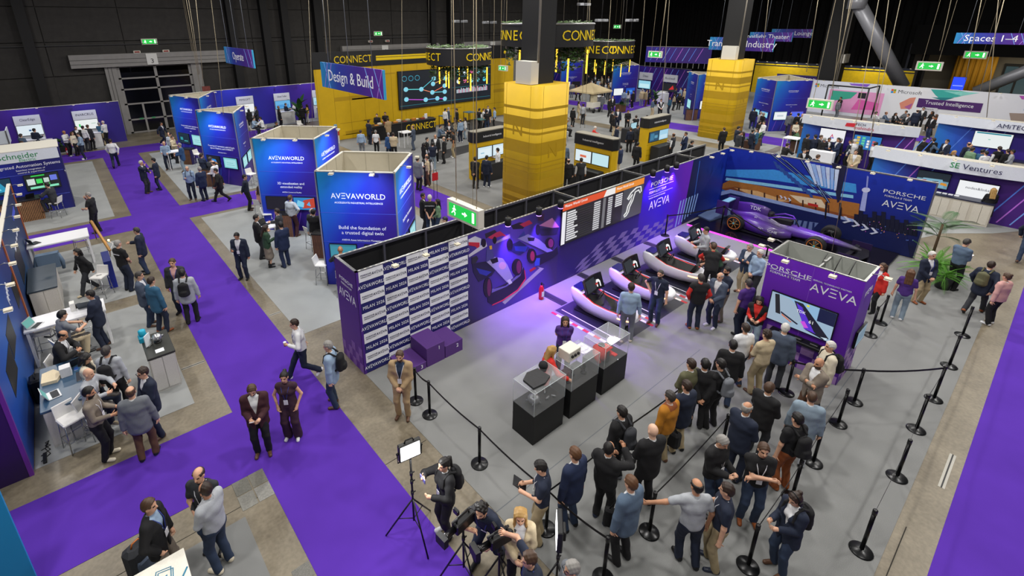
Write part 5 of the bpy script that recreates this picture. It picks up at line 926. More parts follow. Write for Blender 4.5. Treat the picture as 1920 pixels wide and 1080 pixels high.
def table(name, label, x0, y0, x1, y1, h, top=WHT, leg='panel', legm=WHT, th=.05, cat='table', z=.006):
    t = thing(name, label, cat, (0, 0, z)); MB().bbox(x0, y0, h-th, x1, y1, h, .008).build('table_top', top, t)
    if leg == 'panel':
        for x in (x0+.03, x1-.09):
            MB().box(x, y0+.05, 0, x+.06, y0+.11, h-th).build('leg', legm, t); MB().box(x, y1-.11, 0, x+.06, y1-.05, h-th).build('leg', legm, t); MB().box(x, y0+.11, .0, x+.06, y1-.11, .05).build('foot_bar', legm, t)
    elif leg == 'four':
        for x in (x0+.02, x1-.06):
            for y in (y0+.02, y1-.06): MB().box(x, y, 0, x+.04, y+.04, h-th).build('leg', legm, t)
    elif leg == 'cabinet':
        MB().box(x0+.03, y0+.03, 0, x1-.03, y1-.03, h-th).build('carcass', legm, t)
        n = max(2, round((y1-y0)/.55)); w_ = (y1-y0-.06)/n
        for k in range(n): MB().bbox(x1-.03, y0+.03+k*w_+.008, .06, x1-.012, y0+.03+(k+1)*w_-.008, h-th-.02, .004).build('door', legm, t)
        for k in range(2): w2 = (x1-x0-.06)/2; MB().bbox(x0+.03+k*w2+.008, y0+.012, .06, x0+.03+(k+1)*w2-.008, y0+.03, h-th-.02, .004).build('side_panel', legm, t)
    return t
def laptop(x, y, z, rz, label, col='c4c6c8', scr='6fb8b0', group='laptops on the desks'):
    t = thing('laptop', label, 'laptop', (x, y, z+.001), math.radians(rz), group); MB().bbox(-.16, -.11, 0, .16, .11, .015, .004).build('keyboard_base', M(col, .35, .4), t); MB().box(-.14, -.08, .015, .14, .05, .017).build('keys', M('26282c', .6), t)
    l = MB(); l.add([(-.16, .11, .012), (.16, .11, .012), (.16, .19, .21), (-.16, .19, .21), (-.16, .12, .012), (.16, .12, .012), (.16, .2, .21), (-.16, .2, .21)], [(0, 1, 2, 3), (7, 6, 5, 4), (0, 4, 5, 1), (1, 5, 6, 2), (2, 6, 7, 3), (3, 7, 4, 0)]); o = l.build('lid', M(col, .35, .4), t); MB().add([(-.15, .1125, .03), (.15, .1125, .03), (.15, .184, .2), (-.15, .184, .2)], [(0, 1, 2, 3)]).build('display', M(scr, .3, emit=.8), o); o.children[0].location = (0, -.004, 0)
def item(name, label, cat, x0, y0, z0, x1, y1, z1, mat, group=None, b=.006): return MB().bbox(x0, y0, z0, x1, y1, z1, b).build(name, mat, label=label, cat=cat, group=group)
# ---------------------------------------------------------------- left row of booths along the long blue wall (X = -1.95)
LWX = -1.97; lw = thing('booth_wall', 'long dark-blue booth partition with mounted screens and a row of arm lamps', 'booth wall', (0, 0, 0))
segs = [(11.37, 17.4, [(0, '123a9c'), (.5, '0c5ab8'), (1, '0a2a70')]), (17.4, 23.7, [(0, '0c1f5a'), (.5, '0f3f6a'), (1, '0e2a52')])]
for y0, y1, st_ in segs: MB().box(LWX-.06, y0, 0, LWX, y1, 3.0).build('partition_panel', grad(st_, 'Y', y0, y1, tilt=.5), lw)
MB().box(-4.6, 11.31, 0, LWX-.06, 11.37, 3.0).build('return_panel', grad([(0, '2a1048'), (1, '3d1766')], 'Z', 0, 3), lw); MB().box(LWX-.06, 11.30, 0, LWX+.01, 11.37, 3.0).build('end_strip', M('6d2a94', .5), lw); MB().box(LWX-.08, 11.31, 3.0, LWX+.02, 23.7, 3.04).build('top_rail', CREAM, lw)
for y in (17.3, 23.6): MB().box(LWX, y, 0, LWX+.03, y+.14, 3.0).build('edge_panel', M('b8653a', .5), lw)
for k in range(9): clip_lamp(lw, (LWX, 12.6+k*1.33, 3.03), (1, 0, 0))
text('\u2261', lw, (LWX, 15.6, 2.2), (0, -1, 0), UZ, .9, TXW) if 0 else None
for k in range(4): MB().tube([(LWX+.008, 15.3+k*.12+.05*math.cos(a), 2.1+.3*k/4+.12*math.sin(a)) for a in np.linspace(.4, 5.2, 9)], .012, 5).build('logo_stroke', TXW, lw)
for k in range(5): MB().box(LWX, 19.4+k*.5, 1.9, LWX+.006, 19.7+k*.5, 2.0).build('logo_stroke', TXW, lw); MB().box(LWX, 21.4+k*.25, 2.3, LWX+.006, 21.55+k*.25, 2.5).build('logo_stroke', M('5a6cf0', .5), lw)
def wmon(y, z, W, H, bs, sh, lab): tv('wall_screen', lab, (LWX+.005, y, z), (0, -1, 0), UZ, W, H, bs, sh, t=.07, emit=.45)
wmon(12.9, 1.55, 1.2, .66, '27506a', [(R_(.1, .2, .9, .8), '35667e')], 'wall screen above the desk with the open silver laptop'); wmon(14.1, 1.75, 1.1, .62, '27506a', [(R_(.1, .2, .9, .8), '2f5a74')], 'wall screen beside the first, above the black suitcase'); wmon(17.0, 1.7, 1.2, .7, '18303c', [], 'dim wall screen above the white high table'); wmon(19.6, 1.5, 1.6, .95, '14202c', [], 'large dark wall screen above the dark-topped desk')
MB().box(-6, 8.44, 0, -1.86, 8.5, 3.0).build('booth_partition', grad([(0, '0d7fc4'), (1, '1590d0')], 'Z', 0, 3), label='bright sky-blue booth partition at the purple carpet edge', cat='partition')
# desks, tables, counters
DTOP = M('33506a', .3, noise=.02); table('service_desk', 'grey desk with blue-grey top holding a silver laptop and tote bag', -1.66, 11.86, -.9, 13.62, .95, DTOP, 'cabinet', M('b9b5b0', .6)); table('high_table', 'white high table with laptop between two bar stools', -1.93, 15.42, -.22, 16.2, 1.1); table('service_desk', 'dark-topped cream cabinet desk below the large dark screen', -1.93, 18.3, -1.22, 20.3, .95, M('3b4650', .3), 'cabinet', M('c4c0b8', .6)); table('high_table', 'long white high table beside the easel', -1.94, 21.9, -.18, 22.9, 1.1)
table('display_counter', 'white counter with dark top displaying a machined part', .30, 12.36, .88, 13.5, 1.0, M('2f302c', .35), 'cabinet', M('c9c7c2', .6))
laptop(-1.42, 12.35, .957, 100, 'open silver laptop at the end of the grey desk'); laptop(-1.68, 15.62, 1.107, 60, 'open laptop with green screen on the white high table'); laptop(-1.1, 13.35, .957, 200, 'tablet-style laptop beside the seated man on the grey desk', '1d1f24', '4a5a64'); laptop(-.62, 15.98, 1.107, 170, 'closed-angle grey laptop in front of the young man in navy', '4a5058', '3a4048'); laptop(-1.7, 22.3, 1.107, 120, 'dark laptop on the long white high table', '2a2c30', '6aa0a8')
item('cardboard_carton', 'white paper cup carton on the grey desk', 'carton', -1.28, 12.9, .958, -1.08, 13.1, 1.18, M('d8d8d8', .6)); MB().prism([(-1.62, 12.85), (-1.35, 12.8), (-1.25, 13.05), (-1.4, 13.3), (-1.6, 13.25)], .958, 1.03).build('tote_bag', M('d8c9aa', .9, bump=.3), label='crumpled cream tote bag on the grey desk', cat='bag')
item('tablet', 'dark tablet lying on the grey desk', 'tablet', -1.02, 12.55, .958, -.93, 12.95, .97, M('1c2230', .3)); item('phone', 'blue phone lying on the grey desk', 'phone', -1.05, 13.05, .958, -.97, 13.18, .966, M('2a4a8a', .3))
t = thing('suitcase', 'black cabin suitcase standing by the blue wall', 'suitcase', (-1.82, 13.95, .006)); MB().bbox(-.12, -.2, .04, .12, .2, .62, .04).build('shell', M('17171a', .5), t); MB().tube([(0, -.1, .62), (0, -.1, .68), (0, .1, .68), (0, .1, .62)], .012, 5).build('handle', BLK, t); [MB().lathe([(.03, 0), (.03, .04)], 8, c=(0, a)).build('wheel', BLK, t) for a in (-.15, .15)]
item('brochure_box', 'white brochure box on the high table beside the laptops', 'box', -.95, 15.85, 1.108, -.84, 16.05, 1.34, M('e4e2dc', .5)); item('snack_bag', 'small black bag on the high table', 'bag', -.85, 15.98, 1.108, -.70, 16.14, 1.19, BLK, b=.02)
t = thing('display_model', 'silver machined sphere-like part on a black foot on the counter', 'machine model', (.62, 13.0, 1.007)); MB().lathe([(.08, 0), (.09, .02), (.02, .03)], 12).build('foot', BLK, t); MB().lathe([(.03, .03), (.09, .07), (.11, .14), (.08, .2), (.03, .22)], 12).build('casting', M('b8babd', .3, .8), t); [MB().tube([(.09*math.cos(a), .09*math.sin(a), .13), (.14*math.cos(a), .14*math.sin(a), .14)], .025, 8).build('port', M('8e9194', .3, .8), t) for a in (0, 1.6, 3.1, 4.7)]
t = thing('valve_model', 'turquoise plastic pump model on the white counter', 'machine model', (.36, 13.3, 1.007)); MB().bbox(-.1, -.12, 0, .1, .12, .14, .02).build('lower_body', M('1c9ab8', .4), t); MB().lathe([(.07, .14), (.08, .18), (.08, .28), (.05, .3)], 12).build('dome', M('22a6c4', .4), t)
t = thing('table_sign', 'white tablet sign on a stand on the counter', 'sign', (.42, 12.95, 1.007), .9); MB().box(-.1, -.01, .02, .1, .01, .32).build('sign_board', M('dfe6ea', .4), t); MB().box(-.06, -.05, 0, .06, .05, .02).build('foot', SILV, t)
item('leaflet', 'white leaflet on the dark counter top', 'leaflet', .5, 12.5, 1.007, .68, 12.66, 1.011, LW, b=.001)
t = thing('tote_bag', 'cream paper carrier bag leaning on the white counter', 'bag', (.17, 12.75, .006)); MB().bbox(-.09, -.16, 0, .09, .16, .5, .02).build('bag_body', M('d8cdb4', .9), t); MB().tube([(0, -.08, .5), (0, -.05, .62), (0, .05, .62), (0, .08, .5)], .012, 5).build('handle', M('b49a6a', .8), t)
stool(150, 835, 20, 'white moulded stool tucked under the grey desk end'); stool(95, 665, -10, 'white stool pushed under the white high table'); stool(170, 625, 180, 'wire-framed stool at the white high table beside the young man'); stool(158, 480, 10, 'white stool at the long high table by the easel'); stool(196, 555, -40, 'white stool with a pen on its seat behind the man in black T-shirt')
item('pen', 'black pen lying on the white stool seat', 'pen', G(196, 555).x-.06, G(196, 555).y-.01, .757, G(196, 555).x+.08, G(196, 555).y+.01, .768, BLK, b=.002)
t = thing('easel', 'leaning wooden easel board with a small glowing lamp', 'easel', (0, 0, .006)); a, b = G(181, 448), G(207, 480)
MB().tube([G(171, 415, 1.45), G(206, 470, 1.0)], .05, 4).build('board_edge', M('b98a4a', .6), t); MB().tube([G(171, 415, 1.45), (a.x, a.y, 0)], .018, 5).build('leg', M('8a5a32', .6), t); MB().tube([G(206, 470, 1.0), (b.x, b.y, 0)], .018, 5).build('leg', M('8a5a32', .6), t); q = G(204, 452, 1.15); MB().lathe([(.02, 0), (.035, .03), (.02, .06)], 8, c=(q.x, q.y), z=1.15).build('lamp', M('ffc070', .3, emit=12.), t); MB().tube([(q.x, q.y, 1.15), (q.x+.1, q.y-.1, 1.05), G(206, 470, 1.0)], .006, 5).build('lead', LW, t)
c = G(214, 540); MB().bbox(c.x-.1, c.y-.0, .006, c.x+.12, c.y+1.0, 1.0, .01).build('demo_pod', grad([(0, '1a2a9c'), (1, '0c1f6a')], 'Z', 0, 1.0), label='narrow royal-blue demo plinth beside the man in black T-shirt', cat='plinth')
t = thing('jacket', 'blue denim jacket hung over the chair back', 'jacket', (-1.45, 21.3, .006)); MB().prism([(-.3, -.1), (.3, -.14), (.34, .1), (-.28, .14)], .45, .98).build('cloth_body', cloth('steel'), t); MB().tube([(-.28, 0, .9), (-.36, -.02, .6), (-.33, 0, .3)], [.06, .06, .05], 7).build('sleeve', cloth('steel'), t); MB().tube([(.3, 0, .9), (.38, -.04, .6), (.35, 0, .32)], [.06, .06, .05], 7).build('sleeve', cloth('steel'), t)
MB().tube([(-1.78, 17.2, .03), (-1.6, 17.3, .15), (-1.45, 17.1, .05), (-1.6, 16.95, .03), (-1.75, 17.1, .02)], .018, 5).build('cable_coil', BLK, label='black looped cable on the booth floor by the wall', cat='cable')
for k in range(3): MB().tube([(-1.85, 11.6+k*.18, .02), (-1.7, 11.75+k*.14, .02), (-1.78, 11.95+k*.1, .03), (-1.72, 12.2, .02)], .008, 5).build('power_cable', BLK, label='thin black power cable curling on the floor by the blue wall', cat='cable', group='power cables by the blue wall')
item('power_strip', 'black power strip on the floor beside the grey desk', 'power strip', -1.82, 11.5, .006, -1.76, 11.82, .05, BLK)
# drawing table at the near corner
t = table('sketch_table', 'white table with a blue pen sketch beside the carpet', -1.0, 5.6, .0, 6.86, 1.0, M('ece8dc', .5), 'four', M('c8c8c8', .5)); BL = M('2a84a8', .5)
for pts in ([(-.42, 6.42), (-.22, 6.36), (-.18, 6.62), (-.36, 6.66)], [(-.44, 6.46), (-.24, 6.40), (-.20, 6.66), (-.38, 6.70)]): MB().tube([(x, y, 1.003) for x, y in pts], .008, 4, closed=True).build('sketch_line', BL, t)
text('7', t, (-.28, 6.5, 1.0), (1, .3, 0), (-.3, 1, 0), .16, BL, off=.003); MB().tube([(-.12, 6.36, 1.012), (.0-.02, 6.5, 1.012)], .012, 6).build('marker_pen', BL, label='blue marker pen lying on the sketch table', cat='pen')
t = thing('rucksack', 'grey rucksack with orange handle standing on the floor by the sketch table', 'rucksack', (G(268, 1062).x, G(268, 1062).y, .006), .5); MB().bbox(-.2, -.14, 0, .2, .14, .5, .06).build('pack_body', cloth('charcoal'), t); MB().tube([(-.08, 0, .5), (-.05, 0, .57), (.05, 0, .57), (.08, 0, .5)], .014, 6).build('handle', M('c06a2a', .5), t); MB().bbox(-.15, -.2, .06, .15, -.14, .3, .03).build('pocket', cloth('slate'), t)
# ---------------------------------------------------------------- slatted counter stand behind
sb = thing('booth_tower', 'blue booth wall with white header and two screens above the slatted counter', 'booth wall', (0, 0, .006)); MB().box(-4.4, 30.0, 0, -.5, 30.08, 3.0).build('wall_panel', grad([(0, '1a1a90'), (.5, '1c2fb0'), (1, '1a1a6c')], 'X', -4.4, -.4, tilt=.5), sb); MB().box(-4.4, 29.985, 2.5, -.5, 30.0, 3.0).build('header', M('dfe6ee', .5), sb); MB().box(-.5, 30.0, 0, -.44, 32.0, 3.0).build('side_panel', M('1c1a60', .5), sb); MB().box(-4.4, 29.98, 3.0, -.44, 32, 3.03).build('roof_rail', CREAM, sb)
sx_ = onY(34, 297, 30).x; text('Schneider', sb, (sx_, 29.985, 2.78), UX, UZ, .36, M('1f8a4c', .5, noise=0)); text('Electric', sb, (sx_+.3, 29.985, 2.58), UX, UZ, .2, M('3fa86a', .5, noise=0)); text('Integrated Automation Systems', sb, (sx_+.2, 30, 2.3), UX, UZ, .2, TXW, sx=.95); text('Seamless integration of', sb, (sx_+.3, 30, 2.12), UX, UZ, .11, TXW); text('control & supervision', sb, (sx_+.3, 30, 2.0), UX, UZ, .11, TXW)
for zz in (1.9, .75): MB().box(-4.4, 29.99, zz, -.5, 30, zz+.015).build('panel_joint', M('5a6ad8', .5), sb)
tv('wall_screen', 'wall screen with green and white dashboard tiles', (-1.35, 29.99, 1.5), UX, UZ, 1.25, .75, '16201c', [(R_(.05, .35, .28, .75), 'd8e4e0'), (R_(.32, .4, .5, .7), '40e060'), (R_(.54, .42, .7, .72), 'c8d8d0'), (R_(.74, .5, .95, .85), '6a7ae0'), (R_(.1, .08, .95, .22), '8ae8c0'), (R_(.2, .88, .6, .96), '30d050'), (R_(.5, .25, .7, .36), '50d860')]); tv('wall_screen', 'wall screen with a blue data-centre picture', (-3.05, 29.99, 1.5), UX, UZ, 1.25, .75, '0d3a50', [([(.1, .1), (.9, .2), (.7, .8), (.3, .7)], '2a9ac0'), ([(.3, .2), (.7, .3), (.6, .6)], '7fe0f0')])
ct = thing('slatted_counter', 'timber-slatted counter with dark top holding two laptops', 'counter', (0, 0, .006)); MB().box(-3.0, 28.95, 0, -1.62, 29.6, .94).build('carcass', M('1b1a1c', .6), ct); MB().bbox(-3.05, 28.9, .94, -1.57, 29.65, 1.0, .008).build('worktop', BLK, ct)
sl = MB().box(0, -.025, 0, .035, 0, .94).mesh('slat', M('a87a52', .6, noise=.2, scale=12)); [inst('slat', sl, ct, (-2.98+k*.058, 28.95, 0)) for k in range(24)]; sl2 = MB().box(0, 0, 0, .025, .035, .94).mesh('slat', M('a87a52', .6, noise=.2, scale=12)); [inst('slat', sl2, ct, (-1.62, 28.97+k*.058, 0)) for k in range(11)]
laptop(-2.5, 29.25, 1.007, 160, 'open laptop with teal screen at the slatted counter', '1d1f22', '2a9a9a'); laptop(-1.95, 29.3, 1.007, 200, 'dark laptop used by the seated man at the slatted counter', '1d1f22', '2a4a50')
tr_ = G(140, 378); MB().tube([G(121, 318, 1.9), (tr_.x, tr_.y, .02)], .02, 5).build('leaning_pole', CH, label='thin chrome pole leaning beside the blue booth wall', cat='pole')
# two high tables right of the aisle
def high_square(px, py, label, s=.35): p = G(px, py); return table('high_table', label, p.x-s, p.y-s, p.x+s, p.y+s, 1.1, WHT, 'four')
high_square(330, 316, 'square white high table where two men in blue talk'); high_square(511, 470, 'square white high table with a laptop beside the extended reality tower'); p = G(511, 470); laptop(p.x-.1, p.y+.05, 1.107, 30, 'open laptop on the square white high table', '1d1f22', '101418')
def slat_pod(px, py, label, w_=.7): p = G(px, py); t = thing('demo_counter', label, 'counter', (p.x, p.y, .006), -PI/4); MB().box(-w_/2, -.22, 0, w_/2, .22, .95).build('carcass', M('281c5c', .5), t); MB().bbox(-w_/2-.02, -.24, .95, w_/2+.02, .24, 1.0, .006).build('worktop', BLK, t); m = MB().box(0, -.02, 0, .032, 0, .95).mesh('slat', M('8a6242', .6, noise=.2, scale=12)); [inst('slat', m, t, (-w_/2+.01+k*.055, -.22, 0)) for k in range(int(w_/.055))]
slat_pod(356, 307, 'slatted demo counter beside the gate-side tower'); slat_pod(394, 348, 'slatted demo counter before the bright corner post tower'); slat_pod(542, 440, 'slatted demo counter before the extended reality tower'); slat_pod(610, 480, 'slatted demo counter before the tower behind the tile wall')
for k, (px, py, rz, lab) in enumerate(((507, 429, 60, 'white stool before the dark screen'), (608, 530, 45, 'white stool standing at the corner of the sponsor-tile wall'), (376, 310, 30, 'white stool beside the slatted counter near the gate'), (475, 350, 20, 'stool with red cushion right by the corner post tower'))): stool(px, py, rz, lab)
# ---------------------------------------------------------------- partitions at the back
def streaks(parent, x0, x1, z0, z1, U, O, N, n=6, cols=('5a8af0', 'c070e0', '7aa8f4')):
    for k in range(n):
        x = x0+(x1-x0)*(k+.3)/n; MB().plate([(x, z0), (x+.05, z0), (x+.75*(z1-z0)*.6+.05, z1), (x+.75*(z1-z0)*.6, z1)], O, U, UZ, N, .005).build('light_streak', M(cols[k % len(cols)], .5), parent)
pw = thing('partition', 'long purple exhibitor partition beside the hall gate', 'partition'); MB().box(-14, 45.65, 0, 3.46, 45.73, 3.0).build('wall_panel', grad([(0, '4a1a80'), (.5, '3a1c8c'), (1, '2a1c7c')], 'X', -6, 3.5, tilt=.3), pw); MB().box(-14, 45.63, 3.0, 3.48, 45.75, 3.03).build('top_rail', CREAM, pw)
for k in range(4): clip_lamp(pw, (-3.2+k*2.0, 45.65, 3.03), (0, -1, 0))
pw2 = thing('partition', 'long blue exhibitor partition with plants beside the yellow wall', 'partition'); MB().box(9.8, 45.65, 0, 24, 45.73, 3.2).build('wall_panel', grad([(0, '1c2fb4'), (.5, '2a1f90'), (1, '4a1f90')], 'X', 10, 20, tilt=.2), pw2); MB().box(9.8, 45.63, 3.2, 24, 45.75, 3.23).build('top_rail', CREAM, pw2)
for k in range(5): clip_lamp(pw2, (10.6+k*2.2, 45.65, 3.23), (0, -1, 0))
for x in (-2, 1.5, 11.5, 15, 18): spot('partition_wash', (x, 44.6, 4.0), (x, 45.6, 1.8), 70, (.6, .6, 1.), 110, .9, .1)
def kiosk(name, label, cx, cy, brand, scr, face='-Y', W=1.4, extra=None, top=2.55, z=.006):
    a = 0 if face == '-Y' else -PI/2; t = thing(name, label, 'demo kiosk', (cx, cy, z), a)
    MB().box(-W/2, 0, 1.95, W/2, .06, top).build('header', M('d4d8de', .5), t); text(brand, t, (0, 0, 2.26), UX, UZ, .24, NTX, sx=min(1., W*.8/(len(brand)*.15))); tv('monitor', None, (0, 0, 1.55), UX, UZ, W*.98, .72, scr[0], scr[1], parent=t); MB().box(-W/2, .0, 0, W/2, .06, 1.95).build('back_panel', M('cfd3da', .5), t)
    MB().bbox(-W*.45, -.95, 0, W*.45, -.45, 1.0, .01).build('counter', M('d8d8d6', .5), t); MB().bbox(-W*.48, -.98, 1.0, W*.48, -.42, 1.04, .006).build('counter_top', LW, t); return t
k1 = onY(54, 235, 45.6); k2 = onY(160, 222, 45.6); GDASH = [(R_(.15, .3, .22, .6), '30d060'), (R_(.45, .2, .52, .35), '30d060'), (R_(.7, .55, .9, .6), '90c0a0')]
kiosk('demo_kiosk', 'white demo kiosk lettered in dark type on the purple partition', k1.x, 45.55, 'ClearEdge', ('e4f0f8', [(R_(.45, .4, .55, .55), '2a5a90')])); kiosk('demo_kiosk', 'white demo kiosk with green chart screen near the gate', k2.x, 45.55, 'INARCRUS', ('f0f6f4', GDASH))
for px, br, sc, lab in ((459, 'PIMSOFT', ('f4f6f8', [(R_(.3, .3, .7, .5), 'c8d0d8')]), 'white demo kiosk with white screen on the blue partition'), (529, 'Software Toolbox', ('6ab4e8', [(R_(.1, .1, .9, .5), '4a98d8')]), 'white demo kiosk with sky-blue screen on the blue partition'), (600, 'Software', ('b8e0f0', [(R_(.1, .1, .9, .5), '8ac8e0')]), 'white demo kiosk half behind the yellow wall')): p = onY(px, 190, 45.6); kiosk('demo_kiosk', lab, p.x, 45.55, br, sc)
fr = thing('exhibitor_booth', 'aluminium-framed white and blue booth at the hall side', 'booth', (-3.4, 36.5, .006)); MB().box(-2, 0, 2.3, .9, .06, 3.0).build('header', M('dce4ee', .5), fr); MB().box(-2, .05, 0, .9, .1, 2.3).build('wall_panel', grad([(0, '1a2a9c'), (1, '3a1c8c')], 'X', -2, 1), fr); [MB().box(x, -.03, 0, x+.06, .03, 3.0).build('frame_post', SILV, fr) for x in (-.6, .15, .85)]; MB().box(.85, 0, 2.2, .9, 1.6, 3.0).build('side_header', M('dce4ee', .5), fr)
# plants
LEAFG = M('2f5a2a', .5, noise=.25, scale=9); LEAFD = M('26461f', .5, noise=.25, scale=9); LEAFB = M('4f8a35', .45, noise=.25, scale=9)
def leaf_mesh(L, W, droop, n=5):
    mb = MB(); vs = []
    for i in range(n+1):
        t = i/n; w_ = W*math.sin(PI*min(1, t*.9+.08))**.8; vs += [(-w_/2, L*t, -droop*t*t), (0, L*t, -droop*t*t+.02*W), (w_/2, L*t, -droop*t*t)]
    mb.add(vs, [f for i in range(n) for f in ((3*i, 3*i+1, 3*i+4, 3*i+3), (3*i+1, 3*i+2, 3*i+5, 3*i+4))], 0, True); return mb.mesh('leaf', LEAFG)
def frond_mesh(L, droop, nl=18, lw=.035, ll=.42, mat=None):
    mb = MB(); pts = [Vector((0, L*t, -droop*t*t)) for t in np.linspace(0, 1, 7)]; mb.tube(pts, [.014*(1-.8*i/6) for i in range(7)], 4)
    for i in range(nl):
        t = .18+.8*i/nl; p = Vector((0, L*t, -droop*t*t)); l = ll*math.sin(PI*(.15+.8*t))
        for s in (-1, 1):
            e = p+Vector((s*l*.75, l*.6, -.35*l)); d = Vector((0, lw*.5, 0)); m = p.lerp(e, .5)+Vector((0, 0, .05*l)); mb.add([p-d*.4, p+d*.4, m+d, e, m-d], [(0, 4, 3, 2, 1)])
    return mb.mesh('frond', mat or LEAFD)
PALMF = frond_mesh(1.5, .75, 34, .022, .48, M('4c6b45', .5, noise=.2, scale=6)); FERN = frond_mesh(1.0, .6, 20, .03, .2, M('5f9a35', .5, noise=.2, scale=6)); LEAF1 = leaf_mesh(.55, .2, .18); LEAF2 = leaf_mesh(.75, .26, .22)
def put_leaf(name, me, parent, loc, az, tilt, s=1.):
    o = D.objects.new(name, me); COL.objects.link(o); o.parent = parent; o.location = loc; o.rotation_euler = (math.radians(tilt), 0, math.radians(az)); o.scale = (s, s, s)
def pot(parent, r=.2, h=.35, mat=None): MB().lathe([(r*.8, 0), (r, h*.9), (r*1.05, h), (r*.85, h-.04)], 14).build('pot', mat or M('2b2b2e', .6), parent)
random.seed(11)
def palm(x, y, label, n=15, trunk=1.5, s=1., me=None):
    t = thing('potted_palm', label, 'palm', (x, y, .0)); pot(t, .25, .4); MB().tube([(0, 0, .3), (.05, 0, trunk)], [.05, .035], 7).build('trunk', M('5a4630', .8), t)
    for k in range(n): put_leaf('frond', me or PALMF, t, (.04, 0, trunk-.25*(k % 3)), k*137.5, random.uniform(15, 62), s*random.uniform(.8, 1.1))
pp = G(1752, 505); palm(22.75, 1.95, 'tall feathery palm beside the night-track backdrop', 17, 1.75, .62)
def fern(x, y, label, n=26, s=1., z0=.45): 
    t = thing('potted_fern', label, 'fern', (x, y, .0)); pot(t, .24, z0)
    for k in range(n): put_leaf('frond', FERN, t, (random.uniform(-.08, .08), random.uniform(-.08, .08), z0-.02), k*137.5, random.uniform(5, 75), s*random.uniform(.75, 1.1))
fern(22.0, 1.75, 'bright green fern below the palm behind the man in a dark blazer', 34, .85); fern(21.4, 1.35, 'bright green fern behind the man in a blue shirt', 26, .75)
def bush(x, y, label, n=30, r=.5, box=None, me=None, h=.8):
    t = thing('planter', label, 'planter', (x, y, .006)); w_ = box or .6
    MB().bbox(-w_/2, -.25, 0, w_/2, .25, h, .01).build('trough', M('5c4030', .7, noise=.15, scale=10), t); sm = MB().box(0, -.012, 0, .05, 0, h-.04).mesh('slat', M('6d4c38', .7, noise=.2, scale=10)); [inst('slat', sm, t, (-w_/2+.01+k*.07, -.25, .02)) for k in range(int(w_/.07))]
    for k in range(n): put_leaf('leaf', me or LEAF1, t, (random.uniform(-w_/2+.08, w_/2-.08), random.uniform(-.15, .15), h-.03), random.uniform(0, 360), random.uniform(-10, 75), random.uniform(.7, 1.2))
for px, py, w_, lab in ((1408, 283, 1.6, 'long timber planter of broad leaves before the second yellow pillar'), (1490, 285, .8, 'timber planter of broad leaves beside the pink-lit lounge'), (1163, 210, 1.1, 'timber planter of leaves beside the parasol cart')): p = G(px, py); bush(p.x, p.y, lab, 30, box=w_)
def plant(px, py, label, n, me, h0, s, tilt=(30, 80)):
    p = G(px, py); t = thing('potted_plant', label, 'plant', (p.x, p.y, .0)); pot(t, .22, .4)
    MB().tube([(0, 0, .3), (.02, 0, h0)], .03, 6).build('stem', M('4a5a30', .7), t)
    for k in range(n): put_leaf('leaf', me, t, (0, 0, .4+(h0-.4)*(k/n)), k*137.5, random.uniform(*tilt), s)
plant(490, 228, 'dark bushy plant on the blue partition near the orange bag', 24, LEAF1, 1.5, 1.1, (10, 70)); plant(566, 234, 'tall banana plant with big pale leaves beside the woman in yellow', 13, LEAF2, 1.9, 1.6, (40, 85)); plant(118, 285, 'small green plant before the purple partition', 16, LEAF1, .9, .9, (10, 70)); plant(1228, 196, 'broad green plant by the distant purple wall', 18, LEAF1, 1.3, 1.3, (10, 70)); plant(1280, 172, 'feathery palm against the distant purple wall', 12, PALMF, 1.7, 1.0, (20, 60)); plant(1000, 365, 'leafy plant at the foot of the first yellow pillar', 20, LEAF1, .8, 1.3, (5, 60))
extinguisher(*G(128, 290)[:2], 'red fire extinguisher before the purple partition')
# ---------------------------------------------------------------- yellow wall and pillars
YEL = M('d3ab00', .6, noise=.05, scale=2); YELD = M('b89200', .6, noise=.05, scale=2)
yw = thing('screen_wall', 'tall yellow wall with black header band and wide data screen', 'display wall', (0, 0, .006)); YY = 35.3; MB().box(14.5, YY, 0, 34.2, YY+.1, 5.3).build('wall_panel', YEL, yw); MB().box(14.4, YY-.05, 5.3, 34.3, YY+.12, 6.45).build('header', M('15161a', .5), yw)
for k in range(26): x = random.uniform(14.5, 32); z = random.choice([.3, .7, 1.2, 2.2, 2.9, 3.4, 4.0, 4.6, 4.95]); MB().box(x, YY-.006, z, min(34.2, x+random.uniform(1, 3.5)), YY, z+random.choice([.05, .1, .3])).build('print_band', YELD, yw)
for k in range(16): MB().box(14.6+k*1.23, YY-.01, 0, 14.61+k*1.23, YY, 5.3).build('panel_joint', M('8a6e00', .6), yw)
for z, h in ((5.92, .12), (5.68, .2)): MB().box(19.5, YY-.06, z, 29.8, YY-.05, z+h).build('yellow_stripe', M('f0cc00', .5), yw)
text('CONNECT', yw, (17.6, YY-.05, 5.85), UX, UZ, .75, M('f0cc00', .5, noise=0), sx=.85); MB().lathe([(.16, 0), (.16, .02)], 16).build('logo_dot', M('f0cc00', .5), yw).matrix_local = Matrix.Translation((33.0, YY-.05, 5.8)) @ Matrix.Rotation(PI/2, 4, 'X'); text('EVON', yw, (33.7, YY-.05, 5.8), UX, UZ, .25, LW)
led2 = thing('data_screen', 'wide dark wall screen with glowing network nodes and bar charts', 'screen', (0, YY-.08, .006))
def l2(name, pts, h, e=1., t=.06): return MB().plate(pts, (0, 0, 0), UX, UZ, (0, -1, 0), t).build(name, M(h, .3, emit=e), led2)
MB().box(21.3, -.05, 1.72, 31.2, .05, 4.76).build('cabinet', BLK, led2); l2('field', rect(21.35, 1.77, 31.15, 4.71), '0a1624', .8, .052)
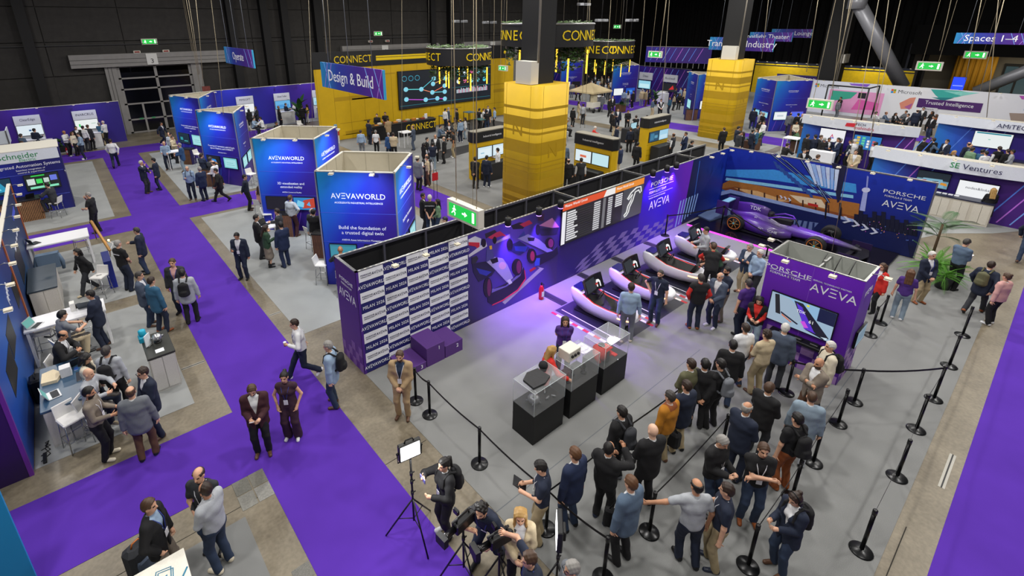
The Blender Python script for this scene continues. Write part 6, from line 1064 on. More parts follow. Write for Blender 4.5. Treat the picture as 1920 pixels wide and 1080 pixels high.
nodes = [(22.0, 3.3), (22.0, 2.5), (23.5, 3.2), (24.7, 3.55), (24.6, 2.85), (23.9, 2.3), (25.1, 2.3), (26, 3.9), (25.9, 3.3), (25.9, 2.8), (25.9, 2.2), (24.8, 4.0)]
for i, (x, z) in enumerate(nodes): l2('node', ellp(x, z, .22, .19, 12), '7fc8dc', 1.1, .058)
for a, b, c in ((0, 2, '60d0d0'), (1, 5, 'c050d0'), (2, 11, '50c0d0'), (2, 4, 'e08060'), (3, 7, 'd0a060'), (4, 8, 'e07050'), (5, 6, '60a0e0'), (6, 10, 'd040c0'), (4, 9, '60c0d0')):
    (x0, z0), (x1, z1) = nodes[a], nodes[b]; l2('link', [(x0, z0-.03), (x1, z1-.03), (x1, z1+.03), (x0, z0+.03)], c, 1.1, .055)
for k in range(3): x = 21.9+k*.62; l2('dial', ellp(x, 4.15, .24, .22, 14), '3aa0b8', 1., .055); l2('dial_face', ellp(x, 4.15, .2, .18, 14), '0a1a28', 1., .057)
for k in range(5):
    for j in range(2): x, z = 27.4+k*.75, 4.25-j*.7; l2('icon', ellp(x, z, .2, .2, 7), ['4ac8e0', 'd8e8f0', 'e06a9a', '8ad8e8', '5ab8d0'][(k+j) % 5], 1., .056)
for k in range(30): l2('chart_bar', rect(27.2+k*.12, 2.55, 27.28+k*.12, 2.55+random.uniform(.25, .5)), ['c8d8e4', 'e0a0b8'][k % 3 == 2], .9, .056)
for z in (1.98, 4.55, 3.95, 3.05): l2('rule', rect(26.7 if z > 3 else 21.4, z, 31.1, z+.02), '2aa0b0', .8, .054)
def pillar_wrap(cx, cy, hs, H, lab, cw):
    t = thing('clad_pillar', lab, 'pillar', (cx, cy, .006)); r = .35; n = 6; pl = []
    for sx, sy, a0 in ((1, -1, -PI/2), (1, 1, 0), (-1, 1, PI/2), (-1, -1, PI)): pl += [(sx*(hs-r)+r*math.cos(a0+k*PI/2/n), sy*(hs-r)+r*math.sin(a0+k*PI/2/n)) for k in range(n+1)]
    mb = MB(); mb.prism(pl, 0, H); mb.sm = [False, False]+[True]*(len(mb.f)-2); mb.build('yellow_cladding', YEL, t)
    for z, h in ((.4, .08), (.62, .05), (.9, .2), (1.4, .5), (2.2, .06), (2.4, .06), (2.6, .06), (3.0, .55), (3.9, .1), (4.15, .45), (4.9, .12)):
        if z+h < H: mb = MB(); mb.prism([(x*1.004, y*1.004) for x, y in pl], z, z+h); mb.build('print_band', YELD, t)
    for q in (-.33, .33): MB().box(-hs-.006, q*hs*2-.006, 0, -hs+.01, q*hs*2+.006, H).build('cladding_joint', M('9a7c00', .6), t); MB().box(q*hs*2-.006, -hs-.006, 0, q*hs*2+.006, -hs+.01, H).build('cladding_joint', M('9a7c00', .6), t)
    text('N', t, (-hs, 0, H*.68), (0, -1, 0), UZ, .9, YELD, off=.01); text('N', t, (0, -hs, H*.52), (1, 0, 0), UZ, .9, YELD, off=.01)
    MB().box(-cw/2, -cw/2, H, cw/2, cw/2, 15).build('black_shaft', M('161617', .7), t); MB().box(-cw/2-.5, -cw/2-.1, H+.02, -cw/2-.05, .3, H+.95).build('electrical_box', CREAM, t); MB().tube([(-cw/2-.1, -cw/2-.1, H+.9), (-cw/2-.1, -cw/2-.1, 15)], .05, 6).build('conduit', M('8d877c', .5), t)
pillar_wrap(16.25, 15.3, 1.1, 5.93, 'yellow-clad pillar with black shaft beside the simulator stand', 1.0); pillar_wrap(39.0, 17.2, 1.25, 5.8, 'yellow-clad pillar with black shaft beside the distant towers', 1.2)
def black_col(px, py, d, w_, lab):
    v = ray(px, py); v = v/np.hypot(v[0], v[1]); t = thing('steel_column', lab, 'column', (v[0]*d, v[1]*d, 0)); MB().box(-w_/2, -w_/2, 0, w_/2, w_/2, 15).build('shaft', M('151516', .75), t); MB().box(-w_/2-.05, -w_/2-.28, 4.6, w_/2-.2, -w_/2, 5.4).build('electrical_box', CREAM, t); MB().tube([(-w_/2-.1, -w_/2-.1, 0), (-w_/2-.1, -w_/2-.1, 15)], .06, 6).build('conduit', M('77726a', .5), t)
black_col(1570, 80, 62, 1.7, 'black steel column between the yellow walls and the lounge'); black_col(1300, 90, 66, 1.6, 'black steel column behind the distant signs') if 0 else None
black_col(1025, 30, 45, 1.0, 'black steel column behind the hanging garden rings')
# kiosks with black header and twin screens
def twin(x, y, rz, lab, shapes, W=2.4):
    t = thing('screen_kiosk', lab, 'demo kiosk', (x, y, .006), rz); r = .25; pl = [(-W/2, -.3), (W/2, -.3), (W/2+.12, 0), (W/2, .3), (-W/2, .3), (-W/2-.12, 0)]; MB().prism(pl, 0, 2.15).build('yellow_body', YEL, t); MB().prism([(a*1.03, b*1.12) for a, b in pl], 2.15, 2.72).build('black_header', M('17181c', .5), t); MB().prism([(a*1.0, b*1.0) for a, b in pl], 2.72, 2.76).build('header_lid', M('8f8a7c', .7), t)
    for k, (b, s) in enumerate(shapes): tv('monitor', None, (-.56+1.12*k, -.3, 1.55), UX, UZ, 1.08, .66, b, s, parent=t)
    text('Industrial intelligence', t, (0, -.336, 2.45), UX, UZ, .16, LW); MB().bbox(-.9, -.95, 0, .9, -.4, 1.0, .02).build('desk', M('1d1c1c', .6), t)
    for k in range(6): MB().box(-W/2, -.306, .2+k*.17, W/2, -.3, .25+k*.17).build('print_band', YELD, t) if k % 2 else None
WB = ('d8eef8', [(R_(.1, .2, .9, .8), 'e8f6fc'), (R_(.2, .4, .45, .5), '9ac8e0')]); MAP_ = ('1f4a6a', [(R_(.1, .15, .5, .85), '3a7a9c'), (R_(.55, .3, .9, .6), '5a9ab8')])
twin(18.4, 20.9, 0, 'yellow twin-screen kiosk half behind the first yellow pillar', [WB, WB]); twin(21.7, 15.9, -PI/2, 'yellow twin-screen kiosk facing the simulator stand rail', [('e4f4fa', [(R_(.3, .4, .7, .6), 'e07050')]), ('c8ecf4', [])]); twin(29.2, 17.0, 0, 'yellow twin-screen kiosk with map picture near the planter', [MAP_, ('a8d8f0', [(R_(.1, .1, .9, .5), 'c8e8f8')])])
# coffee bar
bar = thing('coffee_bar', 'black coffee bar with yellow lettering before the yellow wall', 'bar', (0, 0, .006)); p0, p1 = G(672, 258), G(789, 250); bx0, bx1, by = 17.6, 23.4, 33.1
MB().bbox(bx0, by, 0, bx1, by+.9, 1.05, .01).build('bar_front', M('141416', .5), bar); MB().bbox(bx0-.05, by-.05, 1.05, bx1+.05, by+.95, 1.1, .008).build('bar_top', BLK, bar); text('CONNECT', bar, (bx1-1.4, by, .6), UX, UZ, .75, M('f0cc00', .5, noise=0), sx=.8)
for k in range(12): item('food_tray', 'tray of snacks on the black coffee bar', 'tray', 18.0+k*.42, by+.2+.25*(k % 2), 1.107, 18.3+k*.42, by+.45+.25*(k % 2), 1.107+.05+.06*(k % 3), M(['c07a2a', 'd8d0c0', '8a3a22', 'b0a890'][k % 4], .6, noise=.3, scale=25), group='snack trays on the coffee bar')
item('menu_stand', 'white menu card standing on the coffee bar', 'menu card', 22.6, by+.4, 1.107, 22.85, by+.43, 1.5, LW)
high_square(762, 275, 'white high table before the coffee bar', .4)
for k, (px, py, c) in enumerate(((835, 240, '3a5a6a'), (902, 247, '2f5a5a'), (868, 255, '3a3c40'), (880, 232, '3a5a6a'), (812, 232, '3a5a6a'))): p = G(px, py); table('bistro_table', ['slate high table beneath the hanging garden ring', 'green high table on the dark mat', 'dark high table among the coffee drinkers', 'slate high table at the end of the yellow wall', 'slate high table beneath the data screen'][k], p.x-.4, p.y-.4, p.x+.4, p.y+.4, 1.05, M(c, .5), 'four', BLK)
carpet([tuple(G(*p))[:2] for p in ((828, 300), (880, 285), (985, 262), (985, 250), (860, 275), (790, 292))], M('1d1d1f', .8), 'black floor mat strip in the coffee area', .009); carpet([tuple(G(*p))[:2] for p in ((800, 230), (905, 248), (965, 232), (880, 219))], M('2a2a2c', .8), 'dark floor mat under the distant coffee tables', .009)
# hanging garden rings
def garden_ring(px, py, d, r, zb, h, lab, ang):
    v = ray(px, py); v = v/np.hypot(v[0], v[1]); t = thing('hanging_ring', lab, 'hanging sign', (v[0]*d, v[1]*d, zb)); n = 32; mb = MB()
    for rr in (r, r-.08): mb.add([(rr*math.cos(k*2*PI/n), rr*math.sin(k*2*PI/n), z) for z in (0, h) for k in range(n)], [((k, (k+1) % n, n+(k+1) % n, n+k) if rr == r else (n+k, n+(k+1) % n, (k+1) % n, k)) for k in range(n)], 0, True)
    mb.add([(q*math.cos(k*2*PI/n), q*math.sin(k*2*PI/n), h) for q in (r, r-.08) for k in range(n)], [(k, (k+1) % n, n+(k+1) % n, n+k) for k in range(n)]); mb.build('ring_band', M('1a1a1c', .5), t); MB().tube([(r*math.cos(k*2*PI/n), r*math.sin(k*2*PI/n), h+.03) for k in range(n)], .05, 5, closed=True).build('top_truss', SILV, t); MB().lathe([(r-.1, h*.55), (r-.1, h*.57)], 24).build('moss_tray', M('1c2a16', .9), t)
    yl = M('f6d400', .5, noise=0)
    for a0 in ang:
        W = 'CONNECT'
        for i, ch in enumerate(W):
            a = a0+(i-3)*h*.47/r; U = (-math.sin(a), math.cos(a), 0); text(ch, t, (r*math.cos(a), r*math.sin(a), h*.5), U, UZ, h*.66, yl, off=.02)
    lf = MB()
    for k in range(900):
        a, q = random.uniform(0, 2*PI), r*.92*math.sqrt(random.random()); z = -random.random()**1.6*1.5*(1-.4*q/r); x, y = q*math.cos(a), q*math.sin(a); u = Vector((random.uniform(-1, 1), random.uniform(-1, 1), random.uniform(-1, 1))).normalized()*.13; w_ = u.orthogonal().normalized()*.05; p = Vector((x, y, z)); lf.add([p-u, p+w_, p+u, p-w_], [(0, 1, 2, 3)])
    lf.build('hanging_foliage', M('33521f', .6, noise=.3, scale=3), t, kind='stuff'); lf = MB()
    for k in range(260): a, q = random.uniform(0, 2*PI), r*random.uniform(.6, .97); p = Vector((q*math.cos(a), q*math.sin(a), h+random.uniform(-.05, .16))); u = Vector((random.uniform(-1, 1), random.uniform(-1, 1), random.uniform(-.4, .8))).normalized()*.12; w_ = u.orthogonal().normalized()*.04; lf.add([p-u, p+w_, p+u, p-w_], [(0, 1, 2, 3)])
    lf.build('top_foliage', M('5f7a4a', .6, noise=.3, scale=3), t, kind='stuff')
    for k in range(7): a = k*.9; q = r*(.35+.09*k); z = -.2-.16*(k % 3); MB().tube([(q*math.cos(a), q*math.sin(a), .3), (q*math.cos(a), q*math.sin(a), z)], .008, 4).build('lamp_cord', BLK, t); MB().tube([(q*math.cos(a), q*math.sin(a), z), (q*math.cos(a), q*math.sin(a), z-1.1)], .045, 6).build('tube_lamp', M('ffc83a', .3, emit=2.2), t)
    for k in range(3): a = k*2.1; MB().tube([(r*math.cos(a), r*math.sin(a), h), (r*math.cos(a)*.9, r*math.sin(a)*.9, 15-zb)], .012, 4).build('hanging_cable', M('8d877c', .5), t)
va = math.atan2
garden_ring(860, 98, 35.3, 2.2, 5.75, 1.05, 'black lettered ring with trailing greenery before the data screen', (-3.55, -1.25)); garden_ring(1026, 60, 25.5, 2.2, 7.35, .95, 'black lettered ring with greenery hung behind the first yellow pillar', (-3.3, -1.4)); garden_ring(1143, 86, 50, 2.2, 5.3, 1.45, 'black lettered ring with greenery over the distant crowd', (-3.3, -1.75))
# ---------------------------------------------------------------- distant towers
def tw_px(pxs, lab, ttl, lines, scr, sc=.72, H=4.0, f2=None):
    pts = [tuple(G(*p, H))[:2] for p in pxs]; fc = {0: (AW, lines, scr, sc)}
    if f2: fc[1] = (AW, lines[:1]+['AVEVA'], f2, sc*.8)
    tower('blue_tower', lab, pts, H, fc)
WS = ('f4f8fa', WHTS[:1])
tw_px([(1053, 115), (1094, 114), (1085, 108)], 'distant blue tower with white and black screens behind the hanging rings', AW, ['Optimized planning and', 'operations', 'AVEVA'], [WS, ('08080c', [])]); tw_px([(1150, 124), (1199, 122), (1180, 114)], 'distant blue tower with white and blue screens beside the timber planter', AW, ['Sustained value', 'for operations', 'AVEVA'], [WS, ('1a50c0', [(R_(.3, .3, .7, .7), '4a90e0')])], f2=None)
tw_px([(1292, 134), (1310, 141), (1340, 136)], 'distant blue tower half behind the second yellow pillar', AW, ['AVEVA', 'AVEVA'], [('8fd8e0', PALE)], .6, f2=[WS]); tw_px([(1421, 146), (1457, 152), (1525, 151), (1480, 141)], 'distant blue tower about cyber security beside the pale lounge', AW, ['Cyber security and resilience', 'AVEVA'], [('6ab8e0', PALE), ('3a7ad0', PALE)], .6, f2=[('d8f0f4', WHTS), ('5a5ae0', [(R_(.1, .1, .9, .9), '4a6af0')])])
def partition_px(lab, p0, p1, H, stops, z0=0., n=5, brand=None, name='partition', T=.08):
    a, b = Vector((*p0, 0)), Vector((*p1, 0)); t = thing(name, lab, 'partition', (0, 0, .006)); p, L = face(t, p0, p1, H, grad(stops, 'X', 0, (b-a).length, tilt=.2), T, 'wall_panel')
    if z0: p.location.z = z0
    streaks(p, .3, L-1, .2, H-.1, UX, (0, 0, 0), (0, -1, 0), n); MB().box(0, -.02, H, L, T+.02, H+.05).build('top_rail', SILV, p); return t, p, L
PS = [(0, '2a1f90'), (.5, '3a1a78'), (1, '2a1868')]
t, p, L = partition_px('distant purple partition with pink and blue light streaks', G(1185, 122, 3.6)[:2], G(1296, 131, 3.6)[:2], 3.6, PS, n=9)
kiosk_p = []
for fx, sc, br in ((.28, ('9ad8ec', [(R_(.1, .1, .9, .6), 'c8f0f8')]), 'Ditec'), (.70, ('1a1c20', [([(.5, .2), (.9, .3), (.8, .8)], 'd02a2a')]), 'Rockwell')): x = L*fx; MB().box(x-.9, -.1, 2.1, x+.9, 0, 2.9).build('kiosk_header', M('d8dce2', .5), p); text(br, p, (x, -.1, 2.5), UX, UZ, .34, NTX); tv('monitor', None, (x, -.1, 1.55), UX, UZ, 1.7, .9, *sc, parent=p); MB().box(x-.6, -1.5, 0, x+.6, -.8, 1.05).build('counter', LW, p)
t, p, L = partition_px('high purple banner panel with light streaks over the distant partition', G(1209, 118, 4.2)[:2], G(1331, 122, 4.2)[:2], 1.6, PS, z0=4.3, n=8)
for k in range(12): MB().box(L*k/12, -.03, -.5, L*k/12+.06, .03, 0).build('support_post', SILV, p)
t, p, L = partition_px('distant blue partition with a small kiosk beside the hanging rings', G(1030, 116, 3.2)[:2], G(1055, 115, 3.2)[:2], 3.2, [(0, '1c2fb4'), (1, '2a1f90')], n=2)
# ---------------------------------------------------------------- white-topped booths on the far side
def booth(lab, X, y0, y1, H, brand, draw, fasc=.55, bow=.45, name='exhibitor_booth'):
    """wall in the plane X = const facing the camera side, with a bowed white fascia along its top"""
    t = thing(name, lab, 'booth', (0, 0, .006)); L = y1-y0; p, L = face(t, (X, y1), (X, y0), H, grad([(0, '1f7fc4'), (.18, '2a5ac8'), (.35, '2a1f90'), (1, '4a1a78')], 'X', 0, L, tilt=.25), .08, 'wall_panel'); n = 10; vs = []
    for k in range(n+1): s = k/n; d = -bow*(1-(2*s-1)**2)-.12; vs += [(-.1+(L+.2)*s, d, H-fasc+.1), (-.1+(L+.2)*s, d, H+.1), (-.1+(L+.2)*s, d+.05, H+.1), (-.1+(L+.2)*s, d+.05, H-fasc+.1)]
    fs = [(4*k+j, 4*k+(j+1) % 4, 4*k+4+(j+1) % 4, 4*k+4+j) for k in range(n) for j in range(4)]; MB().add(vs, [f[::-1] for f in fs]+[(0, 1, 2, 3), (4*n+3, 4*n+2, 4*n+1, 4*n)]).build('fascia', M('dfe4ee', .45), p)
    tp = MB(); tp.add([v for k in range(n+1) for v in ((-.1+(L+.2)*k/n, -bow*(1-(2*k/n-1)**2)-.1, H+.1), (-.1+(L+.2)*k/n, .1, H+.1))], [(2*k, 2*k+2, 2*k+3, 2*k+1) for k in range(n)]); tp.build('canopy', M('b9b4a6', .7), p)
    streaks(p, .2, L*.3, .1, H-fasc, UX, (0, 0, 0), (0, -1, 0), 3); streaks(p, L*.72, L, .1, H-fasc, UX, (0, 0, 0), (0, -1, 0), 4)
    for k in range(5): clip_lamp(p, (L*(.1+.2*k), -.5, H+.1), (0, -1, 0))
    draw(p, L, H, -bow-.13); return t
def bt(p, s, x, d, z, size, mat, sx=1.): text(s, p, (x, d, z), UX, UZ, size, mat, sx=sx)
GRNT = M('1f8f4a', .5, noise=0)
def cupboard(p, x0, x1, d=-.75, n=3):
    MB().bbox(x0, d, 0, x1, -.15, .98, .01).build('cupboard', M('c8c1b2', .6), p); MB().bbox(x0-.03, d-.03, .98, x1+.03, -.12, 1.03, .006).build('worktop', M('1c1f3a', .4), p)
    for k in range(n): w_ = (x1-x0)/n; MB().box(x0+k*w_+.06, d-.012, .08, x0+(k+1)*w_-.06, d, .9).build('cupboard_door', M('d2ccbe', .6), p); MB().box(x0+k*w_+w_/2-.006, d-.014, .08, x0+k*w_+w_/2+.006, d-.011, .9).build('door_gap', M('6d675a', .6), p)
RACEP = [(R_(0, .5, 1, 1), '1a2630'), ([(.1, .1), (.9, .05), (.8, .6), (.2, .55)], '7fb0c8'), ([(.5, .3), (.65, .3), (.7, .45), (.5, .42)], '16181c'), ([(.75, .25), (.98, .2), (.95, .38), (.78, .4)], 'd8902a'), ([(.15, .2), (.35, .3), (.3, .45), (.12, .4)], 'a83a3a')]
def se(p, L, H, d):
    bt(p, 'SE', L*.505, d, H-.16, .34, GRNT); bt(p, 'Ventures', L*.655, d-.01, H-.16, .34, NTX); tv('monitor', None, (L*.40, -.0, H-1.05), UX, UZ, 1.15, .72, '6a98ac', RACEP, parent=p, t=.12); s = tv('monitor', None, (L*.66, 0, H-1.2), UX, UZ, 1.3, .75, 'f8fafc', [], parent=p, t=.12); bt(p, 'nodes&links', L*.66, -.13, H-1.12, .16, NTX); cupboard(p, L*.44, L*.78)
    for k in range(4): MB().bbox(L*.45+k*.2, -.5, 1.03, L*.45+k*.2+.16, -.3, 1.05, .004).build('leaflet', LW, p)
booth('curved white-topped booth with green and navy lettering and cream cupboards', 30.4, -.1, 5.75, 2.55, 'SE', se)
def tm(p, L, H, d):
    MB().plate([(-.35, -.1), (.1, -.1), (.2, .14), (-.3, .1)], (L*.48, d-.01, H-.14), UX, UZ, (0, -1, 0), .01).build('red_logo', M('d02a3a', .5), p); bt(p, 'TECH', L*.55, d, H-.06, .2, NTX); bt(p, 'mahindra', L*.585, d, H-.26, .26, M('c03050', .5, noise=0)); tv('monitor', None, (L*.30, 0, H-1.0), UX, UZ, 1.35, .8, 'f4f4f8', [([(.42, .3), (.5, .65), (.58, .3), (.54, .3), (.5, .5), (.46, .3)], 'd03a6a'), ([(.44, .28), (.6, .28), (.58, .35), (.46, .35)], '3a6ad0')], parent=p); tv('monitor', None, (L*.62, 0, H-1.15), UX, UZ, 1.35, .85, '2a78c0', [(R_(.1+.2*(k % 4), .15+.2*(k//4), .22+.2*(k % 4), .3+.2*(k//4)), ['e0c040', '60d0a0', 'f0f0f0', 'd06060'][k % 4]) for k in range(14)], parent=p); MB().bbox(L*.2, -1.6, 0, L*.42, -1.1, 1.0, .01).build('counter', LW, p)
booth('curved white-topped booth with red logo lettering before a busy group of suits', 36.4, 5.3, 10.9, 2.75, 'TM', tm)
def am(p, L, H, d):
    bt(p, 'AMiTEC', L*.40, d, H-.18, .34, NTX); MB().box(L*.50, d-.01, H-.34, L*.503, d, H-.02).build('rule', NTX, p); bt(p, 'waterfall', L*.60, d-.01, H-.18, .36, NTX); tv('monitor', None, (L*.32, 0, H-1.1), UX, UZ, 1.6, .9, 'f0f6f6', [(R_(.05, .88, .95, .97), '2a8a9a'), (R_(.4, .5, .46, .56), '9ad0c0')], parent=p); tv('monitor', None, (L*.68, 0, H-1.1), UX, UZ, 1.5, .85, 'e8eef8', [(R_(.08+.3*k, .12+.28*j, .3+.3*k, .32+.28*j), '2a50b0') for k in range(3) for j in range(3)], parent=p); cupboard(p, L*.2, L*.85, -.8, 4)
booth('curved white-topped booth with black lettering beside the lounge', 41.0, -2.6, 5.15, 3.0, 'AM', am)
# pale lounge with large printed walls
ms = thing('lounge_wall', 'long pale printed lounge wall with teal ribbon and coloured squares', 'display wall', (0, 0, .006)); p, L = face(ms, (57, 17.1), (57, -3), 3.05, grad([(0, 'd8dcec'), (.4, 'eceef4'), (1, 'c4c6d2')], 'X', 0, 20), .1, 'wall_panel')
def mp(pts, h, t=.006): MB().plate(pts, (0, 0, 0), UX, UZ, (0, -1, 0), t).build('print_shape', M(h, .5, noise=.05), p)
def squares(x, z, s=.16): [MB().box(x+i*s*1.1, -.01, z+j*s*1.1, x+i*s*1.1+s, 0, z+j*s*1.1+s).build('colour_square', M(c, .5), p) for i, j, c in ((0, 1, 'e85020'), (1, 1, '78b020'), (0, 0, '1a98e0'), (1, 0, 'f0b010'))]
squares(.3, 2.4); text('Microsoft', p, (1.5, 0, 2.55), UX, UZ, .4, M('5a5a62', .5, noise=0)); squares(6.2, 2.4); text('Microsoft', p, (7.5, 0, 2.55), UX, UZ, .42, M('4a4a52', .5, noise=0)); squares(14.5, 1.9); text('Microsoft', p, (15.8, 0, 2.05), UX, UZ, .42, M('4a4a52', .5, noise=0))
for i, (pts, h) in enumerate(([([(8.8, 2.95), (10.5, 3.0), (11.5, 2.9), (10.6, 2.5), (9.6, 2.2), (9.2, 2.5)], '3ab0a8'), ([(9.6, 2.9), (11.8, 2.95), (10.8, 2.6)], '8ad8d0'), ([(9.0, 2.3), (10.4, 2.4), (9.8, 2.1)], '1f8088'), ([(7.0, 1.6), (7.6, 2.1), (8.0, 2.2), (7.9, 1.2), (7.2, 1.1)], 'e0907a'), ([(7.4, 1.3), (7.9, 1.7), (7.8, 1.1)], 'b060a0'), ([(14.0, 2.95), (15.4, 3.0), (15.2, 2.7), (14.2, 2.7)], 'b050b0'), ([(13.8, 1.6), (15.0, 1.7), (15.8, 1.0), (14.2, .6)], '9a8a80'), ([(3.0, 2.95), (4.6, 3.0), (4.4, 2.75), (3.2, 2.8)], '8a5ad0')])): mp(pts, h, .006+i*.001)
mp([(8.2, 1.4), (12.2, 1.4), (12.2, 2.15), (8.2, 2.15)], '4a1f6a', .03); text('Trusted Intelligence', p, (10.2, -.035, 1.85), UX, UZ, .42, LW, sx=.9); mp([(8.6, .8), (9.6, .8), (9.6, 1.45), (8.6, 1.45)], 'd8d8e0', .05); text('Enrich', p, (9.1, -.05, 1.3), UX, UZ, .22, M('5a5a6a', .5, noise=0))
mp([(1.6, .3), (5.8, .3), (5.8, 2.3), (1.6, 2.3)], 'e8a0d0', .02); mp([(1.8, 1.2), (3.4, 1.6), (3.8, 2.2), (1.8, 2.2)], '3aa890', .024); mp([(3.6, .6), (5.6, .8), (5.6, 1.4), (4.0, 1.6)], 'e060b0', .026); mp([(3.9, 1.7), (4.5, 1.7), (4.5, 2.2), (3.9, 2.2)], '20222a', .028)
for k in range(7): clip_lamp(p, (1+k*2.4, -.0, 3.06), (0, -1, 0))
# framed glass studio booth in the lounge
gs = thing('glass_studio', 'black-framed glass studio in the pale lounge', 'studio', (0, 0, .006)); a = G(1538, 225); b = G(1612, 235); c = G(1632, 228)
for q, zt in ((a, 3.1), (b, 3.1), (c, 3.1)): MB().tube([(q.x, q.y, 0), (q.x, q.y, zt)], .06, 4).build('frame_post', BLK, gs)
for z in (.05, 3.1): MB().tube([(a.x, a.y, z), (b.x, b.y, z), (c.x, c.y, z)], .06, 4).build('frame_rail', BLK, gs)
# far yellow walls and the side gallery
for pa, pb, lab in (((1418, 113), (1541, 119), 'far yellow wall with dark stripe behind the cyber security tower'), ((1570, 124), (1716, 133), 'far yellow wall with dark header behind the pale lounge')):
    y0, y1 = onX(*pa, 68).y, onX(*pb, 68).y; t = thing('partition', lab, 'partition'); p, L = face(t, (68, y0), (68, y1), 3.3, M('d8b400', .6, noise=.12, scale=3), .1, 'wall_panel'); MB().box(0, -.02, 3.3, L, .12, 3.8).build('header', M('1a2238', .5), p); MB().box(0, -.03, 3.42, L, -.02, 3.55).build('yellow_stripe', M('e8c800', .5), p)
    for k in range(7): clip_lamp(p, (L*(.05+.15*k), 0, 3.8), (0, -1, 0))
    spot('yellow_wash', (66, (y0+y1)/2, 5.5), (68, (y0+y1)/2, 1.5), 500, (1, .95, .8), 130, .9, .2)
t, p, L = partition_px('dark purple partition lettered in white behind the second yellow pillar', (61, 21.8), (61, 17.0), 3.0, PS, n=2); text(AW, p, (L*.55, 0, 2.6), UX, UZ, .5, LW)
ga = thing('side_gallery', 'lit side hall with ochre curtain and glass doors beyond the lounge', 'side hall', (0, 0, 0)); g0, g1 = 13.6, -8.
MB().box(74.9, g1, 4.9, 75.4, g0, 8).build('upper_wall', M('0e0e10', .9), ga); MB().box(86, g1, 0, 86.3, g0, 6).build('end_wall', M('8a8478', .7), ga); MB().box(75.4, g0, 0, 86, g0+.2, 6).build('side_wall', M('3a3c48', .7), ga); MB().box(75.4, g1, 5.2, 86, g0, 5.4).build('soffit', M('6a665c', .8), ga)
for k in range(14): MB().lathe([(.2, 0), (.18, 5)], 8, c=(84.5+.1*(k % 2), 7.4+k*.25)).build('curtain_fold', M('b8861a', .8), ga)
for y in (4.2, .5, -3): MB().box(85.9, y, 0, 85.98, y+2.4, 3.4).build('door_glass', M('5a7a80', .2, emit=.25), ga); [MB().box(85.8, y+q, 0, 85.9, y+q+.2, 3.4).build('door_frame', BLK, ga) for q in (-.1, 1.1, 2.3)]; MB().box(85.8, y-.1, 3.4, 85.9, y+2.5, 3.7).build('door_head', BLK, ga)
area('gallery_light', (80, 4, 5.0), (6, 10), 420, (1, .9, .7)); tv('info_totem', 'glowing blue upright information screen in the side hall', (78, 9.2, 1.5), (0, -1, 0), UZ, 1.1, 2.0, '2a4af0', [(R_(.1, .5, .9, .55), '8a9af8')], emit=1.2)
t = thing('purple_banner', 'purple block end panel behind the lounge wall', 'banner', (74, 13.2, 0)); MB().box(0, -.2, 0, .3, .3, 3.3).build('panel', M('1a3a5c', .5), t)
# diagonal steel struts
def strut(p, q, r, lab): t = thing('steel_strut', lab, 'strut', (0, 0, 0)); MB().tube([p, q], r, 14).build('tube', M('8f9096', .4, .3, noise=.03), t); MB().lathe([(r*1.3, -r), (r*1.3, r)], 14, c=(0, 0)).build('end_joint', M('8f9096', .4, .3), t).location = p
def at_d(px, py, d): v = ray(px, py); v = v/np.hypot(v[0], v[1]); return Vector(CO+v*d)
strut(at_d(1608, 4, 58), at_d(1692, 162, 60), .55, 'thick grey diagonal steel strut rising behind the lounge wall'); strut(at_d(1960, 118, 60), at_d(1830, 172, 61), .45, 'thick grey diagonal steel strut at the side hall opening')
# ---------------------------------------------------------------- hanging direction signs
def hang(lab, X, y0, y1, z0, z1, s, size, off=0., ups=3, group=None):
    t = thing('hanging_sign', lab, 'hanging sign', (0, 0, 0)); p, L = face(t, (X, y0), (X, y1), z1-z0, grad([(0, '1f86c0'), (.3, '2038a0'), (.65, '3a1f88'), (1, '5a1f90')], 'X', 0, abs(y0-y1)), .06, 'sign_board'); p.location.z = z0; H = z1-z0
    text(s, p, (L*.5+off, 0, H*.5), UX, UZ, size, LW)
    for x, d in ((.05, 1), (.12, 1), (.16, -1), (.84, -1), (.9, 1), (.97, -1)): a = L*x; MB().plate([(a, 0), (a+.03, 0), (a+.03+d*L*.09, H), (a+d*L*.09, H)], (0, 0, 0), UX, UZ, (0, -1, 0), .005).build('cross_line', M(['7ab0f0', 'b080e0'][d > 0], .5), p)
    MB().box(L, -.01, 0, L+.03, .07, H).build('edge_strip', M('3aa8d8', .5), p)
    for k in range(ups): x = L*(.15+.7*k/(ups-1)); MB().tube([(x, .03, H), (x, .03, 15-z0)], .012, 4).build('hanging_cable', M('8a9098', .5), p)
hang('hanging sign reading Design and Build before the yellow wall', 8.0, 18.8, 14.1, 6.1, 7.02, 'Design & Build', .58); hang('hanging sign reading Operate near the hall gate', 8.0, 32.1, 27.0, 6.27, 7.16, 'Operate', .58)
def hang_px(lab, X, a, b, c, s, size, off=0.): p, q, r = onX(*a, X), onX(*b, X), onX(*c, X); hang(lab, X, p.y, q.y, r.z, (p.z+q.z)/2, s, size, off, 2)
hang_px('hanging sign reading Spaces 1 to 4 over the side hall opening', 52, (1794, 60), (1932, 64), (1815, 82), 'Spaces 1\u20134', .62); hang_px('hanging sign reading Lounge, behind the theatre sign', 62, (1448, 54), (1523, 55), (1510, 71), 'Lounge', .6, 1.2); hang_px('hanging sign reading Spotlight Theater', 58, (1407, 60), (1487, 61), (1470, 78), 'Spotlight Theater', .62, -.4); hang_px('hanging sign about industry, partly behind the black shaft of a pillar', 50, (1332, 69), (1453, 72), (1440, 97), 'Transform Industry', .8)
